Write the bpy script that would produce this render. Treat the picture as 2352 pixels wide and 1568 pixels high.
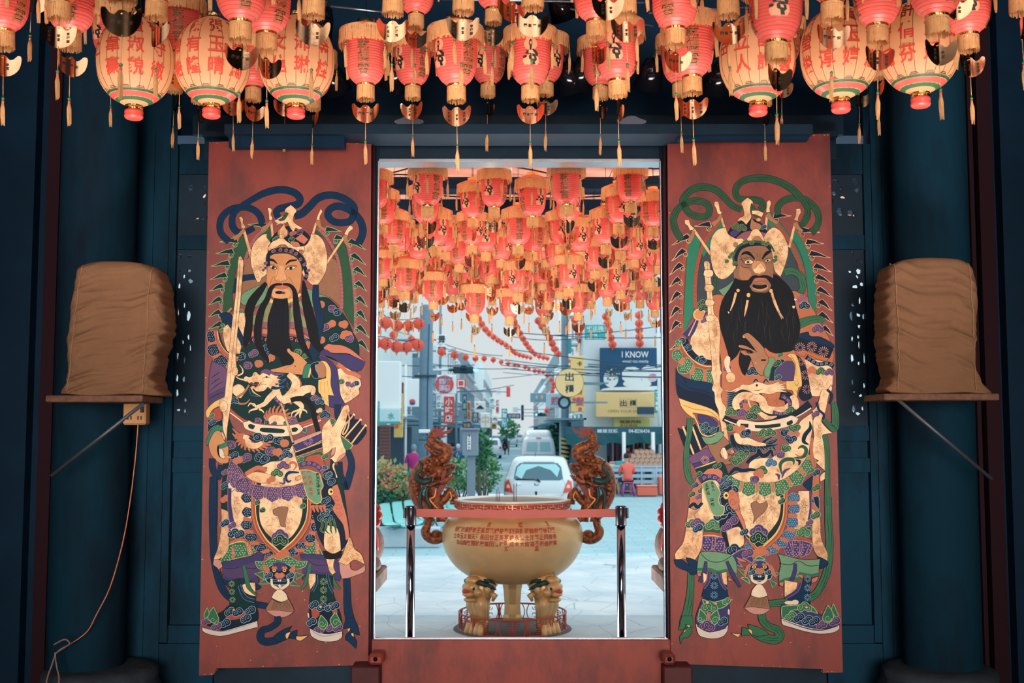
import bpy, bmesh, math, random
from mathutils import Vector, Matrix, noise as mnoise
from mathutils.geometry import tessellate_polygon
R=random.Random(7)
PI=math.pi
for o in list(bpy.data.objects): bpy.data.objects.remove(o)
SC=bpy.context.scene; COL=SC.collection
# ---------------------------------------------------------------- camera, sky, sun, exposure
F=2570.0; CZ=1.5; TH=math.atan(201/2570.0); CT,ST=math.cos(TH),math.sin(TH)
cd=bpy.data.cameras.new('camera'); cam=bpy.data.objects.new('camera',cd); COL.objects.link(cam)
cd.sensor_width=36; cd.lens=F/2352*36; cd.clip_end=900
cam.location=(0,0,CZ); cam.rotation_euler=(PI/2+TH,0,0); SC.camera=cam
cd.dof.use_dof=True; cd.dof.focus_distance=5.7; cd.dof.aperture_fstop=5.0
vs=SC.view_settings
SC.display_settings.display_device='sRGB'
vs.view_transform='Standard'; vs.look='None'; vs.gamma=1; vs.use_curve_mapping=False
vs.exposure=0.0
w=bpy.data.worlds.new('sky'); SC.world=w; w.use_nodes=True
nt=w.node_tree; bg=nt.nodes['Background']
tc=nt.nodes.new('ShaderNodeTexCoord'); sx=nt.nodes.new('ShaderNodeSeparateXYZ'); cr=nt.nodes.new('ShaderNodeValToRGB')
nt.links.new(tc.outputs['Generated'],sx.inputs[0]); nt.links.new(sx.outputs['Z'],cr.inputs[0]); nt.links.new(cr.outputs[0],bg.inputs[0])
cr.color_ramp.elements[0].position=.12; cr.color_ramp.elements[0].color=(.245,.272,.278,1)
cr.color_ramp.elements[1].position=.55; cr.color_ramp.elements[1].color=(.47,.575,.61,1)
bg.inputs[1].default_value=2.75
def light(name,kind,loc,energy,color,size=1,size_y=None,target=None,spread=None,angle=None):
    l=bpy.data.lights.new(name,kind); l.energy=energy; l.color=color
    if kind=='AREA':
        l.shape='RECTANGLE'; l.size=size; l.size_y=size_y or size
        if spread: l.spread=math.radians(spread)
    elif kind=='SUN': l.angle=angle or .02
    else: l.shadow_soft_size=size
    o=bpy.data.objects.new(name,l); COL.objects.link(o); o.location=loc
    if target: o.rotation_euler=(Vector(target)-Vector(loc)).to_track_quat('-Z','Y').to_euler()
    return o
sun=light('sun','SUN',(0,0,30),1.35,(1,.88,.80),target=(12,-9,0) ,angle=.012)
sun.rotation_euler=Vector((.85,.12,-1.0)).to_track_quat('-Z','Y').to_euler()
# warm hall light from behind the camera, then three added fills
light('hall_lamp_key','AREA',(.2,-1.6,1.7),55,(1,.82,.70),4.2,2.4,target=(0,5.7,1.6),spread=41)
light('blue_fill_low','AREA',(0,1.4,.6),6,(.5,.75,.95),6.0,.5,target=(0,5.7,.4),spread=150)  # added blue fill that lifts the dark lower timber
light('lantern_fill_up','AREA',(0,3.3,.3),62,(1,.82,.74),5.5,.6,target=(0,4.35,2.9),spread=56)  # added out of view to brighten the hanging lanterns from below
light('charm_fill_high','AREA',(0,2.5,3.55),9,(1,.84,.74),6.0,.7,target=(0,6.0,3.2),spread=100)  # added out of view as a bright panel for the charms to reflect
# ---------------------------------------------------------------- geometry helpers
def pt(x,y,d):
    u=(x-1176)/F; v=(784-y)/F; t=d/(CT-v*ST)
    return Vector((t*u,d,CZ+t*(ST+v*CT)))
def gp(x,y,z=-.7):
    u=(x-1176)/F; v=(784-y)/F; t=(z-CZ)/(ST+v*CT)
    return Vector((t*u,t*(CT-v*ST),z))
def lin(c): return tuple((v/255/12.92 if v/255<=.04045 else ((v/255+.055)/1.055)**2.4) for v in c)
MATS={}
def mat(name,rgb,rough=.6,metal=0,var=0,vs_=8,bump=0,bs=60,srgb=True,trans=0,emit=0,wave=None,spec=.5,coat=0,var2=None,stretch=(1,1,1)):
    if name in MATS: return MATS[name]
    m=bpy.data.materials.new(name); m.use_nodes=True; n=m.node_tree; b=n.nodes['Principled BSDF']
    c=(lin(rgb) if srgb else tuple(rgb))
    b.inputs['Base Color'].default_value=(*c,1); b.inputs['Roughness'].default_value=rough; b.inputs['Metallic'].default_value=metal
    b.inputs['Specular IOR Level'].default_value=spec
    if coat: b.inputs['Coat Weight'].default_value=coat; b.inputs['Coat Roughness'].default_value=.15
    if emit: b.inputs['Emission Color'].default_value=(*c,1); b.inputs['Emission Strength'].default_value=emit
    if var or bump or var2:
        t=n.nodes.new('ShaderNodeTexCoord'); mp=n.nodes.new('ShaderNodeMapping'); mp.inputs['Scale'].default_value=stretch
        n.links.new(t.outputs['Object'],mp.inputs[0])
    if var or var2:
        q=n.nodes.new('ShaderNodeTexNoise'); q.inputs['Scale'].default_value=vs_; q.inputs['Detail'].default_value=6; q.inputs['Roughness'].default_value=.65
        n.links.new(mp.outputs[0],q.inputs[0]); r=n.nodes.new('ShaderNodeValToRGB'); n.links.new(q.outputs[0],r.inputs[0])
        a=var2 and (lin(var2) if srgb else var2) or tuple(v*(1-var) for v in c)
        r.color_ramp.elements[0].position=.3 if not var2 else .36; r.color_ramp.elements[0].color=(*a,1)
        r.color_ramp.elements[1].position=.7 if not var2 else .56; r.color_ramp.elements[1].color=(*[min(1,v*(1+var*.6)) for v in c],1)
        n.links.new(r.outputs[0],b.inputs['Base Color'])
    if bump:
        q=n.nodes.new('ShaderNodeTexNoise'); q.inputs['Scale'].default_value=bs; q.inputs['Detail'].default_value=4
        n.links.new(mp.outputs[0],q.inputs[0]); bp=n.nodes.new('ShaderNodeBump'); bp.inputs['Strength'].default_value=min(1,bump); bp.inputs['Distance'].default_value=.01
        n.links.new(q.outputs[0],bp.inputs['Height']); n.links.new(bp.outputs[0],b.inputs['Normal'])
    if trans:
        tr=n.nodes.new('ShaderNodeBsdfTranslucent'); tr.inputs[0].default_value=(*c,1); mx=n.nodes.new('ShaderNodeMixShader'); mx.inputs[0].default_value=trans
        out=n.nodes['Material Output']; n.links.new(b.outputs[0],mx.inputs[1]); n.links.new(tr.outputs[0],mx.inputs[2]); n.links.new(mx.outputs[0],out.inputs[0])
    MATS[name]=m; return m
class MB:
    def __init__(s): s.v=[];s.f=[];s.m=[];s.k=0;s.mats=[];s.sm=[]
    def use(s,m):
        if m not in s.mats: s.mats.append(m)
        s.k=s.mats.index(m); return s
    def add(s,vs,fs,smooth=False):
        b=len(s.v); s.v+=[tuple(v) for v in vs]
        for f in fs: s.f.append(tuple(i+b for i in f)); s.m.append(s.k); s.sm.append(smooth)
        return s
    def box(s,a,b,bev=0):
        (x0,y0,z0),(x1,y1,z1)=a,b
        if bev:
            e=bev; pts=[];
            for z,i in ((z0,e),(z0+e,0),(z1-e,0),(z1,e)):
                for (px,py) in ((x0+i,y0+e),(x0+e,y0+i),(x1-e,y0+i),(x1-i,y0+e),(x1-i,y1-e),(x1-e,y1-i),(x0+e,y1-i),(x0+i,y1-e)): pts.append((px,py,z))
            fs=[tuple(range(7,-1,-1)),tuple(range(24,32))]
            for r in range(3):
                for k in range(8): fs.append((r*8+k,r*8+(k+1)%8,(r+1)*8+(k+1)%8,(r+1)*8+k))
            return s.add(pts,fs)
        return s.add([(x0,y0,z0),(x1,y0,z0),(x1,y1,z0),(x0,y1,z0),(x0,y0,z1),(x1,y0,z1),(x1,y1,z1),(x0,y1,z1)],
            [(0,3,2,1),(4,5,6,7),(0,1,5,4),(1,2,6,5),(2,3,7,6),(3,0,4,7)])
    def cb(s,c,d,bev=0): return s.box([c[i]-d[i]/2 for i in range(3)],[c[i]+d[i]/2 for i in range(3)],bev)
    def lathe(s,prof,n=24,c=(0,0,0),fn=None,cap=True,smooth=True,rot=0):
        vs=[]
        for r,z in prof:
            for k in range(n):
                a=2*PI*k/n+rot; q=r*(fn(a,z) if fn else 1); vs.append((c[0]+q*math.cos(a),c[1]+q*math.sin(a),c[2]+z))
        fs=[(i*n+k,i*n+(k+1)%n,(i+1)*n+(k+1)%n,(i+1)*n+k) for i in range(len(prof)-1) for k in range(n)]
        if cap: fs+= [tuple(range(n-1,-1,-1)),tuple((len(prof)-1)*n+k for k in range(n))]
        return s.add(vs,fs,smooth)
    def tube(s,path,rad,n=8,cap=True,smooth=True,flat=1,up=None):
        P=[Vector(p) for p in path]; L=len(P); rr=rad if isinstance(rad,(list,tuple)) else [rad]*L
        nrm=None; vs=[]
        for i in range(L):
            t=(P[min(i+1,L-1)]-P[max(i-1,0)]); t=t.normalized() if t.length>1e-9 else Vector((0,0,1))
            if nrm is None:
                nrm=Vector(up) if up else (Vector((0,0,1)) if abs(t.z)<.9 else Vector((0,1,0)))
            nrm=(nrm-t*nrm.dot(t)); nrm=nrm.normalized() if nrm.length>1e-6 else t.orthogonal().normalized()
            b=t.cross(nrm)
            for k in range(n):
                a=2*PI*k/n; vs.append(P[i]+(nrm*math.cos(a)*flat+b*math.sin(a))*rr[i])
        fs=[(i*n+k,i*n+(k+1)%n,(i+1)*n+(k+1)%n,(i+1)*n+k) for i in range(L-1) for k in range(n)]
        if cap: fs+=[tuple(range(n-1,-1,-1)),tuple((L-1)*n+k for k in range(n))]
        return s.add(vs,fs,smooth)
    def ball(s,c,r,n=12,m=8,smooth=True,fn=None):
        if not isinstance(r,(list,tuple)): r=(r,r,r)
        vs=[];fs=[]
        for i in range(m+1):
            t=PI*i/m
            for k in range(n):
                a=2*PI*k/n; d=(math.sin(t)*math.cos(a),math.sin(t)*math.sin(a),math.cos(t)); q=fn(d) if fn else 1
                vs.append((c[0]+r[0]*d[0]*q,c[1]+r[1]*d[1]*q,c[2]+r[2]*d[2]*q))
        for i in range(m):
            for k in range(n): fs.append((i*n+k,(i+1)*n+k,(i+1)*n+(k+1)%n,i*n+(k+1)%n))
        return s.add(vs,fs,smooth)
    def prism(s,pts,f3,th):
        """outline in 2D pts -> f3(u,v,w) ; w from 0 to th"""
        n=len(pts); a=[f3(p[0],p[1],0) for p in pts]; b=[f3(p[0],p[1],th) for p in pts]
        tr=tessellate_polygon([[Vector((p[0],p[1],0)) for p in pts]])
        fs=[tuple(t) for t in tr]+[tuple(n+i for i in reversed(t)) for t in tr]+[(i,(i+1)%n,n+(i+1)%n,n+i) for i in range(n)]
        return s.add(a+b,fs)
    def build(s,name,parent=None,mats=None,loc=None):
        me=bpy.data.meshes.new(name); me.from_pydata(s.v,[],s.f)
        for m in (mats or s.mats): me.materials.append(m)
        me.polygons.foreach_set('material_index',s.m); me.polygons.foreach_set('use_smooth',s.sm); me.update()
        bm=bmesh.new(); bm.from_mesh(me); bmesh.ops.recalc_face_normals(bm,faces=bm.faces); bm.to_mesh(me); bm.free()
        return link(name,me,parent,loc)
def link(name,me,parent=None,loc=None):
    o=bpy.data.objects.new(name,me); COL.objects.link(o)
    if parent: o.parent=parent
    if loc is not None: o.location=loc
    return o
def tag(o,label,cat,group=None,kind=None):
    o['label']=label; o['category']=cat
    if group: o['group']=group
    if kind: o['kind']=kind
    return o
def thing(name,loc,label,cat,group=None,rz=0,kind=None):
    o=bpy.data.objects.new(name,None); COL.objects.link(o); o.location=loc; o.rotation_euler=(0,0,rz); o.empty_display_size=.1
    return tag(o,label,cat,group,kind)
def cr_open(P,n=5):
    P=[Vector(p) for p in P]
    if len(P)<3: return P
    out=[]
    for i in range(len(P)-1):
        p0=P[max(i-1,0)];p1=P[i];p2=P[i+1];p3=P[min(i+2,len(P)-1)]
        for k in range(n):
            t=k/n; out.append(.5*((2*p1)+(p2-p0)*t+(2*p0-5*p1+4*p2-p3)*t*t+(3*p1-p0-3*p2+p3)*t**3))
    out.append(P[-1]); return out
def cr_closed(P,n=4,ang=75):
    P=[Vector(p) for p in P]; L=len(P); T=[]
    for i in range(L):
        a=P[i]-P[i-1]; b=P[(i+1)%L]-P[i]
        if a.length<1e-9 or b.length<1e-9: T.append(Vector([0]*len(P[0]))); continue
        T.append(Vector([0]*len(P[0])) if a.angle(b)>math.radians(ang) else None)
    out=[]
    for i in range(L):
        p1=P[i];p2=P[(i+1)%L]; l=(p2-p1).length
        def tg(j,):
            if T[j] is not None: return T[j]
            d=P[(j+1)%L]-P[j-1]; return d.normalized()*l*.9 if d.length>1e-9 else d
        m1=tg(i);m2=tg((i+1)%L)
        if m1.length==0 and m2.length==0: out.append(p1); continue
        for k in range(n):
            t=k/n; out.append((2*t**3-3*t*t+1)*p1+(t**3-2*t*t+t)*m1+(-2*t**3+3*t*t)*p2+(t**3-t*t)*m2)
    return out
# ---- text as meshes
_tc={}
def glyphs(txt,bold=.0):
    """triangulated outline of a text, height about 1, centred"""
    k=(txt,bold)
    if k in _tc: return _tc[k]
    c=bpy.data.curves.new('txt','FONT'); c.body=txt; c.size=1; c.offset=bold; c.resolution_u=2; c.align_x='CENTER'
    o=bpy.data.objects.new('txt',c); COL.objects.link(o); dg=bpy.context.evaluated_depsgraph_get(); dg.update()
    me=bpy.data.meshes.new_from_object(o.evaluated_get(dg)); bpy.data.objects.remove(o); bpy.data.curves.remove(c)
    bm=bmesh.new(); bm.from_mesh(me); bmesh.ops.triangulate(bm,faces=bm.faces)
    vs=[v.co.copy() for v in bm.verts]; fs=[tuple(v.index for v in f.verts) for f in bm.faces]; bm.free(); bpy.data.meshes.remove(me)
    if vs:
        x0=min(v.x for v in vs);x1=max(v.x for v in vs);y0=min(v.y for v in vs);y1=max(v.y for v in vs)
        vs=[Vector((v.x-(x0+x1)/2,v.y-(y0+y1)/2,0)) for v in vs]
    else: x0=x1=y0=y1=0
    _tc[k]=(vs,fs,x1-x0,y1-y0); return _tc[k]
def text_on(mb,txt,f3,h,w=None,bold=.015,slices=0):
    """place text: f3(x,z) -> point; h overall height, w overall width (stretch)"""
    vs,fs,W,H=glyphs(txt,bold)
    if not vs or H==0: return
    sy=h/H; sxx=(w/W) if w else sy
    if slices:
        bm=bmesh.new(); bv=[bm.verts.new((v.x*sxx,v.y*sy,0)) for v in vs]
        for f in fs:
            try: bm.faces.new([bv[i] for i in f])
            except ValueError: pass
        for ax in (0,1):
            ext=(W*sxx if ax==0 else H*sy)/2; k=-ext+slices
            while k<ext:
                n=(1,0,0) if ax==0 else (0,1,0); p=(k,0,0) if ax==0 else (0,k,0)
                bmesh.ops.bisect_plane(bm,geom=bm.verts[:]+bm.edges[:]+bm.faces[:],plane_co=p,plane_no=n); k+=slices
        bm.verts.index_update()
        mb.add([f3(v.co.x,v.co.y) for v in bm.verts],[tuple(v.index for v in f.verts) for f in bm.faces]); bm.free()
    else: mb.add([f3(v.x*sxx,v.y*sy) for v in vs],fs)
def vtext(mb,txt,f3,ch,cw=None,gap=1.08,bold=.02,slices=0):
    """vertical column of characters centred on f3 origin"""
    n=len(txt)
    for i,c in enumerate(txt):
        off=((n-1)/2-i)*ch*gap
        text_on(mb,c,lambda x,z,o=off: f3(x,z+o),ch*.92,(cw or ch)*.92,bold,slices)
# ---------------------------------------------------------------- painted guardians on the door leaves
PC=dict(n=(8,34,58),b=(2,50,88),B=(22,96,140),t=(2,52,56),g=(46,92,66),G=(28,110,74),e=(0,128,100),j=(104,158,122),o=(196,112,72),O=(206,120,92),
 r=(172,74,52),w=(176,122,84),s=(214,150,96),S=(232,172,118),d=(150,104,76),a=(250,208,158),A=(236,186,130),y=(240,200,118),p=(68,48,104),P=(104,68,116),
 m=(148,84,98),M=(178,134,156),k=(34,26,28),h=(10,20,30),W=(226,216,206),i=(244,226,196),l=(150,190,140),c=(130,180,206),q=(64,62,116),z=(64,46,34),u=(140,150,96),K=(62,78,90),Z=(206,150,140))
_pm={}
def pcol(c):
    if c not in _pm:
        v=.10; m=mat('paint_'+{'a':'gold_leaf','A':'old_gold'}.get(c,'colour_%02d'%list(PC).index(c)),PC[c],.55 if c not in 'aA' else .42,var=.12 if c in 'aA' else v,vs_=25 if c not in 'aA' else 16,var2=dict(a=(206,156,104),A=(186,134,88)).get(c),spec=.12 if c in 'nbhktqKg' else .3,metal=.0)
        _pm[c]=m
    return _pm[c]
def nums(s): 
    v=[float(x) for x in s.replace(',',' ').split()]; return [(v[i],v[i+1]) for i in range(0,len(v)-1,2)]
class Paint:
    def __init__(s,mapf,tiles,flip=False): s.f=mapf; s.t=tiles; s.mb=MB(); s.L=0; s.cur=None; s.rr=random.Random(3)
    def S(s,k): s.ox,s.oy,s.sc=s.t[k]; return s
    def px(s,p): return (s.ox+p[0]/s.sc,s.oy+p[1]/s.sc)
    def lev(s): s.L+=1; return s.L*8e-6
    def fill(s,c,pts,z):
        q=[Vector((a[0],a[1],0)) for a in pts]
        try: tr=tessellate_polygon([q])
        except Exception: return
        s.mb.use(pcol(c)).add([s.f(*s.px(a),z) for a in pts],[tuple(t) for t in tr])
    def band(s,c,P,w,z,closed=False):
        n=len(P); vs=[]; 
        for i in range(n):
            a=P[(i-1)%n if closed else max(i-1,0)]; b=P[(i+1)%n if closed else min(i+1,n-1)]
            dx,dy=b[0]-a[0],b[1]-a[1]; l=math.hypot(dx,dy) or 1; ww=(w[i] if isinstance(w,list) else w)/2
            nx,ny=-dy/l*ww,dx/l*ww
            vs+= [s.f(*s.px((P[i][0]+nx,P[i][1]+ny)),z),s.f(*s.px((P[i][0]-nx,P[i][1]-ny)),z)]
        m=n if closed else n-1
        s.mb.use(pcol(c)).add(vs,[(2*i,2*i+1,(2*i+3)%(2*n),(2*i+2)%(2*n)) for i in range(m)])
    def p(s,c,pts,ln='k',lw=4,sm=4,z=None):
        P=nums(pts) if isinstance(pts,str) else pts
        if sm: P=[(v[0],v[1]) for v in cr_closed(P,sm)]
        z=z or s.lev(); s.fill(c,P,z)
        if ln: s.band(ln,P,lw,z+5e-6,True)
        return P
    def s(s,c,pts,w,ln=None,lw=5,n=5,inner=None):
        P=[(v[0],v[1]) for v in cr_open(nums(pts) if isinstance(pts,str) else pts,n)]
        L=len(P)
        if isinstance(w,(tuple,list)):
            W=[]
            for i in range(L):
                t=i/(L-1)*(len(w)-1); k=min(int(t),len(w)-2); W.append(w[k]+(w[k+1]-w[k])*(t-k))
        else: W=[w]*L
        z=s.lev()
        if ln: s.band(ln,P,[x+lw for x in W],z); z=s.lev()
        s.band(c,P,W,z)
        if inner:
            z=s.lev()
            for off in (-.22,.12):
                Q=[];
                for i in range(L):
                    a=P[max(i-1,0)];b=P[min(i+1,L-1)];dx,dy=b[0]-a[0],b[1]-a[1];l=math.hypot(dx,dy) or 1
                    o=W[i]*off*(1+.5*math.sin(i*.5+off*9)); Q.append((P[i][0]-dy/l*o,P[i][1]+dx/l*o))
                s.band(inner,Q,[3.5*abs(math.sin(i*.35+off*20))+.5 for i in range(L)],z)
        return P
    def e(s,c,x,y,rx,ry=None,ln=None,a=0,lw=4):
        ry=ry or rx; P=[]
        for k in range(18):
            t=2*PI*k/18; u,v=rx*math.cos(t),ry*math.sin(t); P.append((x+u*math.cos(a)-v*math.sin(a),y+u*math.sin(a)+v*math.cos(a)))
        return s.p(c,P,ln,lw,0)
    def spiral(s,c,x,y,r,a0=0,turn=1.4,d=1,w=5,z=None):
        P=[]; n=int(13*turn)
        for k in range(n+1):
            t=k/n; rr=r*(1-.86*t); a=a0+d*2*PI*turn*t; P.append((x+rr*math.cos(a),y+rr*math.sin(a)))
        s.band(c,P,[w*(1-.45*i/n) for i in range(n+1)],z or s.lev())
    def cl(s,x,y,r,c,rim,n=3,a=0,d=1):
        """cloud of curls"""
        z0=s.lev(); B=[]
        for k in range(n):
            t=a+(k-(n-1)/2)*.95; B.append((x+math.sin(t)*r*.95*(1 if k%2==0 or n<3 else .1),y-math.cos(t)*r*.35*(1 if k%2 else -.6),r*(.72 if k%2==0 else .85)))
        for i,(bx,by,br) in enumerate(B):
            s.e(rim,bx,by,br+3); 
        for i,(bx,by,br) in enumerate(B):
            s.e(c,bx,by,br-2); s.spiral(rim,bx,by,br*.72,a+i*2.1,1.3,d if i%2 else -d,max(3.2,r*.11))
    def cs(s,c,rim,pts,r=30,n=2):
        for i,(x,y) in enumerate(nums(pts)): s.cl(x,y,r,c,rim,3 if (i+n)%3 else 2,(i*1.7)%3-1.5,1 if i%2 else -1)
    def curls(s,c,rim,pts,r,step=None):
        """border: a ribbon with curls along it"""
        P=[Vector(v) for v in cr_open(nums(pts) if isinstance(pts,str) else pts,8)]
        s.s(c,[(v[0],v[1]) for v in P],r*1.9,n=1); z=s.lev(); step=step or r*1.9; acc=0
        for i in range(1,len(P)):
            acc+=(P[i]-P[i-1]).length
            if acc>=step:
                acc=0; d=P[i]-P[i-1]; s.spiral(rim,P[i][0],P[i][1],r*.8,math.atan2(d.y,d.x)+2.2,1.35,1,r*.26,z)
    def flame(s,x,y,tx,ty,c,rim,r=30,side=1):
        dx,dy=tx-x,ty-y; l=math.hypot(dx,dy); ux,uy=dx/l,dy/l; nx,ny=-uy*side,ux*side
        def q(a,b): return (x+ux*a*l+nx*b*r,y+uy*a*l+ny*b*r)
        s.p(c,[q(-.1,-1.2),q(.35,-.9),q(.7,-.15),q(1,.1),q(.65,.55),q(.35,.6),q(.1,1.1),q(-.2,1.4)],rim,7,4)
        cx,cy=q(.02,2.1); s.e(c,cx,cy,r*.95,None,rim,0,6); s.spiral(rim,cx,cy,r*.6,math.atan2(uy,ux),1.2,side,6)
    def dots(s,c,poly,r,step):
        P=nums(poly) if isinstance(poly,str) else poly
        xs=[a[0] for a in P]; ys=[a[1] for a in P]; z=s.lev(); y=min(ys)+step*.6; row=0
        def ins(x,y):
            k=False; j=len(P)-1
            for i in range(len(P)):
                if (P[i][1]>y)!=(P[j][1]>y) and x<(P[j][0]-P[i][0])*(y-P[i][1])/(P[j][1]-P[i][1])+P[i][0]: k=not k
                j=i
            return k
        while y<max(ys):
            x=min(xs)+step*(.6 if row%2 else .15)
            while x<max(xs):
                jx,jy=x+s.rr.uniform(-.15,.15)*step,y+s.rr.uniform(-.15,.15)*step
                if all(ins(jx+a*r*1.3,jy+b*r*1.3) for a,b in ((1,0),(-1,0),(0,1),(0,-1))):
                    s.mb.use(pcol(c)).add([s.f(*s.px((jx+r*math.cos(k*PI/3),jy+r*math.sin(k*PI/3))),z) for k in range(6)],[tuple(range(6))])
                x+=step
            y+=step*.85; row+=1
    def scale(s,c,dot,poly,rim='M',r=6,step=22,lw=6):
        s.p(c,poly,rim,lw); s.dots(dot,poly,r,step)
    def crink(s,c,poly,n,l=40,w=3):
        P=nums(poly) if isinstance(poly,str) else poly
        xs=[a[0] for a in P]; ys=[a[1] for a in P]; z=s.lev()
        for _ in range(n*2):
            x=s.rr.uniform(min(xs)+l*.6,max(xs)-l*.6); y=s.rr.uniform(min(ys)+l*.5,max(ys)-l*.5); a=s.rr.uniform(0,6.3); Q=[]
            for k in range(6): Q.append((x,y)); a+=s.rr.uniform(-.9,.9); x+=math.cos(a)*l/6; y+=math.sin(a)*l/6
            s.band('w' if _%3 else c,Q,[w*.3,w*.8,w*.9,w*.7,w*.5,w*.2],z)
    def flower(s,c,x,y,r,n=12):
        z=s.lev()
        for k in range(n):
            a=2*PI*k/n; s.band(c,[(x+math.cos(a)*r*.3,y+math.sin(a)*r*.3),(x+math.cos(a)*r,y+math.sin(a)*r)],[2,max(3,r*.17)],z)
    def txt(s,c,t,x,y,h,rot=0,bold=.03):
        z=s.lev(); s.mb.use(pcol(c)); ca,sa=math.cos(rot),math.sin(rot)
        vtext(s.mb,t,lambda u,v:s.f(*s.px((x+u*ca+v*sa,y+u*sa-v*ca)),z),h,bold=bold)
    def petals(s,c,dot,rim,arc,w,l,n,gap='o',r=6,step=22):
        """skirt of scaled petals hanging along an arc"""
        A=[Vector(v) for v in cr_open(nums(arc),12)]; L=[0]
        for i in range(1,len(A)): L.append(L[-1]+(A[i]-A[i-1]).length)
        def at(t):
            d=t*L[-1]
            for i in range(1,len(A)):
                if L[i]>=d: k=(d-L[i-1])/(L[i]-L[i-1] or 1); return A[i-1].lerp(A[i],k),(A[i]-A[i-1]).normalized()
            return A[-1],(A[-1]-A[-2]).normalized()
        for i in range(n):
            for kind,t0,t1,ll in (('g',i/n,(i+.26)/n,l*.8),('p',(i+.26)/n,(i+1)/n,l)):
                p0,d0=at(t0); p1,d1=at(t1); pm,dm=at((t0+t1)/2); n0=Vector((-d0.y,d0.x)); n1=Vector((-d1.y,d1.x)); nm=Vector((-dm.y,dm.x))
                q=[p0,p1,p1+n1*ll*.8+d1*2,pm.lerp(p1,.5)+nm*ll*.95,pm+nm*ll*1.05,pm.lerp(p0,.5)+nm*ll*.95,p0+n0*ll*.8-d0*2]
                s.scale(gap if kind=='g' else c,dot,[(v.x,v.y) for v in q],rim,r if kind=='p' else r*.7,step)
def paint_left(P):
    D=P; N='h'
    P.S(2)  # everything of the upper figure in the frame of the second tile
    RB=dict(ln='h',lw=8,inner='h')
    # flags
    P.p('d','640 -60 590 30 550 200 540 400 640 360 850 250 860 -200 700 -100')
    P.p('d','1480 -200 1600 -60 1690 0 1730 300 1750 560 1600 430 1480 400 1400 200')
    P.s('b','430 380 440 300 520 220 640 190 730 185',(100,70,60),**RB)
    P.p('g','575 -370 530 -270 450 -130 400 0 380 130 335 300 315 450 300 620 430 600 450 520 440 400 460 250 500 60 640 -60 650 -100 600 -260')
    P.p('g','900 -480 820 -380 720 -300 660 -230 640 -100 690 -200 800 -280 870 -240 930 -260')
    P.curls('m','O','600 -390 510 -290 445 -170 400 -40 375 80 345 200 320 340 305 480 305 660',21)
    P.curls('m','O','860 -400 760 -330 690 -250 640 -150 600 -40 580 40',20)
    P.p('g','1450 -450 1430 -350 1560 -260 1640 -100 1700 40 1740 200 1760 420 1760 560 1900 800 1930 640 1900 400 1880 200 1840 0 1800 -180 1780 -330 1640 -180')
    P.curls('m','O','1455 -400 1540 -320 1610 -220 1680 -90 1720 60 1740 220 1750 400 1750 560',20)
    P.curls('m','O','1790 -300 1840 -150 1860 0 1885 150 1900 320 1912 500 1918 680 1905 880',20)
    for v in ('470 -250 280 -235','420 -120 230 -95','370 20 175 55','340 165 165 215','300 295 160 355','280 450 145 522','275 605 145 665','290 750 145 810','820 -430 620 -447'):
        x,y,a,b=[float(q) for q in v.split()]; P.flame(x,y,a,b,'t','l',26,-1)
    for v in ('1870 -240 2045 -140','1900 -70 2050 45','1930 90 2055 185','1945 260 2055 355','1960 440 2065 545','1965 610 2055 720','1965 790 2085 915','1980 970 2085 1085','1580 -385 1750 -363','1690 -290 1830 -250'):
        x,y,a,b=[float(q) for q in v.split()]; P.flame(x,y,a,b,'t','l',26,1)
    # ribbon above
    P.S(1)
    P.s('b','400 1230 300 1120 295 980 360 880 470 825 600 815 700 850 770 920 795 1010',75,**RB)
    P.s('b','560 790 680 720 800 655 950 610 1080 608 1190 645 1248 710 1225 775 1120 805 1000 835 965 880 990 940',(60,80,82,80,70),**RB)
    P.s('b','570 790 470 870 435 960 445 1050 500 1110 600 1110 700 1060',(60,80,60),**RB)
    P.s('b','1180 915 1270 890 1370 800 1460 710 1580 670 1700 680 1810 730 1890 800 1900 880 1850 980 1720 1000 1630 970 1582 900 1620 830 1710 800 1810 830 1890 880 1970 970 2005 1080 1990 1170 1950 1250',(90,80,78,80,84),**RB)
    # poles and finials
    for a in ('575 1090 680 1460 60','905 1000 925 1200 50','1445 1000 1400 1150 46','1775 1180 1560 1500 46'):
        x,y,u,v,w_=[float(q) for q in a.split()]; P.s('A',[(x,y),(u,v)],w_*.55,'z',5)
    for a in ('450 1190 520 1150 580 1080','800 1080 870 1030 905 975','1465 970 1490 1050 1560 1090','1795 1150 1800 1230 1850 1290'): P.s('w',a,(55,40,36),'z',5)
    for a in ('515 940 540 925 565 950 565 1000 595 1050 575 1075 545 1060 540 1000','860 825 885 820 912 850 900 900 920 950 905 970 880 965 875 900','1500 830 1518 870 1490 920 1485 975 1445 965 1465 900','1850 1035 1885 1050 1880 1080 1840 1110 1820 1160 1780 1135 1810 1080'):
        P.p('a',a,'z',5)
    # helmet
    P.p('n','890 1260 910 1180 1000 1090 1120 1040 1200 1090 1270 1080 1370 1180 1320 1290 1180 1330 950 1330')
    P.p('O','1190 1190 1270 1130 1350 1200 1300 1260 1230 1220'); P.p('O','1130 1230 1220 1230 1260 1290 1170 1290')
    P.cl(960,1200,34,'t','l',2); P.cl(1120,1200,34,'t','l',2,1); P.cl(1230,1110,34,'n','M',2,.5); P.cl(1160,1130,30,'m','O',2)
    P.p('a','1140 788 1200 840 1205 870 1180 900 1172 990 1280 1062 1245 1082 1200 1060 1170 1110 1130 1060 1100 990 1050 1015 960 1000 985 950 1085 900 1068 845',)
    P.s('g','1100 880 1050 950 990 970',(30,40,10),'z'); P.s('i','950 985 980 975 1010 1000 970 1020',(18,14,8),'z',4)
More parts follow.
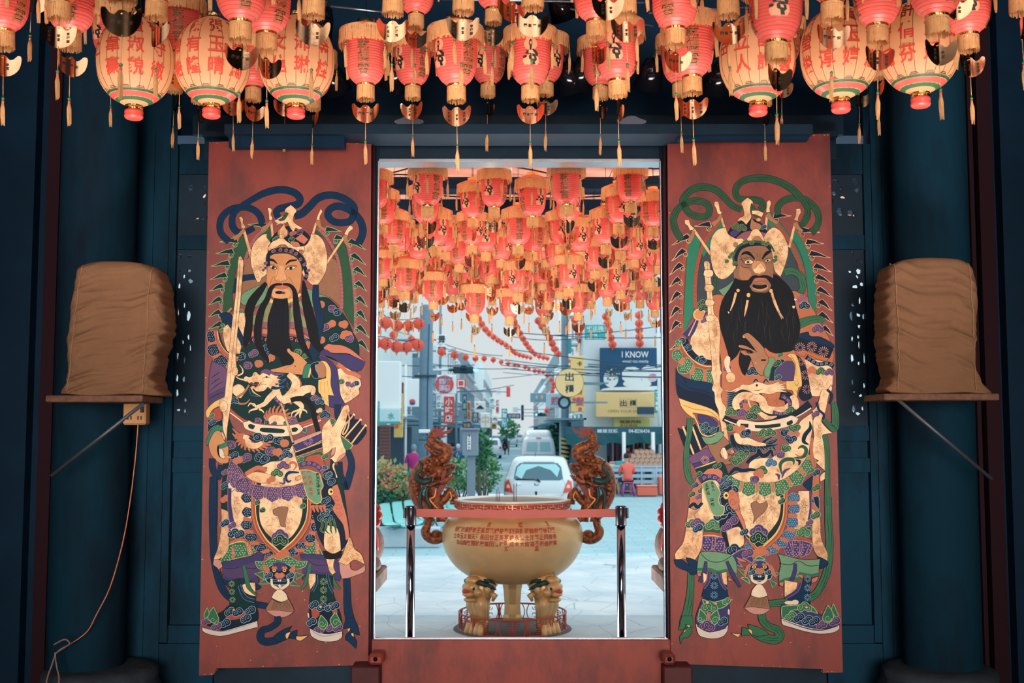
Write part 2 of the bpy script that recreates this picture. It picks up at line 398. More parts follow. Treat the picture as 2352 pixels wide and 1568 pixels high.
    P.e('w',1045,1120,66,62,'z'); P.p('A','1000 1090 1040 1040 1060 1000 1075 1060 1100 1110 1080 1170 1010 1170')
    P.S(2)
    P.p('a','660 30 690 130 735 245 765 250 790 200 850 150 860 -20 870 -180 895 -222 850 -290 858 -330 800 -320 700 -225 660 -110','z',5)
    P.p('a','1380 -330 1470 -312 1540 -225 1577 -60 1560 120 1500 230 1440 295 1380 270 1300 190 1270 100 1330 40 1290 -60 1230 -140 1180 -170 1310 -190 1370 -270','z',5)
    P.crink('z','670 -250 850 -250 850 200 680 120',26,60); P.crink('z','1290 -260 1550 -260 1550 180 1300 180',34,70)
    for x,y,d in ((700,120,1),(740,170,1),(780,100,-1),(1340,150,1),(1420,180,-1),(1500,120,1),(1310,-60,1),(720,60,1),(1400,60,-1)): P.spiral('z',x,y,26,d,1.3,d,4)
    P.p('a','860 -150 910 -230 960 -255 1030 -300 1080 -250 1150 -200 1180 -175 1300 -185 1310 -120 1230 -90 1180 -110 1030 -130 900 -110','z',5)
    P.e('A',1035,-300,34,26,'z'); P.p('w','960 -165 1020 -200 1080 -195 1120 -150 1080 -165 1020 -165','z'); P.e('w',1265,-115,30,24,'z')
    for i in range(7): P.spiral('z',890+i*60,-150-30*math.sin(i*.6),20,i,1.2,1,4)
    # face
    P.e('s',868,90,22,90); P.p('s','868 -40 940 -90 1100 -92 1220 -50 1268 60 1265 220 1245 350 1190 430 1120 475 1010 470 930 440 880 380 850 300 848 180 862 60','z',5)
    P.p('S','960 120 1000 60 1050 60 1080 150 1090 210 1030 240 960 220',None); P.p('S','920 330 1100 330 1140 400 1080 455 960 455 910 400',None)
    P.s('n','868 60 868 -60 920 -120 1040 -140 1150 -130 1230 -80 1280 -10 1300 60 1330 150 1310 220',(44,48,48,40),'h'); P.s('t','880 -60 940 -92 1080 -100 1190 -60 1260 20 1280 120',(14,16,14))
    for i,(x,y) in enumerate(((930,-120),(1000,-138),(1070,-136),(1150,-128),(1215,-90),(1270,-20),(1310,40),(1340,110),(1310,170),(830,20),(850,80),(825,110))): P.cl(x,y,19,'n','M',2,i)
    P.p('k','862 -32 925 -30 975 20 978 38 930 5 868 -12',None); P.p('k','1075 38 1120 -15 1215 -22 1212 -8 1130 10 1085 42',None)
    P.p('i','880 58 925 52 972 92 930 98','k',5); P.p('i','1070 102 1120 68 1210 62 1165 96','k',5); P.e('k',928,76,19); P.e('k',1140,82,19)
    P.s('k','870 45 925 38 980 92',5); P.s('k','1065 100 1115 55 1215 55',5); P.s('d','900 30 960 50 985 80',4)
    P.s('d','995 70 978 150 948 195 958 232 1020 248 1078 232 1092 200 1058 110',5); P.s('d','960 235 990 222 1020 246 1055 224 1085 232',6)
    P.s('d','930 180 900 240 890 300',6); P.s('d','1110 190 1150 240 1170 300',6)
    # collar and undergarment
    P.p('j','540 410 620 350 850 250 860 420 700 560 620 540 540 500'); P.p('j','1270 300 1400 350 1480 390 1612 432 1560 460 1480 560 1330 500')
    P.p('u','680 760 700 620 880 440 960 460 1100 460 1250 420 1320 700 1330 830 1180 800 1000 850 800 790')
    P.s('m','870 430 950 480 1130 540 1270 430',(30,36,30),'z'); P.s('y','880 460 960 500 1140 470 1260 390',(40,44,34),'z')
    P.s('m','690 640 760 560 830 480',34,'z'); P.s('m','1300 650 1240 560 1200 480',34,'z'); P.s('m','680 880 820 760 1000 830 1160 760 1350 860',(50,70,50),'z')
    P.s('O','650 880 800 840 960 860 1130 840 1260 880 1370 960',(50,60,60,50),'z')
    P.curls('n','O','640 960 760 930 960 950 1130 930 1250 960 1370 1010',34)
    # right sleeve with clouds
    P.p('t','1470 450 1560 430 1640 480 1740 590 1830 720 1890 860 1960 1010 1940 1330 1700 1200 1500 1100 1440 1000')
    P.cs('o','O','1510 520 1610 760 1790 760 1780 890 1520 960 1800 880',48); P.cs('p','M','1650 570 1540 800 1860 930',46); P.cs('n','c','1710 610 1650 920',46)
    # torso
    P.p('t','640 990 1100 960 1480 1010 1500 1300 1550 1750 1500 1900 1300 1960 1000 1980 700 1930 430 1800 440 1500 480 1250 520 1060')
    P.cs('n','c','560 1140 820 1050 870 1110 1330 980',50); P.cs('p','M','640 1250 680 1110 1480 1250',48); P.cs('o','O','770 1230 880 1170 1340 1010',48); P.cs('g','l','1240 1090 1320 1130',40)
    # left shoulder armour
    P.s('w','360 640 430 560',26,'z')
    P.p('a','330 800 400 740 440 640 520 620 620 620 648 740 590 890 552 1000 530 1110 400 1100 340 960','z'); P.crink('z','340 740 640 640 600 880 400 1080',30,60)
    P.p('t','330 800 380 740 360 700 290 760 300 930 380 1080 520 1110 510 1150 380 1130 270 1000 250 850')
    P.s('O','240 830 255 960 320 1080 430 1165 505 1180',(40,34,34),'z'); P.s('r','240 830 255 960 320 1080 430 1165 505 1180',14); P.s('y','262 840 280 950 345 1065 440 1140 510 1150',10)
    P.cs('g','l','330 770 300 830 550 600 620 610',24)
    P.scale('n','c','140 850 215 830 238 960 150 980 135 910','M',6,24); P.scale('n','c','150 1010 250 985 292 1100 200 1145 140 1080','M',6,24); P.scale('n','c','220 1170 310 1118 388 1200 340 1300 240 1275','M',6,24)
    P.scale('o','O','150 978 238 962 248 985 155 1008','O',4,18); P.scale('o','O','195 1145 292 1100 305 1120 220 1170','O',4,18); P.scale('o','O','388 1200 345 1300 320 1330 370 1340 400 1250','O',4,18)
    P.s('b','300 680 380 660 440 760 500 840 560 960 570 1010',(90,90,60,50),**RB)
    # blue scarf right
    P.s('b','1440 280 1440 450 1480 650 1490 800 1440 950 1410 1100 1400 1190',(60,90,80,110,70),**RB)
    # left purple sleeve
    P.p('p','190 1190 370 1290 370 1560 340 1640 250 1690 150 1750 145 1600 160 1350')
    P.p('P','200 1210 365 1300 365 1480 260 1540 165 1590 170 1360',None)
    for a in ('190 1400 240 1360 290 1330','180 1480 240 1430 300 1400','170 1560 260 1480 340 1440','160 1650 250 1600 340 1570'): P.s('h',a,(4,9,3))
    P.S(3)
    P.p('y','345 165 355 250 290 270 200 320 150 420 125 395 130 320 220 225 310 180'); P.p('r','215 320 300 280 320 420 270 440 200 420'); P.cl(190,390,26,'g','l',2)
    # hair and beard
    P.S(2)
    P.s('h','845 260 760 370 680 480 640 600 640 720 620 880 590 1020',(40,90,110,110,90,100,40))
    P.s('h','1290 230 1310 400 1350 600 1400 800 1430 960 1520 1080 1640 1160 1760 1220',(20,90,120,130,110,70,40,4))
    P.p('h','940 440 1030 450 1100 440 1118 600 1122 900 1160 1060 1180 1190 1110 1255 1040 1250 990 1150 900 1110 850 1010 858 860 862 700 895 580',None)
    P.s('h','1035 275 960 285 900 330 860 450 790 580 750 750 745 920 780 1060 850 1170 870 1230',(20,44,56,70,90,95,80,60,10))
    P.s('h','1040 275 1120 285 1180 350 1200 480 1215 650 1240 820 1270 960 1330 1080 1400 1200',(20,40,52,70,90,90,80,60,10))
    for i in range(26): x=870+i*10; P.s('n',[(x+60-(i%5)*9,470+(i*53)%90),(x+20,700),(x+R.uniform(-15,25),980+(i*37)%120)],(2,3.5,1),n=3)
    for i in range(8): P.s('n',[(760+i*11,620),(735+i*9,800),(760+i*10,1000)],(1,3,1),n=3); P.s('n',[(1190+i*8,560),(1215+i*9,760),(1260+i*10,980)],(1,3,1),n=3)
    P.p('O','950 300 1000 290 1030 300 1060 290 1112 308 1060 332 980 328','r',4); P.s('r','955 308 1030 312 1108 308',4); P.e('h',1000,375,48,20); P.e('z',1050,380,24,14)
    # right sleeve, purple roll and blue robe edge
    P.p('O','1530 1040 1590 990 1640 1000 1760 1010 1880 1070 2030 1200 1990 1210 1840 1110 1640 1100 1560 1070'); P.p('q','1560 1060 1650 1110 1840 1120 2030 1205 1985 1305 1880 1310 1780 1250 1620 1150 1480 1120 1460 1180 1500 1080')
    P.S(3)
    P.p('a','1700 -170 1800 -190 1960 -60 1985 20 1960 60 1960 130 1790 245 1730 130 1700 0'); P.crink('z','1720 80 1960 40 1940 140 1790 240',26,60)
    for a in ('1700 -230 1760 -190 1820 -130 1900 -110 1970 -70',): P.curls('o','O',a,26)
    P.cs('g','l','1760 -20',34); P.cs('p','M','1840 10 1880 20',34); P.cs('n','c','1940 0',32)
    P.p('q','1470 -330 1580 -300 1690 -180 1720 0 1740 160 1800 260 1700 290 1600 280 1560 200 1550 0 1560 -200 1500 -270')
    P.p('w','1430 -250 1540 -260 1570 -180 1560 -80 1480 -60 1440 -140')
    P.p('y','1490 -270 1560 -260 1620 -160 1620 20 1660 150 1590 140 1600 280 1540 240 1500 140 1470 100 1470 -40 1560 -60 1560 -180 1530 -240')
    for a in ('1500 -20 1500 130','1545 -20 1550 120','1580 -30 1590 120','1540 170 1590 240','1520 150 1540 220'): P.s('z',a,(3,5,2))
    P.p('n','1400 -240 1470 -260 1480 -230 1430 -220 1440 -160 1470 -100 1470 -60 1420 -60 1380 -130 1370 -200','c'); P.p('e','1330 -230 1385 -230 1345 -60 1280 -60 1290 -170','h'); P.p('y','1375 -200 1385 -140 1360 -60 1345 -80','z')
    # hand
    P.S(2)
    P.p('s','1120 1045 1150 1080 1230 1110 1340 1215 1300 1270 1280 1365 1160 1350 1060 1340 960 1330 900 1320 900 1298 980 1280 1080 1250 1140 1240 1180 1200 1160 1150 1120 1110 1095 1080 1095 1050','k',5)
    P.p('S','1100 1050 1125 1060 1130 1090 1105 1090','d',3); P.p('S','900 1300 945 1315 940 1330 905 1325','d',3); P.s('d','1180 1200 1150 1250 1060 1290',4); P.e('k',1192,1258,8); P.e('k',1255,1305,5)
    P.p('P','780 1320 850 1290 940 1330 1060 1345 1000 1370 860 1400 780 1370')
    # dragon on the belly
    P.S(3)
    P.s('b','1000 40 1080 -40 1180 -80',(10,60,20)); P.s('b','1010 80 1100 20 1180 -10',(8,40,10))
    G=dict(ln='z',lw=6)
    P.s('o','1180 -100 1230 0 1190 120 1120 240',(30,70,60)); P.curls('r','O','1210 -80 1250 20 1220 120',24)
    P.s('a','1110 -110 1200 -20 1170 100 1080 190 1000 180 960 60 960 -40',(60,100,110,100,90,60),**G); P.s('a','1060 200 1200 150 1300 80 1400 70 1400 140',(90,110,100,80,30),**G)
    P.curls('p','M','940 100 960 190 1050 270',20); P.crink('A','1000 -80 1200 -60 1350 130 1050 220',26,50)
    P.s('a','960 100 880 180 820 250 720 290',(70,70,50,40),**G)
    for a in ('730 290 660 240 625 280','740 300 650 330 640 360','760 310 800 330 820 360','720 280 700 250 660 245'): P.s('a',a,(26,18,4),**G)
    P.s('a','1180 200 1260 260 1270 300 1240 330',(60,60,50,40),**G)
    for a in ('1240 320 1160 350 1150 400','1250 330 1200 380 1185 410','1265 330 1250 380 1250 420','1260 310 1320 330 1335 360'): P.s('a',a,(26,18,4),**G)
    P.s('b','880 -40 960 -70 1060 -110',(40,40,6),'c'); P.s('b','880 0 980 0 1080 -50',(40,36,6),'c'); P.s('b','880 40 960 60 1060 40',(40,34,6),'c')
    P.p('a','575 -60 600 -85 640 -72 676 -86 690 -122 722 -136 748 -112 770 -96 800 -122 850 -112 880 -92 905 -118 940 -96 1000 -86 968 -60 1024 -44 970 -30 1010 4 950 4 980 50 920 36 900 70 862 44 830 84 770 100 720 92 690 60 672 84 650 50 690 30 716 48 742 20 762 -6 716 -14 690 6 668 -12 640 4 622 -18 590 -22 566 -40','z'); P.s('r','640 -2 700 14 750 4',(4,10,4)); P.s('z','800 -60 850 -76 890 -66',(4,8,3)); P.s('z','760 30 810 10 850 20',(3,6,3)); P.spiral('z',700,-108,16,0,1.2,1,4)
    P.e('k',850,-75,12); P.s('r','700 60 760 20 800 -20',(4,12,3)); P.s('a','500 -90 560 -120 560 -170 525 -220',(20,16,12,6),**G); P.s('a','480 -80 520 -55 580 -40',(10,14,18),**G)
    P.s('b','650 60 680 130 760 150',(20,30,6),'c'); P.s('y','660 50 700 110 780 160',(12,14,4),'z')
    P.p('a','440 110 450 40 520 10 580 50 590 110 540 180 490 160','z'); P.s('w','640 20 580 110 500 170 520 240 600 240 650 190',(18,22,26,24,18,6),'z')
    P.cl(455,210,40,'n','c',3)
    # pearl, flames and clouds at the waist
    P.p('a','850 430 900 390 980 380 1060 400 1110 450 1060 510 900 500','z'); 
    for k in range(9): a=-2.9+k*.33; P.s('o',[(970+math.cos(a)*100,450+math.sin(a)*70),(975+math.cos(a)*150,440+math.sin(a)*120),(985+math.cos(a+.15)*175,430+math.sin(a+.1)*165)],(34,24,4),'O',5)
    P.cs('p','M','760 450 1150 440 1190 470',38); P.cs('n','c','860 470 930 490 1310 560',30); P.cs('g','l','1090 480',30); P.cl(1430,180,34,'p','M'); P.cl(1490,220,36,'n','c')
    # belt
    P.s('r','400 320 540 440 700 500 1000 530 1250 500 1400 450 1520 400',(50,60,60,60,60,60,70),'z'); P.s('o','420 350 540 450 700 515 1000 550 1250 510 1500 430',(10,14,14,10)); P.s('i','400 345 480 400 570 470',14,'z'); P.s('i','1290 530 1400 490 1500 440',14,'z')
    P.p('i','565 470 620 455 640 445 700 480 850 500 1000 510 1150 500 1230 488 1260 510 1292 545 1240 600 1120 630 960 640 800 615 650 570 590 540','z')
    P.p('t','630 500 660 490 712 510 690 550 640 535','z',4); P.p('t','770 545 800 535 1040 550 1070 570 1050 595 820 585 775 570','z',4); P.p('t','1150 540 1200 530 1228 550 1200 580 1155 580','z',4)
    # lower robe
    P.p('t','400 420 470 560 620 620 760 640 960 660 1120 640 1180 700 1180 780 1060 900 900 940 760 1000 620 1090 500 1000 420 880 380 700')
    for k in range(13): a=3.4-k*.25; cx,cy=700,650; P.s('o',[(cx+math.cos(a)*120,cy+math.sin(a)*90),(cx+math.cos(a)*190,cy+math.sin(a)*140),(cx+math.cos(a-.12)*235,cy+math.sin(a-.1)*175)],(50,26,4),'O',5)
    for a in ('560 640 500 600 440 540','540 670 480 640 440 600'): P.s('o',a,(40,26,4),'O')
    P.s('a','570 640 620 660 640 730 720 750 800 710',(50,70,80,70,40),'z'); P.s('n','640 650 700 690 780 690',(20,24,10),'M')
    P.cs('n','c','760 640 860 665 1010 690 760 890 850 920',52); P.cs('p','M','440 740 590 900 920 820',56); P.cs('o','O','1080 720 490 930 1000 830',50); P.cs('n','c','1060 890 450 870 1120 830',46)
    P.s('k','540 700 600 780 700 840 850 870 1000 880 1160 740',3)
    P.s('A','1020 240 1060 340 1090 450 1120 550 1145 640 1170 710',24,'k',6)
    for i in range(26): t=i/25; x=1025+t*148; y=250+t*455+0*t; P.s('z',[(x-10,y+6),(x+12,y-8)],(3,5,2),n=1)
    # quiver and arrows
    P.p('Z','1170 690 1500 560 1510 600 1190 735'); P.p('q','1160 740 1510 590 1520 680 1200 820','y',7); P.p('n','1190 830 1510 710 1520 770 1210 880','y',6); P.flower('M',1345,690,60,16)
    P.s('h','1140 205 1220 185 1320 200 1400 300 1420 400 1470 580',(50,60,66,60,54),'n')
    P.p('g','1210 890 1330 870 1450 820 1520 830 1540 960 1600 1010 1560 1060 1440 950 1300 960 1230 950','l'); P.p('r','1240 960 1300 940 1340 880 1480 850 1520 870 1540 950 1600 1040 1530 1060 1440 960 1330 970','z')
    P.cl(1250,920,36,'g','l',2); P.cl(1550,880,36,'g','l',2)
    for a in ('1850 400 1920 380','1900 450 1990 440','1960 540 2050 520'):
        pass
    for (x0,y0,x1,y1) in ((1700,620,1890,380),(1790,650,1970,440),(1870,720,2030,510)):
        dx,dy=x1-x0,y1-y0; l=math.hypot(dx,dy); nx,ny=-dy/l,dx/l
        for sg in (1,-1): P.p('n',[(x0+nx*sg*8,y0+ny*sg*8),(x0+dx*.1+nx*sg*55,y0+dy*.1+ny*sg*55),(x0+dx*.8+nx*sg*60,y0+dy*.8+ny*sg*60),(x1+nx*sg*8,y1+ny*sg*8)],'h')
        P.s('A',[(x0,y0),(x1,y1)],17,'z',5); P.p('i',[(x1-14,y1-2),(x1+4,y1-24),(x1+28,y1-4),(x1+14,y1+14)],'z')
    P.p('G','1735 620 1870 730 1880 750 1810 830 1750 700','y',7)
    # gold sash
    P.cl(1550,380,46,'n','c',3); P.cl(1620,470,40,'g','l',2); P.cl(1480,330,30,'a','O',2)
    P.s('b','1700 250 1700 400 1720 420',(80,60,40),**RB)
    P.s('b','1820 800 1870 960 1840 1120 1800 1260 1790 1200 1740 1100 1730 940',(60,80,80,60,60,50),**RB)
    P.p('a','1605 430 1520 530 1515 700 1530 860 1600 820 1640 780 1680 770 1660 860 1610 900 1640 960 1720 930 1800 830 1770 740 1740 620 1790 500 1820 380 1850 330 1830 260 1780 270 1720 390 1660 500 1640 520','z')
    P.crink('z','1530 540 1720 500 1750 760 1550 820',20,60); P.p('Z','1640 780 1680 775 1660 850 1620 870','z'); P.p('Z','1800 830 1780 880 1690 950 1720 880','z')
    P.s('A','1800 320 1840 400 1830 520 1790 600 1760 600 1800 500 1790 420',(12,16,16,12),'k')
    # left hand
    P.p('n','150 430 240 460 320 430 325 520 260 500 180 550 150 600 145 500','c'); P.cl(200,470,36,'n','c',2)
    P.s('A','350 480 320 660 290 780 330 890',(20,60,40,50),'z')
    P.p('e','130 750 125 700 160 610 200 540 270 505 325 520 350 640 310 575 240 570 190 640 160 720')
    P.p('s','235 575 290 570 320 640 350 700 385 720 395 840 385 865 430 880 428 900 400 905 395 945 320 968 240 920 180 840 155 740 180 660','k',5)
    P.p('h','265 740 300 770 300 850 330 900 280 880 255 800',None); P.p('i','280 780 315 785 350 880 340 905 290 875','z'); P.p('e','275 742 380 702 388 752 290 787','k'); P.s('d','320 860 385 870',4); P.s('d','340 905 400 905',4)
    # sword over
    P.S(2)
    P.p('a','510 -10 520 -30 560 -25 575 10 560 200 545 400 515 700 500 870 480 1160 490 1290 450 1480 440 1600 380 2000 370 2140 325 2000 330 1840 290 1720 290 1670 340 1640 360 1500 390 1200 430 800 480 400','z')
    P.s('z','530 20 510 400 470 850 430 1250 410 1500',(4,5,3)); P.e('a',475,1320,34,54,'z'); P.e('a',335,1740,50,70,'z'); P.p('a','520 -20 515 -45 540 -60 555 -40 560 -15','z'); P.crink('A','390 800 480 800 460 1400 390 1400',16,80)
    # lower body ------------------------------------------------------------
    P.S(3)
    for a in ('200 900 200 1000 230 1080 310 1130','220 1110 225 1200 220 1700','310 980 300 1040 330 1080'): P.s('b',a,(70,74,70),**RB)
    P.p('t','330 960 400 960 420 1100 380 1150 400 1300 400 1700 300 1700 310 1300 325 1100'); P.cl(350,1070,34,'p','M',2); P.cl(345,1230,44,'n','c',2); P.cl(350,1390,44,'o','O',2)
    P.p('W','385 1180 430 1130 520 1250 410 1330'); P.p('q','400 1330 520 1260 540 1300 440 1400 430 1700 400 1700')
    P.p('t','1620 900 1700 1000 1760 1200 1820 1600 1850 1800 1700 1800 1600 1300','h')
    P.s('a','1665 960 1650 1000 1690 1130',(24,20,20),'z')
    # lower tile
    P.S(4)
    P.s('b','155 -250 150 0 155 300 170 500 220 700 290 800 400 860 520 870 640 890',(56,60,60,60,60,50,50),**RB)
    P.p('A','225 30 290 60 295 200 290 400 270 440 165 490 160 470 200 360 225 180','z'); P.p('Z','160 480 210 480 240 540 210 560 225 600 190 550 155 520'); P.p('a','300 -100 480 -200 500 50 440 250 330 290 300 180','z'); P.crink('z','310 -60 440 -100 430 220 320 220',22,50); P.crink('z','180 200 280 200 270 430 180 430',12,50)
    P.s('q','300 -150 300 0 320 150',(30,30,40),'M'); P.cl(255,160,34,'n','c',2); P.cl(330,250,42,'n','c',2); P.cl(385,260,38,'n','c',2); P.cl(320,180,30,'p','M',2)
    P.p('a','1090 -100 1300 50 1350 270 1280 420 1200 440 1140 350','z'); P.crink('z','1120 120 1300 120 1300 400 1160 380',22,50)
    P.scale('G','l','300 340 440 320 470 440 340 470 250 500 215 490 280 400','l',7,24); P.scale('G','l','450 320 540 400 600 420 560 450 470 430','l',7,24); P.scale('G','l','990 330 1060 300 1120 440 1040 440 950 410','l',7,24)
    for a in ('320 370 338 370 342 480 324 480','435 330 465 330 505 425 478 432','1060 320 1085 320 1090 430 1065 430'): P.scale('o','i',a,'O',4,16)
    P.s('o','300 330 380 300 440 310',(20,24,20),'z'); P.s('y','300 345 380 318 440 325',8)
    # navy side scales
    for i,(x,y,w_,h_) in enumerate(((455,60,44,42),(450,170,48,44),(490,280,52,40),(570,370,54,38),(640,430,44,34),(1040,90,30,40),(1050,190,34,42),(1010,290,44,36),(930,360,50,34),(860,410,46,34),(455,-70,50,44))): P.scale('n','c',[(x+w_*math.cos(a*PI/5)*(1.1 if a%2 else 1),y+h_*math.sin(a*PI/5)*(1.1 if a%2 else 1)) for a in range(10)],'M',5,18,5)
    for a in ('420 115 500 130','430 225 510 235','480 330 560 335','570 420 650 395','700 440 640 470','1010 140 1060 140','1000 240 1060 245','960 335 1030 345','880 400 950 390'): P.s('o',a,24,'O',5)
    # apron
    P.p('o','495 -250 1010 -250 1025 20 1000 180 900 330 790 420 740 480 690 410 600 330 520 200 490 50','z'); P.p('r','515 -250 995 -250 1008 20 985 170 890 315 790 400 742 440 700 400 610 320 535 190 508 50',None)
    P.p('y','530 -250 980 -250 990 20 965 160 875 300 780 385 742 415 705 385 620 305 550 180 525 50',None); P.p('t','540 -250 970 -250 980 20 955 155 865 290 775 370 742 400 712 370 630 295 560 175 535 50','h')
    P.p('a','580 -250 925 -250 945 20 920 160 860 260 800 300 740 250 690 300 620 240 570 150 560 50','z'); P.crink('z','590 -200 900 -200 900 240 620 240',50,60)
    P.p('d','680 40 720 20 780 10 815 20 810 60 790 140 795 190 750 180 730 100 690 80','z'); P.cl(745,270,50,'q','M',3); P.cl(745,310,48,'t','l',3)
    for a in ((565,-100,1),(560,-20,-1),(950,-80,1),(960,10,-1),(570,40,1)): P.cl(a[0],a[1],26,'t','l',2,a[2])
    P.cl(760,445,50,'o','O',2)
    P.S(3)
    # purple scaled skirt
    P.scale('p','M','420 920 560 1060 520 1140 440 1090 380 1060','M',7,24); P.petals('p','M','M','400 1060 560 1100 640 1190 860 1240 1060 1240 1300 1190',0,170,6,'P',8,27)
    # gold lower dragon
    P.p('a','600 1110 700 1060 830 1080 860 1010 780 1000 900 940 1020 930 1060 900 1160 740 1240 1020 1290 1180 1150 1230 1000 1220 860 1200 700 1180','z')
    P.p('A','600 1110 720 1060 840 1080 930 1100 860 1190 700 1180','z'); P.crink('z','900 960 1200 900 1260 1180 950 1200',22,55)
    P.curls('o','O','600 1090 680 1040 760 1010 850 1050',26); P.s('o','1130 1020 1130 960 1180 950 1210 990 1170 1040',(20,30,26,8),'O'); P.s('b','1240 1070 1120 1070 1080 1130 1110 1180 1150 1160',(16,34,34,24,8),'c'); P.s('p','1060 1130 1060 1200 1000 1190',(20,24,8),'M')
    P.cl(1050,990,50,'p','M',3); P.cl(975,1080,50,'g','l',3); P.cl(900,1160,44,'o','O',2); P.cl(1100,860,44,'n','c'); P.cl(1230,1140,30,'A','z',2)
    P.S(4)
    # purple trousers
    P.p('q','230 500 340 480 480 450 560 410 600 440 580 500 545 620 560 660 540 700 430 680 380 660 290 665 230 650 240 560'); P.p('p','240 545 400 540 520 500 560 560 520 640 430 640 350 640 250 620',None); P.s('h','240 550 340 555 400 540 480 555 580 545',4)
    P.p('q','920 430 1010 430 1140 440 1240 470 1280 600 1270 670 1200 640 1100 620 990 600 940 660 940 520'); P.p('p','930 470 1050 470 1230 520 1260 590 1120 590 1000 570 940 600',None); P.s('h','990 480 1060 525 1150 525 1230 500',4)
    # boots
    P.p('b','230 640 300 670 400 640 520 680 580 720 540 745 400 700 290 720','h')
    P.p('t','300 660 390 640 400 680 520 740 530 860 545 920 440 910 300 880','h'); P.p('a','410 700 460 680 525 680 530 800 480 790 430 760','z'); P.s('b','385 700 410 770 450 820 520 840',(20,30,26),'c')
    for a in ((318,690),(320,760),(325,830)): P.flower('l',a[0],a[1],28)
    P.s('G','425 530 450 640 470 720 540 795',(26,36,36,8),'h'); P.s('G','1010 510 990 620 960 700 925 745',(26,34,30,8),'h'); P.s('G','1195 590 1215 670 1275 740',(20,34,10),'h')
    P.p('n','240 930 300 880 420 905 540 905 545 1010 400 1060 250 1100 110 1060 70 1040 80 980 180 960','h'); P.p('r','310 940 440 930 480 950 430 980 330 1010 260 990','z')
    for a in ((300,940,'n','c'),(370,945,'n','c'),(480,930,'n','c'),(440,1000,'n','c'),(260,1040,'n','c'),(180,1070,'p','M'),(95,1020,'p','M')): P.cl(a[0],a[1],38,a[2],a[3],2)
    P.e('A',337,920,14,12,'k'); P.p('G','160 895 205 1000 190 1050 110 1000 130 930','l',7); P.p('G','105 900 120 960 80 1000 75 960','l',6); P.spiral('l',155,1010,30,0,1.3,1,6)
    P.p('W','60 1070 110 1090 230 1105 400 1060 545 1015 550 1070 400 1110 230 1150 120 1135 62 1105','h'); P.s('c','70 1080 230 1110 400 1070 540 1025',(4,8,4))
    P.p('t','1020 600 1120 610 1210 620 1215 780 1235 840 1100 870 1000 840 1015 740','h'); P.p('a','1000 600 1055 600 1060 650 1040 700 1012 740 995 680','z'); P.s('b','1065 610 1065 680 1030 760',(14,20,14),'c'); P.s('b','1160 610 1180 700 1215 770',(14,20,14),'c')
    for a in ((1128,670),(1128,745),(1128,825)): P.flower('l',a[0],a[1],32)
    P.p('a','1150 470 1225 470 1215 540 1235 590 1205 610 1180 580 1165 530','z'); P.p('h','1120 400 1290 400 1290 460 1150 470',None)
    P.p('n','1000 850 1060 880 1120 870 1190 850 1245 880 1285 1000 1290 1100 1150 1130 1010 1080 1000 950','h'); P.p('r','1015 900 1080 920 1090 970 1030 1010','z'); P.p('r','1200 930 1245 900 1250 950 1220 980','z')
    for a in ((1040,880,'n','c'),(1110,900,'n','c'),(1180,900,'n','c'),(1225,890,'n','c'),(1020,1030,'n','c'),(1090,1100,'q','M'),(1190,1080,'p','M'),(1060,1110,'p','M'),(1250,1080,'q','M')): P.cl(a[0],a[1],36,a[2],a[3],2)
    P.e('A',1102,892,14,12,'k'); P.e('A',1184,882,14,12,'k')
    P.p('G','1105 965 1165 1040 1130 1095 1080 1060','l',7); P.p('G','1235 940 1285 1040 1220 1080 1185 1010','l',7); P.spiral('l',1115,1040,32,0,1.3,1,6); P.spiral('l',1235,1030,32,0,1.3,-1,6)
    P.p('W','1005 1080 1090 1120 1180 1130 1290 1105 1290 1160 1230 1195 1110 1195 1020 1150','h'); P.s('c','1015 1095 1120 1150 1280 1125',(4,9,4)); P.p('W','985 940 1000 950 1003 1000 985 975','h')
    # cuff at right
    P.p('A','1340 270 1370 290 1400 380 1460 430 1490 520 1400 480 1350 520 1370 570 1300 520 1255 500 1300 420','z'); P.p('Z','1265 500 1330 525 1360 510 1370 560 1420 570 1490 525 1490 580 1400 620 1300 655 1275 600','z'); P.crink('z','1290 320 1450 420 1440 500 1290 480',14,50)
    # beast mask
    P.scale('G','l','525 490 600 495 680 460 740 480 820 450 900 490 985 490 960 540 870 560 740 520 610 560 550 550','l',7,24)
    for a in ('600 580 520 600 600 650','610 650 550 690 640 690','880 590 955 610 890 650','860 660 920 710 830 700'): P.p('G',a,'l',7)
    P.p('n','630 560 700 510 790 510 860 560 870 620 840 680 740 700 640 680 610 620','c',7); P.p('q','680 510 740 500 800 510 790 560 740 580 690 560',None); P.p('o','600 520 650 560 640 600 610 580','O',6); P.p('o','870 525 825 570 850 600 875 570','O',6)
    for sx_ in (-1,1): x=738+sx_*45; P.p('O',[(x-26,552),(x-10,530),(x,545),(x+14,532),(x+28,556),(x,566)],'r',4); P.e('y',x,572,18,15,'k'); P.e('k',x,572,7); P.cl(738+sx_*95,620,28,'n','c',2)
    P.p('O','695 615 715 590 740 600 765 590 790 620 760 640 715 640','r',5); P.s('b','660 650 700 660 740 650 780 660 820 650',(8,16,16,8),'c'); P.p('W','722 650 738 650 738 672 724 670','z',3); P.p('W','741 650 756 650 754 670 741 672','z',3)
    P.s('i','670 645 675 700 720 730 740 735 770 725 815 690 815 645',(18,24,26,24,18),'z'); P.p('i','725 700 745 690 760 715 740 735','z')
    P.p('i','725 740 755 740 800 780 815 830 760 850 700 830 670 810 690 770','z'); P.p('d','670 820 740 855 820 825 850 880 865 935 800 975 740 980 680 965 620 920 640 870','k'); P.p('Z','620 925 700 920 780 930 862 938 800 978 740 984 680 968','z')
    for i in range(14): P.s('z',[(690+i*9,845),(680+i*12,890),(660+i*14,925)],(3,3,1),n=2)
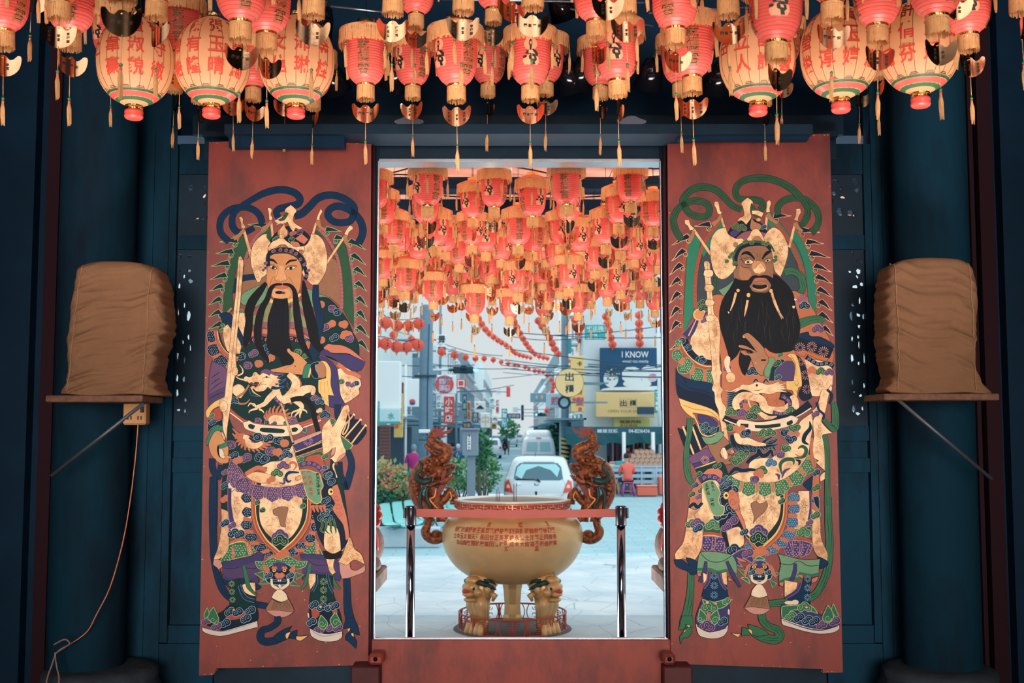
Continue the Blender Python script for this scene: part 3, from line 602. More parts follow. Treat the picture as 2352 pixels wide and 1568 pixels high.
    # blue ribbon ends
    P.s('b','720 975 720 1030 650 1080 590 1100 570 1160 610 1200 700 1190 790 1150',(50,50,50,60,60,60,50),**RB); P.p('b','690 1150 760 1100 850 1060 820 1110 800 1180 720 1195','h'); P.p('y','795 1130 840 1110 810 1175 795 1165','h'); P.p('b','840 1120 895 1095 890 1180 820 1170','h'); P.p('y','885 1150 940 1150 995 1142 930 1190 890 1180','h')
    P.s('b','1330 640 1335 750 1340 900 1370 1040 1400 1110',(54,56,64,80,60),**RB); P.p('b','1300 1090 1330 1000 1400 1000 1445 1145 1400 1130 1380 1110 1350 1080','h'); P.p('y','1335 1085 1365 1080 1350 1115','h'); P.p('b','1330 1130 1380 1100 1400 1160 1420 1200 1410 1260 1350 1200 1320 1180','h'); P.p('y','1370 1125 1392 1122 1395 1160 1375 1145','h')
    # jade banner with writing and cloud border
    P.S(3)
    P.curls('q','M','1250 980 1340 960 1440 980 1520 1060',28)
    P.p('n','1530 1080 1600 1030 1660 1050 1690 1180 1740 1400 1800 1600 1820 1900 1700 2050 1560 1980 1480 1850 1440 1700 1400 1550 1380 1450 1500 1440 1520 1250','h')
    P.p('a','1560 1700 1700 1740 1740 2000 1640 2040 1540 1960','z'); P.crink('z','1570 1760 1700 1760 1720 2000 1580 2000',16,60)
    for a in ((1600,1100),(1660,1180),(1560,1400),(1620,1500),(1540,1550),(1480,1600),(1600,1620)): P.cl(a[0],a[1],46,'n','c',2,a[0]*.01)
    P.p('O','1700 1210 1730 1300 1760 1420 1810 1600 1840 1850 1800 1880 1770 1700 1700 1600 1640 1500 1670 1440 1620 1340 1640 1240','z'); 
    for a in ((1690,1370,40),(1710,1470,44),(1720,1560,40)): P.spiral('z',a[0],a[1],a[2],0,1.3,1,4)
    P.e('y',1620,1300,36,44,'k'); P.e('k',1625,1298,14)
    for i in range(4): P.s('g',[(1500+i*50,1620),(1520+i*50,1700),(1500+i*60,1760),(1560+i*40,1800)],(16,22,18,4),'l')
    for i in range(4): P.s('o',[(1400+i*45,1460),(1410+i*45,1500),(1430+i*45,1545)],(44,26,4),'O')
    P.cs('n','c','1560 1010 1590 1090',30)
    P.p('j','1250 1040 1370 1040 1410 1060 1480 1080 1510 1160 1530 1230 1500 1290 1510 1400 1450 1445 1390 1410 1340 1360 1300 1230 1270 1120','y',8)
    P.txt('r','陳冠州',1305,1140,58,-.12); P.txt('r','鄭英男',1370,1130,58,-.12); P.txt('r','敬獻',1385,1300,52,-.1); P.txt('k','歲丙子年',1470,1160,42,-.12); P.txt('k','十九作吉立',1465,1240,36,-.12)
def paint_right(P):
    RB=dict(ln='h',lw=8,inner='h'); G=dict(ln='z',lw=6)
    P.S(2)   # second tile, first tile = y-1463
    P.p('K','580 -100 500 0 430 280 430 600 560 560 760 450 900 250 860 -200 600 -260')
    P.p('K','1520 -100 1600 80 1680 330 1700 500 1560 500 1400 350 1380 0')
    P.p('e','350 -250 400 -300 460 -130 440 60 400 300 380 500 385 700 300 900 250 1000 270 600 290 200 310 -50'); P.p('e','650 -400 720 -440 760 -300 640 -200 580 -60 500 60 480 0 560 -220')
    P.s('r','340 -230 285 0 250 300 240 550 240 800 245 1020',40,'z'); P.s('r','700 -380 560 -200 470 -20 420 200 400 420 405 660',42,'z'); 
    P.p('e','1250 -460 1290 -500 1400 -380 1540 -200 1640 -20 1700 150 1660 200 1560 0 1430 -260 1300 -300'); P.p('e','1580 -250 1600 -340 1700 -180 1790 0 1860 250 1880 500 1870 780 1840 780 1760 560 1740 330 1690 80 1600 -120 1540 -180')
    P.s('r','1340 -380 1460 -240 1570 -70 1650 120 1710 330 1730 540',42,'z'); P.s('r','1620 -280 1740 -100 1810 100 1860 300 1880 500 1880 760',42,'z')
    for path in ('340 -230 285 0 250 300 240 550 240 800 245 1000','1340 -380 1460 -240 1570 -70 1650 120 1710 330 1730 540','1620 -280 1740 -100 1810 100 1860 300 1880 500 1880 740','700 -380 560 -200 470 -20 420 200 400 420 405 640'):
        Q=cr_open(nums(path),14)
        for i in range(2,len(Q),3): P.spiral('z',Q[i][0],Q[i][1],11,i,1.1,1,3)
    for v in ('300 -190 115 -90','250 -20 115 100','215 150 85 270','195 320 85 410','190 490 85 610','180 670 85 795','180 840 90 960','240 1080 90 1165','560 -340 390 -320'):
        x,y,a,b=[float(q) for q in v.split()]; P.flame(x,y,a,b,'n','A',27,-1)
    for v in ('1690 -270 1900 -245','1760 -130 1945 -110','1810 10 2030 60','1860 160 2040 230','1880 290 2050 370','1900 440 2060 540','1915 590 2050 700','1920 740 2060 840','1950 900 2065 1000','1370 -440 1560 -445'):
        x,y,a,b=[float(q) for q in v.split()]; P.flame(x,y,a,b,'n','A',27,1)
    P.S(1)
    g='g'
    P.s(g,'240 1310 170 1200 140 1080 180 960 260 890 370 845 480 850 560 900 570 980 520 1030 420 1030 320 980 270 890 255 830 320 740 420 685 540 680 660 720 760 810 850 900 960 950',(76,76,72,74,70,74,80,80,76,66),**RB)
    P.s(g,'1400 1010 1390 930 1450 850 1560 810 1680 815 1780 870 1860 960 1885 1080 1840 1180 1790 1220',(66,76,76,76,70,90),**RB)
    P.s(g,'1690 830 1750 940 1740 1040 1690 1120 1640 1140',(60,76,60),**RB)
    P.s(g,'1660 800 1560 700 1420 620 1260 575 1080 575 950 620 890 700 900 790 980 830 1120 830 1200 860 1210 920 1170 960',(80,80,74,74,74,70),**RB)
    for a in ('385 1190 590 1490 50','710 1030 750 1160 44','1262 1020 1245 1200 44','1600 1110 1530 1400 50'):
        x,y,u,v,w_=[float(q) for q in a.split()]; P.s('A',[(x,y),(u,v)],w_*.6,'z',5)
    for a in ('330 1320 370 1260 380 1200','610 1130 680 1070 710 1010','1265 1000 1320 1070 1390 1110','1600 1110 1640 1170 1690 1210'): P.s('w',a,(60,40,34),'z',5)
    for a in ('275 1070 330 1070 345 1130 390 1170 375 1190 335 1200 310 1140 278 1120','635 850 680 850 690 900 700 960 720 980 710 1005 675 1000 650 930 628 890','1260 860 1290 830 1312 870 1295 930 1300 975 1250 985 1255 930','1610 940 1660 935 1670 980 1640 1040 1635 1085 1580 1075 1605 1020'):
        P.p('a',a,'z',5)
    P.p('n','790 1230 840 1150 960 1080 1080 1060 1180 1100 1260 1200 1310 1250 1200 1300 900 1310')
    P.p('p','810 1230 880 1180 960 1190 900 1260 850 1280'); P.p('m','890 1290 980 1220 1120 1200 1280 1240 1200 1300 960 1320')
    P.cl(880,1150,36,'g','u',2); P.cl(960,1170,40,'g','u',3); P.cl(1220,1160,30,'n','c',2)
    P.p('a','1030 805 1090 850 1085 900 1060 960 1075 1040 1010 1130 960 1080 905 1090 930 1050 985 1020 975 920 955 870','z'); P.p('g','1075 870 1130 940 1200 990 1150 1040 1080 1000 1060 950'); P.p('a','1080 960 1160 960 1220 990 1200 1040 1130 1010 1080 1000','z'); P.e('A',1160,1070,30,20,'z')
    P.p('w','1080 1040 1110 1090 1190 1130 1180 1190 1120 1210 1065 1180 1065 1110')
    P.S(2)
    P.p('a','580 -90 610 -200 680 -280 770 -300 800 -220 900 -165 960 -170 1000 -130 990 -80 900 -20 850 60 890 180 820 270 770 310 710 320 640 260 590 100','z',5)
    P.p('a','1220 -180 1330 -300 1430 -250 1510 -100 1515 20 1470 180 1425 290 1360 230 1330 100 1300 -80 1240 -130','z',5); P.crink('z','600 -180 850 -120 850 240 640 240',34,70); P.crink('z','1330 -220 1500 -200 1490 180 1350 200',26,70)
    for x,y in ((760,-60),(800,10),(780,-20),(820,60),(690,240),(1400,0),(1380,60),(1440,-60),(1370,120),(1290,-160)): P.spiral('z',x,y,24,x,1.3,1,4)
    P.p('a','990 -130 1050 -200 1080 -260 1135 -290 1180 -250 1220 -180 1240 -120 1180 -120 1100 -130 1040 -100','z'); P.p('w','1070 -130 1120 -190 1170 -190 1220 -130','z'); P.e('w',885,-95,26,30,'z')
    # face
    P.p('d','905 -10 960 -60 1100 -85 1240 -80 1310 -30 1330 60 1345 250 1320 380 1280 450 1180 480 1080 460 1010 400 930 320 870 320 860 220 900 180','z',5)
    P.p('s','1100 100 1200 100 1250 200 1200 260 1120 250 1080 180',None); P.p('w','940 160 1060 220 1080 300 1000 340 930 280',None); P.p('s','1070 370 1180 330 1290 370 1290 440 1180 470 1080 440',None)
    P.p('a','1185 120 1215 160 1240 200 1240 230 1200 235 1180 255 1140 250 1120 245 1090 215 1095 190 1125 185 1150 150','d',5)
    P.s('n','885 160 880 60 920 -40 1000 -90 1120 -110 1240 -100 1310 -40',(50,60,56,50,40),'h'); P.s('g','870 130 860 30 930 -80 1040 -125 1150 -130 1290 -100 1350 -10',(26,30,30,20))
    for i,(x,y) in enumerate(((1000,-130),(1060,-120),(1200,-120),(1260,-110),(840,50),(800,110),(850,20),(860,130),(1345,50),(1350,90))): P.cl(x,y,26,'g','u',2,i)
    P.p('h','955 15 1000 -15 1050 -10 1115 65 1112 90 1060 40 1000 18 960 35',None); P.p('h','1200 70 1250 -10 1315 -30 1310 -5 1250 40 1210 85',None)
    P.p('i','990 120 1010 90 1060 85 1105 110 1080 135 1010 140','k',6); P.p('i','1230 100 1265 70 1310 80 1300 110 1255 120','k',6); P.e('A',1035,115,26,24,'k'); P.e('k',1035,115,14); P.e('A',1270,98,24,22,'k'); P.e('k',1270,98,13)
    for a in ('960 60 1000 70 1060 60 1110 100','1120 105 1160 90 1200 105 1230 80','980 100 960 90 930 80','950 150 980 180 1060 180','940 40 970 100 990 130','1300 60 1330 70 1310 130','1140 10 1150 60','1180 20 1180 70'): P.s('h',a,(3,6,3))
    P.s('d','1090 190 1120 250 1185 260 1240 235',5)
    # collar and body
    P.p('j','680 450 780 400 870 320 960 420 900 600 760 540'); P.p('g','620 300 660 320 650 500 700 700 760 900 770 1100 730 1300 690 1340 700 1000 640 700 610 500','h'); 
    P.s('G','1470 240 1560 220 1660 270 1690 360 1690 440 1640 500',(90,84,80,76,60),**RB)
    P.p('o','560 560 680 500 1000 600 1500 480 1600 460 1740 560 1830 700 1950 930 2010 1030 2060 1300 1900 1400 1500 1600 1560 1900 700 1900 720 1400 640 900 540 700')
    P.cl(1680,560,48,'m','M',3); P.cl(1710,640,46,'n','c',3); P.cl(1870,920,50,'p','M',3); P.cl(1090,1430,50,'n','c',3); P.cl(780,1390,40,'p','M',2); P.cl(1420,1230,30,'g','l',2)
    P.p('b','760 800 960 900 1350 700 1520 740 1540 900 1400 1100 1000 1150 800 1000'); P.s('G','1640 860 1780 810 1900 800 1940 840',(110,90,80,60),**RB)
    # beard
    P.p('h','880 300 930 330 1040 330 1060 420 1180 480 1290 460 1340 250 1420 300 1520 400 1580 500 1610 650 1660 850 1650 1000 1600 1130 1560 1180 1450 1200 1380 1210 1300 1190 1200 1120 1100 1180 1080 1260 1040 1380 1000 1480 960 1440 920 1300 950 1150 900 1240 820 1310 760 1100 700 900 690 700 740 540 820 420',None)
    for i in range(60): 
        x=720+(i*97)%900; y=500+(i*61)%420; P.s('n' if i%3 else 'z',[(x,y),(x+R.uniform(-20,20),y+110),(x+R.uniform(-30,40),y+230)],(1,4,1),n=3)
    for a in ('890 480 860 600 820 700','1030 570 1010 680 990 770','1320 480 1360 620 1440 800','1340 550 1400 700 1460 790'): P.s('A',a,(30,26,6))
    P.e('y',1040,510,24,28,'z'); P.e('y',1310,460,22,26,'z'); P.e('y',915,455,22,22,'z')
    P.p('d','1070 370 1180 335 1300 350 1290 440 1180 478 1080 455',None); P.e('s',1180,410,96,50); P.e('h',1175,402,90,36); P.e('d',1178,380,70,12)
    P.p('O','1085 350 1130 312 1250 308 1260 325 1180 335 1110 350','r',5); P.s('r','1100 332 1180 322 1255 318',4); P.s('h','1165 290 1100 295 1050 360 1000 430',(20,40,60,50)); P.s('h','1165 290 1250 290 1310 330 1370 430',(20,36,60,60))
    # left shoulder armour
    P.p('a','560 820 650 780 690 900 690 1300 600 1340 460 1290 370 1200 340 1070 400 900 440 820','z'); P.crink('z','400 840 660 800 650 1240 400 1200',40,70); P.e('s',455,745,72,66,'y',0,16); P.s('q','420 810 360 920 290 1010',(50,90,110),'M'); P.s('q','540 700 500 800',20); P.s('A','415 800 320 1000',14)
    P.cl(490,620,44,'t','l',3); P.cl(500,670,40,'t','l',3); P.cl(500,820,30,'p','M',2)
    P.s('n','270 1040 300 1140 380 1240 480 1300 600 1320',(90,80,70,50),'h'); 
    for a in ((265,1070),(310,1150),(440,1270),(520,1300)): P.cl(a[0],a[1],44,'n','c',2,a[0]*.02)
    P.s('r','215 1100 280 1220 400 1340 500 1380 610 1390',(40,44,44,40),'z'); P.s('y','235 1095 300 1210 410 1315 510 1360 600 1365',12)
    P.scale('G','l','160 1065 230 1050 230 1120 165 1140','l',8,26); P.scale('G','l','140 1180 215 1160 250 1250 190 1310 130 1260','l',8,26); P.scale('G','l','240 1300 300 1260 380 1330 320 1440 210 1440 190 1370','l',8,26); P.scale('G','l','380 1380 490 1400 500 1480 470 1560 400 1570 340 1500','l',8,26); P.scale('G','l','540 1410 610 1400 620 1570 550 1570 530 1490','l',8,26)
    for a in ('150 1145 220 1125 225 1150 155 1175','190 1310 260 1260 275 1290 240 1350','330 1450 380 1350 400 1370 370 1470','500 1400 535 1405 530 1540 505 1570'): P.scale('o','O',a,'O',5,20)
    # left sleeve
    P.p('b','170 1380 200 1450 340 1520 600 1570 640 1650 660 1800 670 1950 560 1870 400 1800 210 1740 170 1600'); P.p('n','180 1570 300 1650 500 1680 620 1750 670 1900 660 1950 500 1850 330 1790 210 1740',None)
    for a in ('230 1480 280 1540 290 1600','200 1540 320 1620 480 1650 560 1640','450 1660 560 1680 630 1720','260 1500 330 1580'): P.s('h',a,(3,9,3))
    P.p('y','205 1745 330 1790 500 1840 620 1890 680 1950 690 2030 640 1980 500 1940 370 1920 400 2000 300 1930 230 1840','z'); P.s('z','260 1830 400 1880 560 1900 680 1990',4)
    # right cuff
    P.p('b','1650 980 1760 950 1780 1000 1900 1010 2060 1100 2070 1140 1980 1140 1760 1070 1640 1060'); P.p('n','1640 1030 1760 1060 1960 1120 2060 1150 2010 1270 1900 1230 1760 1180 1600 1180 1560 1140','h'); P.p('o','1600 1200 1720 1170 1760 1190 1900 1240 2010 1270 1960 1300 1850 1270 1740 1220 1700 1250')
    for a in ((1660,1140),(1800,1130),(1940,1190)): P.flower('Z',a[0],a[1],62,14)
    P.p('a','1710 1290 1800 1280 2000 1330 2050 1420 2050 1540 2040 1600 1900 1720 1800 1720 1760 1560 1740 1400','z'); P.crink('z','1770 1500 2040 1480 2000 1640 1820 1680',26,60); P.curls('n','c','1730 1250 1800 1300 1880 1340 1990 1330 2060 1370',26)
    P.cl(1800,1420,46,'o','O',3); P.cl(1910,1430,46,'g','l',3); P.cl(2010,1440,42,'p','M',3)
    P.p('n','1600 1220 1680 1280 1740 1420 1780 1640 1800 1740 1700 1780 1640 1700 1680 1600 1660 1400','h'); P.flower('Z',1670,1310,50); P.flower('Z',1720,1470,56); P.flower('Z',1740,1640,56)
    P.p('y','1500 1240 1540 1210 1610 1230 1660 1400 1680 1600 1640 1620 1620 1740 1580 1740 1570 1660 1500 1640 1490 1540 1580 1540 1590 1400 1560 1280','z'); 
    for a in ('1540 1230 1600 1330 1610 1480','1590 1560 1620 1600 1640 1560','1600 1640 1620 1680'): P.s('z',a,(3,6,3))
    # hand
    P.p('p','1350 1370 1500 1300 1590 1330 1580 1530 1450 1540 1360 1480')
    P.p('t','1310 1320 1440 1280 1480 1300 1400 1370 1360 1420 1350 1540 1280 1540 1310 1400','c'); P.cl(1380,1330,40,'t','l',2); P.cl(1390,1500,34,'t','c',2)
    P.p('j','1280 1265 1340 1260 1360 1300 1310 1400 1290 1500 1230 1490 1230 1380','h')
    P.p('w','1005 970 1040 965 1130 1040 1220 1140 1240 1200 1280 1260 1280 1310 1230 1400 1220 1470 1180 1470 1120 1400 1080 1300 1050 1240 990 1230 945 1195 950 1175 990 1175 1040 1210 1110 1200 1060 1170 960 1150 918 1130 925 1108 1000 1115 1140 1190 1100 1140 1020 1040 965 1005 970 990','k',5)
    for a in ('1040 1040 1100 1110 1170 1180','1020 990 1120 1090 1200 1160','990 1170 1060 1210','1110 1200 1150 1200'): P.s('d',a,5)
    P.p('S','968 1000 1000 1005 990 1030 970 1015','z',3); P.p('S','922 1115 950 1120 945 1140 922 1130','z',3); P.e('h',1220,1290,34,10); P.e('S',1125,1325,9,6)
    # chips of bare wood
    for a in ('780 1240 820 1260 810 1370 830 1440 800 1460 760 1380 750 1290','1590 550 1620 560 1610 580 1590 570','1565 640 1600 640 1590 670 1570 665','790 705 815 715 800 735'): P.p('i',a,None)
    P.e('A',825,1500,60,64,'z')
    # golden rod
    P.p('a','505 120 540 100 575 130 580 200 610 250 590 300 600 390 625 430 605 470 615 560 640 600 620 640 630 740 680 800 700 960 690 1200 700 1400 720 1440 700 1480 700 1600 735 1650 710 1700 730 1800 770 1860 760 1960 720 2000 700 2050 690 2000 680 1900 640 1800 630 1680 600 1640 620 1560 590 1440 600 1400 590 1200 570 1000 560 800 540 780 550 740 545 640 525 600 540 560 535 460 505 430 520 390 515 300 495 260 515 210','z')
    for y,h in ((250,40),(425,36),(600,36),(790,36)): P.p('a',[(490+y*.05,y),(505+y*.05,y-h),(590+y*.03,y-h),(612+y*.03,y),(590+y*.03,y+h),(505+y*.05,y+h)],'z',5)
    for y in (160,340,520,690,1100,1450,1700): P.s('z',[(535+y*.08,y-40),(540+y*.08,y+60)],(3,5,3)); 
    P.e('A',640,870,44,90); P.crink('z','600 760 690 800 690 1050 600 1050',30,50); P.crink('A','610 1100 690 1100 690 1600 620 1600',20,60)
    P.S(3)
    P.s('A','730 520 750 680 770 800 740 900 770 1000',(60,60,60,90,60),'z')
    # arm guard, hand
    P.p('q','430 475 560 500 650 560 670 590 640 640 500 620 440 540'); P.p('t','440 590 520 590 620 650 690 610 690 670 620 740 520 720 470 670','c'); P.cl(510,620,40,'t','c',2); P.cl(610,670,36,'t','c',2); P.cl(510,680,34,'t','c',2); P.s('y','380 480 430 590 470 700 560 740 680 690',(14,12,12),'z')
    # arrows and quiver
    for (x0,y0,x1,y1) in ((390,970,240,620),(470,900,340,590)):
        P.p('n',[(x0-10,y0),(x0-90,y0-40),(x1-50,y1+20),(x1+20,y1+50)],'h'); P.p('n',[(x0+10,y0-10),(x1+30,y1+20),(x1+60,y1),(x0+70,y0-60)],'h'); P.s('A',[(x0,y0),(x1+12,y1)],22,'z',5)
    P.s('G','340 520 330 700 300 900 300 1100 330 1250 380 1320',(70,60,60,74,70,30),**RB)
    P.p('e','480 760 620 740 740 680 745 720 680 820 560 830 500 790','h'); P.p('j','475 745 600 750 690 680 748 715 700 790 600 830 530 830','h')
    P.p('P','310 1010 350 980 430 930 560 880 640 960 650 1010 400 1060 370 1070','h'); P.p('q','370 1075 640 975 690 1050 400 1130','h'); P.s('y','400 1130 660 1035',14,'z'); P.flower('Z',520,1025,52,16)
    P.p('d','545 830 640 830 740 740 800 800 840 870 870 920 850 960 800 950 780 910 730 870 710 900 700 970 730 1000 790 970 830 960 840 985 800 1030 840 1050 820 1075 740 1080 660 1050 620 990 580 930','k',5); P.p('t','745 870 830 815 845 870 770 910','k'); P.p('Z','820 910 860 905 870 935 845 950','z',4)
    P.s('i','740 880 760 960 770 1010',(30,56,30),'z')
    # belly dragon
    P.s('n','860 460 870 320 960 240 1060 240 1180 300 1240 420 1340 470 1480 470 1540 400 1520 280 1420 240',(150,150,130,120,110,120,130,120))
    for k in range(12): P.s('n',[(900-30*math.sin(k),450-k*22),(830,440-k*22),(780-10*(k%2),430-k*22)],(30,18,3),'c',5)
    P.s('a','900 420 890 330 960 260 1060 260 1190 300 1240 400 1340 430 1470 420 1540 350',(80,90,90,96,96,90,90,60),**G); P.curls('p','M','960 400 960 330 1040 330',16); P.curls('p','M','1330 450 1440 470 1520 430 1530 330 1440 250',22)
    P.s('a','1560 250 1600 320 1600 400 1560 440',(60,90,60),**G); P.crink('z','900 240 1200 240 1500 400 900 420',30,50)
    P.p('a','860 210 920 160 960 120 1060 120 1130 90 1200 100 1260 120 1330 110 1400 80 1420 120 1500 90 1430 140 1480 160 1400 180 1480 200 1380 210 1300 240 1200 220 1130 240 1050 200 960 180 890 210','z')
    for k in range(4): P.s('a',[(1380,130+k*22),(1440,120+k*26),(1500,90+k*40)],(26,18,3),**G)
    P.e('k',1140,130,14); P.s('r','1100 190 1160 190 1210 170',(3,10,3)); P.s('n','1100 90 1130 60 1160 90',(14,20,6),'c'); P.s('n','1220 100 1250 60 1280 100',(14,20,6),'c')
    P.s('a','760 190 840 200 900 170 960 150',(6,14,14,10),**G); P.s('a','1150 440 1230 500 1290 520 1380 500',(40,60,50,12),**G); P.s('a','1280 510 1230 545',(30,8),**G); P.s('a','1300 510 1350 545',(26,6),**G)
    P.s('A','1100 240 1040 290 1060 380 1100 430 1150 420',(14,20,18,14,6),'z')
    for a in ((830,450,'g','l'),(970,470,'p','M'),(1080,500,'t','l'),(1120,420,'g','l'),(1550,440,'g','l')): P.cl(a[0],a[1],48,a[2],a[3],3)
    # belt
    P.s('n','740 520 900 590 1150 600 1400 560 1600 480 1780 350',(70,90,80,80,80,90),'h'); P.s('i','750 540 830 575 900 600',14,'z'); P.s('i','1610 510 1700 460 1790 400',14,'z')
    P.p('i','895 580 930 540 1000 545 1150 570 1350 545 1500 510 1560 490 1640 530 1600 590 1450 640 1250 680 1100 680 960 650 910 630','z')
    P.p('t','945 590 1040 595 1035 635 950 620','z'); P.p('t','1115 605 1250 605 1420 585 1425 620 1260 645 1120 640','z'); P.p('t','1500 575 1560 545 1570 575 1540 605 1505 605','z')
    # lower robe
    # quiver bottom banner
    P.p('t','400 1130 660 1060 740 1060 800 1200 830 1260 840 1400 850 1568 860 1800 780 1900 700 1800 620 1700 480 1300','h'); P.p('O','490 1190 560 1130 680 1130 730 1180 710 1260 640 1200 560 1200','z'); P.cl(660,1100,40,'t','l',2); P.cl(440,1200,34,'t','l',2); P.cl(760,1250,36,'t','c',2)
    P.p('o','380 1330 420 1230 470 1290 520 1500 500 1700 330 1700 330 1500'); P.cl(400,1330,34,'n','c',2); P.cl(470,1390,34,'t','l',2); P.cl(360,1440,34,'t','l',2); P.cl(440,1470,34,'p','M',2)
    P.p('b','1700 1300 1830 1200 1830 1400 1780 1400 1700 1330','h'); P.p('o','1830 1130 1890 1120 1890 1700 1800 1700 1800 1400'); P.cl(1850,1180,40,'n','c',2); P.cl(1850,1360,42,'g','l',2); P.cl(1840,1500,40,'n','c',2)
    # lower tile
    P.S(4)
    G_=RB
    P.s('G','1400 0 1400 200 1410 400 1390 620 1320 780 1260 840 1140 880 1010 890 900 900',(50,56,60,60,56,60,60,56,50),**RB); P.s('G','245 640 240 800 220 950 200 1060 200 1100',(50,54,70,100,60),**RB)
    P.p('A','225 90 280 110 330 90 345 300 330 440 260 545 180 520 120 540 110 480 180 380 210 200','z'); P.p('a','270 150 330 80 350 -100 500 -150 560 100 560 200 480 230 350 250','z'); P.crink('z','200 240 330 240 320 440 180 500',24,50)
    P.p('b','100 530 170 530 230 580 200 510 290 540 310 640 250 660 220 630 130 590','h'); P.cl(240,230,36,'g','l',2); P.cl(300,230,42,'p','M',3); P.cl(300,270,36,'n','c',2)
    P.s('n','230 90 270 60 300 90 340 50',(24,30,24),'c')
    P.p('A','1265 100 1325 150 1340 350 1395 480 1390 540 1310 500 1270 420 1262 250','z'); P.p('b','1310 500 1395 545 1390 580 1330 610','h'); P.p('a','1150 -50 1250 -50 1260 180 1180 260 1110 280 1120 100','z'); P.crink('z','1140 0 1240 0 1250 240 1130 240',22,50); P.crink('z','1275 200 1330 250 1350 450 1280 400',12,50)
    P.s('q','1245 -50 1250 100 1240 200',(12,16,30),'M'); P.cl(1290,160,34,'g','l',2); P.cl(1240,220,26,'p','M',2); P.p('n','1270 0 1320 0 1325 110 1290 70','c')
    P.p('g','350 250 430 190 480 240 500 310 350 300','l'); P.cl(430,240,44,'G','l',3); P.p('g','1120 290 1180 260 1255 250 1255 340 1130 330','l'); P.cl(1190,300,40,'G','l',3)
    P.s('r','350 310 430 310 510 330',24,'z'); P.s('y','350 328 430 325 510 345',8); P.s('r','1100 345 1180 350 1262 380',24,'z'); P.s('y','1100 365 1180 370 1262 395',8)
    P.petals('q','M','M','560 350 440 335 345 330',0,-130,2,'p',7,24); P.petals('q','M','M','1270 400 1190 370 1080 370 1010 400',0,-130,3,'p',7,24)
    for i,(x,y,w_,h_) in enumerate(((1110,10,50,40),(1115,100,44,42),(1095,215,50,46),(1070,315,50,42),(1010,385,48,40),(930,440,50,38),(870,460,44,36),(830,500,40,30),(730,410,30,36))): P.scale('B','c',[(x+w_*math.cos(a*PI/5)*(1.1 if a%2 else 1),y+h_*math.sin(a*PI/5)*(1.1 if a%2 else 1)) for a in range(10)],'M',5,18,5)
    for a in ('1060 55 1140 50','1060 155 1140 160','1050 270 1120 285','1000 350 1060 375','930 400 990 440','840 450 900 480'): P.s('o',a,26,'O',5)
    P.p('o','560 -150 1060 -150 1060 50 1050 200 1000 330 880 440 820 490 770 430 720 370 690 260 700 0','z'); P.p('r','560 -150 1045 -150 1046 50 1035 195 985 320 875 425 818 465 770 410 705 340 690 100',None)
    P.p('y','560 -150 1030 -150 1032 50 1020 190 970 310 870 410 815 450 765 390 700 320 690 0',None); P.p('t','560 -150 1018 -150 1020 50 1008 185 955 300 860 395 812 435 765 380 700 310 690 0','h')
    P.p('a','560 -150 960 -150 1000 20 985 180 920 280 870 330 810 280 740 340 700 300 640 100','z'); P.crink('z','680 -60 980 -60 960 250 720 260',60,60)
    P.p('d','750 60 790 40 820 60 880 40 890 80 850 140 810 170 765 230 775 170 760 110','z'); P.cl(815,295,52,'q','M',3); P.cl(812,350,50,'t','l',3); P.cl(815,470,48,'o','O',2); P.cl(990,-30,30,'t','l',2); P.cl(1005,40,26,'t','l',2)
    P.S(3)
    # green scaled skirt
    P.petals('G','l','l','1760 960 1640 1110 1500 1220 1350 1280 1100 1290 900 1260 820 1210',0,-165,6,'o',9,30)
    P.p('a','1660 560 1800 460 1810 600 1780 800 1750 960 1640 1120 1500 1230 1350 1290 1100 1290 900 1260 830 1210 950 1160 1100 1150 1240 1020 1330 990 1440 900 1560 800 1620 660','z'); P.crink('z','1500 800 1780 700 1600 1100 1100 1260',40,60)
    P.s('n','850 720 880 820 960 890 1080 890 1180 880 1260 830 1400 770',(60,110,100,80,60,40,6),'c'); 
    for k in range(11): P.s('n',[(880+k*45,860+10*math.sin(k)),(900+k*45,890),(925+k*45,915)],(30,18,3),'c',5)
    for a in ('1200 830 1260 780 1340 740','1240 850 1320 820 1400 780','1250 860 1330 850 1400 840'): P.s('n',a,(40,26,4),'c')
    P.s('a','890 700 930 790 1040 800 1130 830 1250 840',(60,80,80,60,20),**G)
    P.s('n','1020 1060 1080 1000 1150 960 1160 900 1200 970 1260 960 1310 910 1330 980',(40,50,50,30,50,50,30,30),'c'); P.p('a','1040 1110 1060 1050 1130 1010 1250 1000 1330 1000 1260 1080 1180 1150 1060 1150','z')
    P.s('n','810 1200 880 1130 960 1150 1060 1140 1160 1150',(30,50,50,40,20),'c'); P.p('a','830 1215 900 1180 1020 1170 1150 1190 1100 1240 1040 1290 900 1260','z')
    for a in ((810,640,'g','l'),(920,650,'o','O'),(1030,700,'n','c'),(1220,710,'g','l'),(1290,700,'g','l'),(1460,690,'n','c'),(1600,640,'g','l'),(1580,720,'o','M'),(1540,770,'n','c'),(1470,880,'g','l'),(1410,960,'p','M'),(1300,1060,'B','c'),(1210,1150,'g','l'),(1180,1190,'o','O'),(1130,1260,'p','M'),(990,950,'t','l'),(950,980,'g','l'),(880,1030,'g','l')): P.cl(a[0],a[1],50,a[2],a[3],3,a[0]*.01)
    P.s('n','1770 560 1780 640 1720 720 1700 800 1760 840',(6,40,50,44,8),'c'); P.s('g','1580 1000 1700 980 1730 900 1680 860 1630 890',(10,44,44,34,8),'l'); P.s('g','1440 1200 1420 1080 1480 1020 1570 1020 1580 1080',(8,40,44,40,8),'l'); P.s('p','1440 1240 1470 1160 1540 1120',(8,36,8),'M'); P.s('n','1640 1090 1650 1040 1600 1020',(8,36,8),'c'); P.s('p','1360 1190 1400 1210 1400 1260',(8,34,14),'M'); P.s('o','1600 950 1640 980 1690 970',(6,20,4)); P.s('o','1380 1130 1400 1170',(6,20))
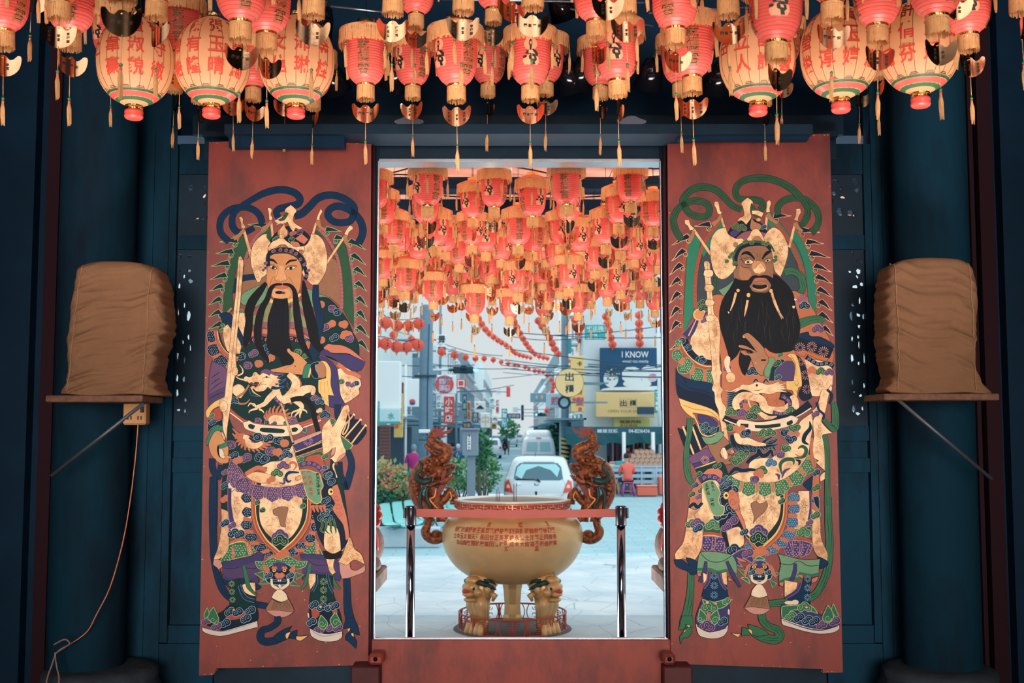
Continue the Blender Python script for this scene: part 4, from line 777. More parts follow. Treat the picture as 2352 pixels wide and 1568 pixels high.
    P.S(4)
    P.S(3)
    # gold sash right
    P.p('a','2030 120 1980 180 1920 180 1880 320 1840 400 1800 430 1830 500 1810 560 1820 760 1790 960 1840 1010 1880 1030 1850 1060 1960 1160 1900 1210 1900 1285 1975 1240 1960 1200 2020 1150 1980 1060 2015 1050 1960 900 1930 720 2040 700 1920 580 1920 520 1960 440 2000 250 2040 180','z'); P.crink('z','1830 560 1920 560 1950 900 1840 960',26,60); P.cl(1840,480,40,'p','M',2)
    P.s('b','1860 330 1880 420 1940 480 1930 540',24,'h'); P.s('b','1980 180 2040 250 2010 350',26,'h')
    P.s('G','2060 330 2080 480 2070 640 2000 600 1940 540',(60,84,90,60,40),**RB); P.s('G','1950 720 1980 900 1985 1200 1980 1568',(60,56,60),**RB); P.s('o','1800 760 1790 900 1810 1050 1830 1150',(30,34,40,10),'z')
    P.S(4)
    # big cloud arm with long nose
    P.p('n','430 -50 560 -60 640 100 690 280 700 330 650 480 580 490 540 400 500 290 480 200 440 120','h'); P.p('a','540 290 640 250 680 300 690 400 640 430 570 430','z'); P.cl(490,160,48,'n','c',2); P.cl(570,110,50,'n','c',3); P.cl(590,210,40,'q','M',2); P.cl(540,260,36,'q','M',2); P.cl(610,450,46,'n','c',3); P.cl(690,300,30,'n','c',2); P.cl(590,-40,44,'n','c',2)
    P.p('O','560 -30 640 -40 650 60 660 130 690 200 705 270 690 280 650 190 600 100 560 50','z'); P.spiral('z',600,10,38,0,1.4,1,5); P.spiral('z',630,90,30,0,1.3,1,4); P.e('y',545,-10,26,30,'k'); P.e('k',548,-10,11)
    P.p('q','620 470 700 440 770 520 760 560 690 520 640 540 680 590 610 560 580 500','M',7); P.cl(720,480,40,'p','M',2); P.p('O','620 500 690 530 720 550 650 540','z')
    # trousers
    P.p('j','325 470 420 460 560 480 600 500 630 570 630 700 560 630 480 640 380 620 330 640 295 640 300 560','h'); P.s('G','300 610 400 610 470 632 560 620 625 660',(26,26,26)); P.s('h','330 480 400 540 500 545 580 500',5)
    P.p('j','975 480 1060 500 1200 530 1330 520 1320 600 1320 660 1250 650 1150 640 1180 690 1100 680 1030 700 985 750 985 640 1000 560','h'); P.s('G','985 720 1060 690 1170 690',24); P.s('G','1150 640 1240 660 1320 650',24); P.s('h','985 560 1080 570 1150 540 1230 580 1320 575',5)
    P.s('q','370 540 360 620 320 720',(20,34,26),'h'); P.s('q','545 540 590 640 660 760',(22,34,16),'h'); P.s('q','1120 560 1110 650 1050 780',(24,34,26),'h'); P.p('O','295 640 330 640 330 665 305 665','h'); P.p('O','555 670 600 700 620 700 560 710','h'); P.p('O','985 720 1025 715 1020 755 990 745','h'); P.p('O','1260 690 1315 670 1300 710 1260 725','h'); P.p('O','1140 650 1185 655 1190 690 1150 670','h')
    # boots
    P.p('b','385 640 480 640 500 640 545 740 550 780 560 850 440 880 335 835 350 780 380 700','h'); P.p('a','345 640 380 650 375 700 350 730','z'); P.p('a','500 640 545 630 550 740 520 730','z'); P.s('q','395 640 390 710 350 770',(16,22,16),'M'); P.s('q','480 640 500 720 545 780',(16,22,16),'M')
    for y in (665,745,825): P.flower('c',440,y,32)
    P.p('q','345 850 440 880 555 850 570 950 550 1120 440 1130 290 1060 300 960','h'); P.p('G','340 860 440 885 555 850 555 900 480 940 370 920','l',7)
    P.cl(400,930,46,'G','l',3); P.e('A',382,888,16,14,'k'); P.e('A',452,898,16,14,'k'); P.p('G','320 940 375 1000 370 1060 300 1030','l',7); P.p('G','465 950 485 1030 440 1080 405 1010','l',7); P.spiral('l',325,1030,32,0,1.3,1,6); P.spiral('l',450,1035,32,0,1.3,-1,6); P.p('O','375 970 415 970 400 1040 385 1040','z')
    P.cl(380,1090,44,'q','M',3); P.cl(510,1050,34,'n','c',2); P.cl(540,880,28,'G','l',2); P.p('W','285 1060 330 1110 420 1130 520 1110 555 1070 550 1130 500 1180 400 1190 310 1160','h'); P.s('q','295 1085 400 1135 550 1100',(4,8,4)); P.p('W','555 940 572 950 568 1000 552 980','h')
    P.p('b','1190 680 1260 680 1240 840 1250 900 1130 890 1030 850 1110 780 1180 740','h'); P.p('a','1030 700 1140 720 1120 790 1030 840','z'); P.s('q','1165 720 1130 790 1035 850',(18,26,18),'M')
    for y in (690,765,845): P.flower('c',1232-y*.01,y,30)
    P.p('q','1010 900 1130 910 1260 930 1350 1000 1480 1030 1490 1080 1360 1110 1200 1090 1010 1020','h'); P.p('G','1010 920 1120 910 1260 920 1310 980 1200 950 1080 960 1060 1030 1010 1010','l',7); P.cl(1080,1010,40,'G','l',2); P.cl(1200,930,40,'G','l',3); P.e('A',1215,928,13,11,'k'); P.e('i',1080,890,50,16); P.e('i',1120,885,30,20)
    for a in ((1150,1020,'n','c'),(1220,1040,'n','c'),(1280,1050,'n','c'),(1340,1080,'p','M'),(1450,1050,'q','M')): P.cl(a[0],a[1],38,a[2],a[3],2)
    P.p('G','1395 910 1430 960 1440 1020 1400 1060 1350 1030 1370 960','l',7); P.p('G','1440 895 1485 1000 1460 1010 1425 950','l',6); P.spiral('l',1395,1020,32,0,1.3,1,6)
    P.p('W','1005 1020 1120 1060 1250 1100 1370 1110 1490 1075 1490 1110 1440 1140 1330 1152 1200 1130 1080 1095 1010 1070','h'); P.s('q','1015 1035 1200 1100 1340 1120 1480 1085',(4,10,4))
    # beast mask
    for a in ('700 620 635 605 690 660','720 680 660 680 740 730','930 640 1005 640 950 670','900 690 965 730 930 765','770 530 820 500 870 530'): P.p('G',a,'l',7)
    P.p('n','740 590 790 540 860 540 920 600 920 680 870 700 780 700 735 670','c',7); P.p('q','780 545 830 535 870 550 850 590 820 600 790 580',None); P.p('o','745 560 725 600 700 680 695 640 715 580','O',6); P.p('o','890 565 930 590 960 680 920 640','O',6)
    for x in (775,865): P.p('O',[(x-26,572),(x-12,552),(x,566),(x+14,552),(x+26,574),(x,584)],'r',4); P.e('y',x,590,19,15,'k'); P.e('k',x,590,7)
    P.p('w','780 625 800 600 820 605 845 600 865 630 840 645 800 645','O',5); P.s('b','760 665 800 655 830 665 870 655',(8,14,14,8),'c'); P.p('W','806 660 820 660 820 678 808 676','z',3); P.p('W','823 660 836 660 834 676 823 678','z',3); P.cl(755,640,24,'n','c',2); P.cl(890,640,24,'n','c',2)
    P.s('i','755 655 760 700 800 722 830 725 870 700 880 655',(18,22,24,22,18),'z'); P.p('i','800 735 835 735 870 780 888 830 820 850 750 830 755 790','z'); P.p('d','745 830 820 850 888 835 900 900 915 945 860 975 800 985 740 965 690 930 720 880','k'); P.p('Z','690 930 760 925 850 935 912 945 860 980 790 988 735 968','z')
    for i in range(12): P.s('z',[(760+i*10,848),(750+i*12,890),(735+i*14,925)],(3,3,1),n=2)
    # ribbon ends
    P.s('G','840 985 850 1040 900 1090 970 1120 990 1170 950 1200 850 1180 760 1130',(60,60,60,70,70,70,60),**RB); P.p('G','720 1070 800 1090 880 1130 900 1160 800 1170 750 1150','h'); P.p('y','705 1105 755 1120 760 1160','h'); P.p('G','675 1095 720 1110 745 1160 670 1170','h'); P.p('y','580 1145 640 1150 665 1150 640 1180','h')
    P.p('G','140 1120 170 1000 260 1000 265 1100 200 1070 190 1110','h'); P.p('y','205 1075 240 1080 230 1100','h'); P.p('G','195 1110 240 1090 255 1130 220 1180 180 1190 160 1240 150 1180 170 1150','h'); P.p('y','180 1130 200 1110 198 1135','h')
    # jade banner
    P.S(3)
    P.curls('q','M','450 1270 560 1220 680 1260 740 1360',30)
    P.p('n','700 1340 760 1270 830 1290 840 1400 760 1420 700 1500 740 1600 700 1620','c'); P.cl(740,1340,46,'n','c',2); P.cl(800,1310,40,'n','c',2); P.cl(710,1440,40,'n','c',2)
    P.p('j','480 1310 600 1265 680 1370 700 1420 680 1500 700 1560 745 1580 740 1660 700 1690 620 1680 560 1560','y',8)
    P.txt('k','弟沃人',610,1340,38,-.2); P.txt('k','王錫河',545,1375,46,-.18); P.txt('k','潭彬',605,1530,50,-.15)
    P.p('O','800 1400 850 1370 890 1420 930 1500 910 1600 860 1620 800 1540','z'); P.spiral('z',850,1520,44,0,1.4,1,5); P.spiral('z',840,1420,26,0,1.3,1,4); P.e('y',770,1450,36,46,'k'); P.e('k',772,1448,16)
# ---------------------------------------------------------------- the hall's front wall
X=lambda x,y,d:pt(x,y,d).x
Z=lambda y,d:pt(1176,y,d).z
M_blue=mat('blue_painted_timber',(14,56,78),.7,var=.4,vs_=3,bump=.25,bs=30,spec=.12,stretch=(1,1,.35),var2=(14,38,54))
M_col=mat('column_blue_paint',(14,48,66),.8,var=.35,vs_=2.5,bump=.2,bs=20,spec=.08,var2=(20,34,48),stretch=(1,1,.3))
M_blued=mat('dark_blue_timber',(14,46,66),.6,var=.4,vs_=3,spec=.25)
M_navy=mat('navy_timber',(8,46,72),.7,var=.3,vs_=3,spec=.2)
M_red=mat('red_lacquer_timber',(138,57,49),.5,vs_=3.5,bump=.12,bs=40,spec=.35,var=.1,var2=(104,46,46),stretch=(1,1,.5))
M_board=mat('dull_red_board',(50,30,38),.8,spec=.1)
M_redd=mat('dark_red_timber',(80,36,40),.6,var=.3,vs_=4,spec=.3)
M_metal=mat('steel_edge',(190,205,215),.25,metal=.9)
M_stone=mat('grey_stone',(50,64,76),.85,var=.3,vs_=12,bump=.8,bs=25)
def bpx(mb,x0,y0,x1,y1,d,th,yr=None,bev=0):
    ym=yr or (y0+y1)/2
    return mb.box((X(x0,ym,d),d,Z(y1,d)),(X(x1,ym,d),d+th,Z(y0,d)),bev)
def struct(name,mb,label,cat='wall'):
    return tag(mb.build(name),label,cat,kind='structure')
struct('floor',MB().use(mat('hall_floor',(40,38,40),.4,var=.3)).box((-4,-7,-.12),(4,5.75,0)),'dark tiled hall floor inside the temple','floor')
struct('ceiling',MB().use(M_navy).box((-4,-7,4.1),(4,6.3,4.25)),'dark timber ceiling above the hanging lanterns','ceiling')
struct('wall_back',MB().use(M_navy).box((-4,-7.2,0),(4,-7,4.2)),'dark wall behind the hall','wall')
struct('wall_left',MB().use(M_navy).box((-4.2,-7,0),(-4,6.3,4.2)),'dark side wall at the far left','wall')
struct('wall_right',MB().use(M_navy).box((4,-7,0),(4.2,6.3,4.2)),'dark side wall at the far right','wall')
# threshold
m=MB().use(M_red); m.box((X(853,1468,5.72),5.72,0),(X(1540,1468,5.72),5.755,Z(1468,5.72)),.004)
m.use(M_metal).box((X(860,1466,5.74),5.725,Z(1468.6,5.73)),(X(1533,1466,5.74),5.757,Z(1465,5.73)))
struct('trim_1',m,'high red threshold board under the doorway with a bright metal edge','threshold')
m=MB().use(M_redd)
for a,b in ((806,872),(1524,1590)): bpx(m,a,1531,b,1700,5.62,.22,1520,.006)
struct('trim_2',m,'dark red pivot blocks at both ends of the threshold','threshold')
for i,(a,b) in enumerate(((845,880),(1523,1552))):
    t=MB().use(M_red); bpx(t,a,1503,b,1527,5.56,.1,1515,.012)
    t.use(mat('black_iron',(20,22,26),.3,metal=.8)).ball(((X((a+b)/2,1515,5.56)),5.555,Z(1513,5.56)),.011)
    tag(t.build('door_pivot'),['red pivot peg with iron stud at the foot of the left door leaf','red pivot peg with iron stud at the foot of the right door leaf'][i],'door fitting','door pivots')
# jambs: dark reveal, bead, bright metal strip toward the street
m=MB()
for s,(a,b) in ((-1,(850,865)),(1,(1521.5,1536))):
    m.use(M_navy).box((X(a,900,5.86),5.86,0),(X(b,900,5.86),5.90,Z(300,5.86)))
    e=(b if s<0 else a); x=X(e,900,5.88); m.use(M_metal).box((min(x,x-s*.003),5.85,Z(1464,5.85)),(max(x,x-s*.006),5.875,Z(369,5.85)))
    e=(853.5 if s<0 else 1532); x=X(e,900,5.80); m.use(M_redd).tube([(x,5.80,0),(x,5.80,Z(330,5.8))],.008)
struct('trim_3',m,'dark door jambs with thin metal strips around the opening','door frame')
m=MB().use(M_blued)
m.box((X(470,320,5.88),5.88,Z(366,5.88)),(X(1920,320,5.88),6.05,Z(318,5.88)))
m.box((X(470,320,5.84),5.80,Z(318,5.84)),(X(1920,320,5.84),6.05,Z(306,5.84)))
m.box((X(440,290,5.84),5.86,Z(306,5.84)),(X(1940,290,5.84),6.05,Z(262,5.84)))
m.use(M_navy).box((X(525,330,5.60),5.60,Z(337,5.6)),(X(791,330,5.6),5.66,Z(300,5.6))); m.box((X(1556,325,5.60),5.60,Z(320,5.6)),(X(1858,325,5.6),5.66,Z(300,5.6)))
m.use(M_blued).box((X(520,300,5.60),5.56,Z(312,5.6)),(X(1862,300,5.6),5.8,Z(290,5.6)))
m.use(M_metal).box((X(863,370,5.88),5.87,Z(373,5.88)),(X(1523,370,5.88),6.0,Z(365.5,5.88)))
struct('trim_4',m,'dark lintel beams above the doorway with a pale metal strip','lintel')
struct('wall_upper',MB().use(M_navy).box((-4,6.05,Z(306,6.0)),(4,6.3,4.15)),'dark upper wall above the lintel','wall')
for i,cx in enumerate((943,1447)):
    t=MB().use(mat('grey_blue_lacquer',(120,140,165),.35,var=.2)); c=pt(cx,290,5.78); P=[]
    for k in range(24):
        a=2*PI*k/24; r=1+.13*math.cos(4*a); P.append((.062*r*math.cos(a)*1.1,.028*r*math.sin(a)))
    t.prism(P,lambda u,v,w,c=c:Vector((c.x+u,c.y-w,c.z+v)),.09)
    t.use(M_navy).prism([(a*1.5,b*.4-.004) for a,b in P],lambda u,v,w,c=c:Vector((c.x+u,c.y-.03-w*.3,c.z+v)),.09)
    tag(t.build('lintel_boss'),['grey lobed wooden boss on the lintel, left of the two','grey lobed wooden boss on the lintel, right of the two'][i],'ornament','lintel bosses')
struct('wall_behind_leaves',MB().use(M_blued).box((X(486,985,5.9),5.9,0),(X(852,985,5.9),6.04,Z(318,5.9))).box((X(1534,985,5.9),5.9,0),(X(1905,985,5.9),6.04,Z(318,5.9))),'dark blue timber wall behind the two opened door leaves','wall')
# side panels
def carve(mb,x0,y0,x1,y1,d,holes,seed):
    """fretwork panel: light seen through pierced holes is real: the board has openings"""
    rr=random.Random(seed); z0,z1=Z(y1,d),Z(y0,d); xa,xb=X(x0,(y0+y1)/2,d),X(x1,(y0+y1)/2,d)
    outer=[Vector((xa,z0,0)),Vector((xb,z0,0)),Vector((xb,z1,0)),Vector((xa,z1,0))]; loops=[outer]; vs=list(outer)
    for (hx,hy,rx,ry) in holes:
        c=pt(hx,hy,d); n=7; a0=rr.random()*6; L=[]
        for k in range(n):
            a=a0-2*PI*k/n; q=rr.uniform(.55,1.15); L.append(Vector((c.x+rx/450*q*math.cos(a),c.z+ry/450*q*math.sin(a),0)))
        loops.append(L); vs+=L
    tr=tessellate_polygon(loops); n=len(vs)
    V=[(v.x,d,v.y) for v in vs]+[(v.x,d+.02,v.y) for v in vs]; fs=[tuple(t) for t in tr]+[tuple(i+n for i in reversed(t)) for t in tr]; o=0
    for L in loops:
        k=len(L); fs+=[(o+i,o+(i+1)%k,n+o+(i+1)%k,n+o+i) for i in range(k)]; o+=k
    mb.add(V,fs)
HL=[(437,432,7,8),(470,430,9,5),(469,450,5,8),(473,468,5,7),(452,503,8,6),(466,508,8,7),(478,501,4,6)]
HLV=[(414,590,5,8),(436,588,7,4),(414,622,2,3),(434,622,6,5),(422,634,3,6),(437,645,7,6),(411,656,4,8),(423,700,3,9),(409,715,2,18),(433,725,7,14),(432,775,4,8),(419,785,3,7),(436,800,3,10),(407,820,3,16),(423,828,3,12),(406,866,4,12),(422,870,4,8),(406,902,4,14),(425,918,6,6),(410,942,6,3),(424,943,4,6),(429,952,3,4)]
HR=[(1918,417,9,6),(1964,417,10,8),(1969,437,6,8),(1932,432,4,6),(1917,443,8,6),(1937,453,8,4),(1912,463,3,6),(1929,487,10,10),(1952,489,10,8),(1961,492,4,6)]
HRV=[(1959,583,3,9),(1979,590,4,16),(1966,598,3,4),(1953,624,6,4),(1973,622,6,8),(1970,635,4,5),(1965,658,8,5),(1981,652,6,6),(1959,700,4,5),(1976,690,4,10),(1956,728,5,14),(1972,723,7,6),(1985,728,6,8),(1974,750,5,7),(1958,778,5,8),(1972,772,4,6),(1974,790,3,12),(1958,822,5,14),(1986,822,4,18),(1974,835,4,5),(1959,876,3,10),(1986,885,4,11),(1963,900,5,3),(1977,908,5,4),(1962,938,5,12),(1972,950,7,6),(1982,938,4,8)]
for s,(x0,x1,HA,HB,nm) in {-1:(384,492,HL,HLV,'left'),1:(1898,2012,HR,HRV,'right')}.items():
    d=5.9; m=MB().use(M_blue)
    g=lambda a,b,y0,y1,dd,mm=None: bpx((mm or m),a,y0,b,y1,dd,.05)
    ins=(398,492) if s<0 else (1898,1998); sti=(384,398) if s<0 else (1998,2013)
    sl=lambda xx,y: xx+s*(y-985)*.033
    def vbar(a,b,y0,y1,dd,th):
        y=(y0+y1)/2; m.box((X(a,985,dd),dd,Z(y1,dd)),(X(b,985,dd),dd+th,Z(y0,dd)))
    vbar(*( (376,394) if s<0 else (1998,2016)),330,1475,5.87,.06)
    for (ya,yb) in ((330,400),(540,572),(978,1012),(1052,1084),(1436,1478)): bpx(m,ins[0],ya,ins[1],yb,5.885,.05,985)
    bpx(m,ins[0],1012,ins[1],1052,5.915,.03,985); bpx(m,ins[0],1084,ins[1],1436,5.915,.03,985)
    if s<0: bpx(m,300,1478,500,1640,5.87,.06,985)
    else: bpx(m,1890,1478,2110,1640,5.87,.06,985)
    carve(m.use(M_blued),ins[0],400,ins[1],540,5.90,HA,1); carve(m,ins[0],572,ins[1],978,5.90,HB,2)
    vb=(412,404) if s<0 else (1938,1945)
    m.use(M_blue); vbar(*((300,376) if s<0 else (2016,2100)),100,1640,5.86,.12); vbar(*((336,340) if s<0 else (2040,2044)),300,1640,5.852,.02)
    m.use(M_navy); vbar(*((60,300) if s<0 else (2100,2320)),60,1640,5.98,.1); vbar(*((-500,60) if s<0 else (2320,2900)),0,1640,5.9,.1)
    struct('wall_front_'+nm,m,'blue panelled timber screen with pierced carvings on the %s of the doorway'%nm)
    # column
    cx=(212,2150)[s>0]; c=pt(cx,985,5.62); m=MB().use(M_col); m.lathe([(.185,0.32),(.185,3.95)],40,(c.x,5.62,0),cap=False)
    struct('column_'+nm,m,'round blue timber column %s of the door, paint chipped'%nm,'column')
    m=MB().use(M_stone); cxb=X(215 if s<0 else 2175,1530,5.5)
    m.lathe([(.26,-.1),(.28,.0),(.30,.1),(.305,.17),(.29,.24),(.27,.28),(.275,.30),(.27,.325),(.24,.34),(.2,.345)],48,(cxb,5.6,.0),fn=lambda a,z:1+.02*math.sin(a*9+z*40)*math.cos(a*5)+.012*mnoise.noise((a*6,z*30,1)))
    for k in range(16):
        a=2*PI*k/16; m.ball((cxb+.29*math.cos(a),5.6+.29*math.sin(a),.12),(.035,.035,.04),8,6); m.ball((cxb+.30*math.cos(a+.2),5.6+.30*math.sin(a+.2),.17),(.02,.02,.02),8,6)
    struct('trim_%d'%(5+(s>0)),m,'carved grey stone drum under the %s column'%nm,'column base')
    # red boards at the outer side
    m=MB().use(M_board)
    for a,b,dd in (((78,108,5.9),(120,134,5.9)) if s<0 else ((2278,2312,5.9),(2256,2266,5.9))): m.box((X(a,1300,dd),dd,0),(X(b,1300,dd),dd+.05,4))
    struct('trim_%d'%(7+(s>0)),m,'dull red vertical boards beside the %s column'%nm,'trim')
# ---------------------------------------------------------------- door leaves with guardians
def leaf(name,label,xin,xout,din,dout,outline,paintfn,tiles,plabel):
    p0=Vector((X(xin,985,din),din)); p1=Vector((X(xout,985,dout),dout)); dv=(p1-p0).normalized(); nrm=Vector((dv.y,-dv.x))
    if nrm.y>0: nrm=-nrm
    def f(x,y,z):
        u=(x-1176)/F; v=(784-y)/F; D=Vector((u,CT-v*ST)); t=p0.dot(nrm)/D.dot(nrm)
        q=D*t+nrm*z; return Vector((q.x,q.y,CZ+t*(ST+v*CT)))
    org=f(xin,1530,0)
    root=thing(name,org,label,'door',kind='structure')
    P=nums(outline); m=MB().use(M_red); a=[f(x,y,0)-org for x,y in P]; b=[f(x,y,0)-org-Vector((nrm.x,nrm.y,0))*.055 for x,y in P]
    # thickness straight back
    n=len(P); tr=tessellate_polygon([[Vector((x,y,0)) for x,y in P]])
    m.add(a+b,[tuple(t) for t in tr]+[tuple(n+i for i in reversed(t)) for t in tr]+[(i,(i+1)%n,n+(i+1)%n,n+i) for i in range(n)])
    m.build('door_panel',root)
    # rubbed edges and chips
    rr=random.Random(5); m=MB().use(mat('bare_chip',(232,160,110),.8)); m2=MB()
    for _ in range(70):
        if rr.random()<.6: k=rr.randrange(n); t=rr.random(); x=P[k][0]+(P[(k+1)%n][0]-P[k][0])*t; y=P[k][1]+(P[(k+1)%n][1]-P[k][1])*t; x+= (3 if x<(xin+xout)/2 else -3); y+=(3 if y<800 else -3)
        else: x=rr.uniform(min(xin,xout)+10,max(xin,xout)-10); y=rr.uniform(1300,1520)
        s_=rr.uniform(.5,2.0); m.add([f(x+s_*math.cos(q*1.3)*rr.uniform(.5,1.2),y+s_*.7*math.sin(q*1.3),.0003)-org for q in range(5)],[tuple(range(5))])
    m.build('paint_chips',root)
    pn=Paint(lambda x,y,z:f(x,y,z+.0006)-org,tiles); paintfn(pn)
    o=pn.mb.build('painted_guardian',root); o['label']=plabel
    print('paint',name,pn.L,len(pn.mb.v)); return root
S3=5.2262; 
leaf('door_1','open left temple door leaf, red, painted with a calm bearded guardian holding a sword',851,470,5.76,5.66,
 '480 326 525 325 526 338 790 338 794 327 853 326 846 1519 842 1527 640 1532 497 1534 495 1542 490 1550 457 1551',paint_left,
 {1:(450,320,S3),2:(450,600,S3),3:(450,880,S3),4:(450,1160,3.843)},'door guardian with pale face, long black beard and upright sword')
leaf('door_2','open right temple door leaf, red, painted with a scowling bearded guardian holding a golden rod',1534,1920,5.76,5.66,
 '1533 322 1556 320 1858 316 1859 308 1906 307 1936 1544 1890 1545 1889 1536 1750 1531 1553 1524 1541 1520',paint_right,
 {1:(1520,300,S3),2:(1520,580,S3),3:(1520,860,S3),4:(1520,1140,3.664)},'door guardian with glaring eyes, bushy black beard and golden rod')
# ---------------------------------------------------------------- lanterns
ML=dict(groove=mat('red_groove',(206,70,66),.6,trans=.3),red=mat('red_lantern_plastic',(255,124,112),.34,trans=.42,var=.06,vs_=14,spec=.5),cap=mat('red_cap_cloth',(236,120,92),.8,trans=.3),
 fr=mat('gold_thread',(240,192,132),.75,trans=.25,var=.2,vs_=60),foil=mat('gold_foil',(238,190,120),.22,metal=1,bump=.6,bs=70),
 bead=mat('green_bead',(0,140,80),.3),knot=mat('red_thread',(232,92,80),.8),ink=mat('black_ink',(44,34,30),.6),gl=mat('gold_print',(156,106,60),.5),
 tan=mat('printed_tan',(250,184,140),.6,trans=.2),charm=mat('mirror_gold_foil',(250,200,158),.16,metal=1,bump=.12,bs=9,var=.1),
 cord=mat('dark_cord',(24,26,32),.8),paper=mat('oiled_paper',(242,194,150),.5,trans=.6,var=.05,vs_=9),rib=mat('lantern_rib',(92,66,34),.6),
 name=mat('red_ink',(206,66,50),.6),grn=mat('green_ink',(50,96,60),.6),redp=mat('red_plastic_ring',(240,90,80),.3),blu=mat('dark_blue_ink',(26,42,70),.6))
def lr(z,T=[(0,.037),(.008,.046),(.02,.060),(.035,.070),(.055,.0785),(.08,.083),(.12,.0865),(.17,.086),(.225,.082)]):
    for i in range(len(T)-1):
        if z<=T[i+1][0]: a=(z-T[i][0])/(T[i+1][0]-T[i][0]); return T[i][1]+(T[i+1][1]-T[i][1])*a
    return T[-1][1]
def onbody(a0,z0,r,off=.0012):
    def f(u,v):
        z=z0+v; R_=r(z)+off; a=a0+u/max(R_,.03); return (R_*math.cos(a),R_*math.sin(a),z)
    return f
LM={}
def build_lantern_meshes():
    rr=random.Random(11)
    def keep(k,mb):
        o=mb.build(k); LM[k]=o.data; bpy.data.objects.remove(o)
    m=MB(); fn_=lambda a,z:1+.012*math.cos(8*a)*min(1,z*14); zs=[.225*(i/20) for i in range(21)]
    for i in range(20):
        z0,z1=zs[i],zs[i+1]; m.use(ML['red']).lathe([(lr(z0+(z1-z0)*t)+.0008*math.sin(PI*t),z0+(z1-z0)*t) for t in (0,.3,.6,.88)],32,fn=fn_,cap=False); m.use(ML['groove']).lathe([(lr(z0+(z1-z0)*.88),z0+(z1-z0)*.88),(lr(z1),z1)],32,fn=fn_,cap=False)
    keep('body',m)
    keep('cap',MB().use(ML['cap']).lathe([(.113,.222),(.115,.229),(.112,.235),(.085,.248),(.06,.259),(.036,.266)],32,cap=False,fn=lambda a,z:1+.01*math.cos(8*a)))
    keep('top_collar',MB().use(ML['foil']).lathe([(.037,.262),(.038,.284),(.034,.285),(.034,.266)],24,cap=False))
    keep('collar',MB().use(ML['foil']).lathe([(.036,-.021),(.0385,-.018),(.037,-.010),(.0385,-.002),(.038,.004),(.030,.003)],24,cap=False,smooth=False))
    def fringe(r,z0,z1,n,w,jit,layers=2):
        m=MB().use(ML['fr'])
        m.lathe([(r*.985,z0-.006),(r,z0),(r*.99,z0+.003)],32,cap=False)
        for L in range(layers):
            for k in range(n):
                a=2*PI*(k+rr.random()*.5)/n; b=a+w/r; l=z1+rr.uniform(-jit,jit*.8); q=r*(1+rr.uniform(-.02,.045)-L*.05); am=a+rr.uniform(-.6,.6)*w/r
                m.add([(r*math.cos(a)*.99,r*math.sin(a)*.99,z0),(r*math.cos(b)*.99,r*math.sin(b)*.99,z0),(q*math.cos(am+w/r),q*math.sin(am+w/r),l),(q*math.cos(am),q*math.sin(am),l)],[(0,1,2,3)])
        return m
    keep('cap_fringe',fringe(.1155,.231,.166,120,.0048,.006)); keep('bottom_fringe',fringe(.0385,-.012,-.064,60,.0034,.008))
    def tassel(z0,ln,st,sp=.0055,n=15):
        m=MB(); m.use(ML['fr']).tube([(0,0,z0+st),(0,0,z0)],.0012,5)
        m.use(ML['bead']).ball((0,0,z0-.003),.0058,10,6); m.use(ML['knot']).tube([(0,0,z0-.008),(0,0,z0-.014),(0,0,z0-.022)],[.0035,.0046,.0036],8)
        m.use(ML['fr'])
        for k in range(n):
            a=2.4*k; q=sp*math.sqrt((k+.5)/n); l=ln*rr.uniform(.82,1.05)
            m.tube([(q*.3*math.cos(a),q*.3*math.sin(a),z0-.018),(q*1.15*math.cos(a),q*1.15*math.sin(a),z0-.04),(q*1.2*math.cos(a+.2),q*1.2*math.sin(a+.2),z0-l*.6),(q*1.1*math.cos(a+.3)+.002,q*math.sin(a+.3),z0-l)],[.0019,.0021,.0019,.0010],4,cap=False)
        return m
    keep('tassel',tassel(.153,.105,.045)); keep('charm_tassel',tassel(-.247,.10,.085,.0062,17))
    def letters(s,a0,m,z=(.146,.097,.048),h=.048):
        for c,zz in zip(s,z):
            for mt,of,bo in ((ML['ink'],.0014,.032),(ML['gl'],.0024,.004)):
                m.use(mt); text_on(m,c,onbody(a0,zz,lr,of),h,.050,bo,.012)
    def pic(a0,m):
        def pg(k,P,of=.0013):
            m.use(k); bm=bmesh.new(); f_=onbody(a0,0,lr,of); V=[Vector((x*.001,y*.001,0)) for x,y in P]
            tr=tessellate_polygon([V]); bv=[bm.verts.new(v) for v in V]
            for t in tr:
                try: bm.faces.new([bv[i] for i in t])
                except ValueError: pass
            for k_ in range(-4,5): bmesh.ops.bisect_plane(bm,geom=bm.verts[:]+bm.edges[:]+bm.faces[:],plane_co=(k_*.012,0,0),plane_no=(1,0,0))
            for k_ in range(3,18): bmesh.ops.bisect_plane(bm,geom=bm.verts[:]+bm.edges[:]+bm.faces[:],plane_co=(0,k_*.011,0),plane_no=(0,1,0))
            bm.verts.index_update(); m.add([f_(v.co.x,v.co.y) for v in bm.verts],[tuple(v.index for v in f.verts) for f in bm.faces]); bm.free()
        pg(ML['tan'],[(28*math.cos(t*PI/12),148+28*math.sin(t*PI/12)) for t in range(24)])
        pg(ML['tan'],[(-26,62),(28,60),(36,74),(34,92),(20,100),(-4,104),(-24,96),(-34,80)],.0016)
        pg(ML['ink'],[(-8,150),(-6,162),(0,168),(7,162),(9,150),(5,141),(2,120),(-3,120),(-4,140)],.0019)
        pg(ML['tan'],[(-3,158),(3,158),(4,150),(0,145),(-4,150)],.0023)
        pg(ML['ink'],[(-16,118),(-4,124),(12,126),(24,118),(32,106),(28,96),(14,98),(2,104),(-10,104),(-22,106)],.002)
        pg(ML['tan'],[(-8,122),(6,122),(14,112),(20,104),(4,108),(-8,108)],.0024)
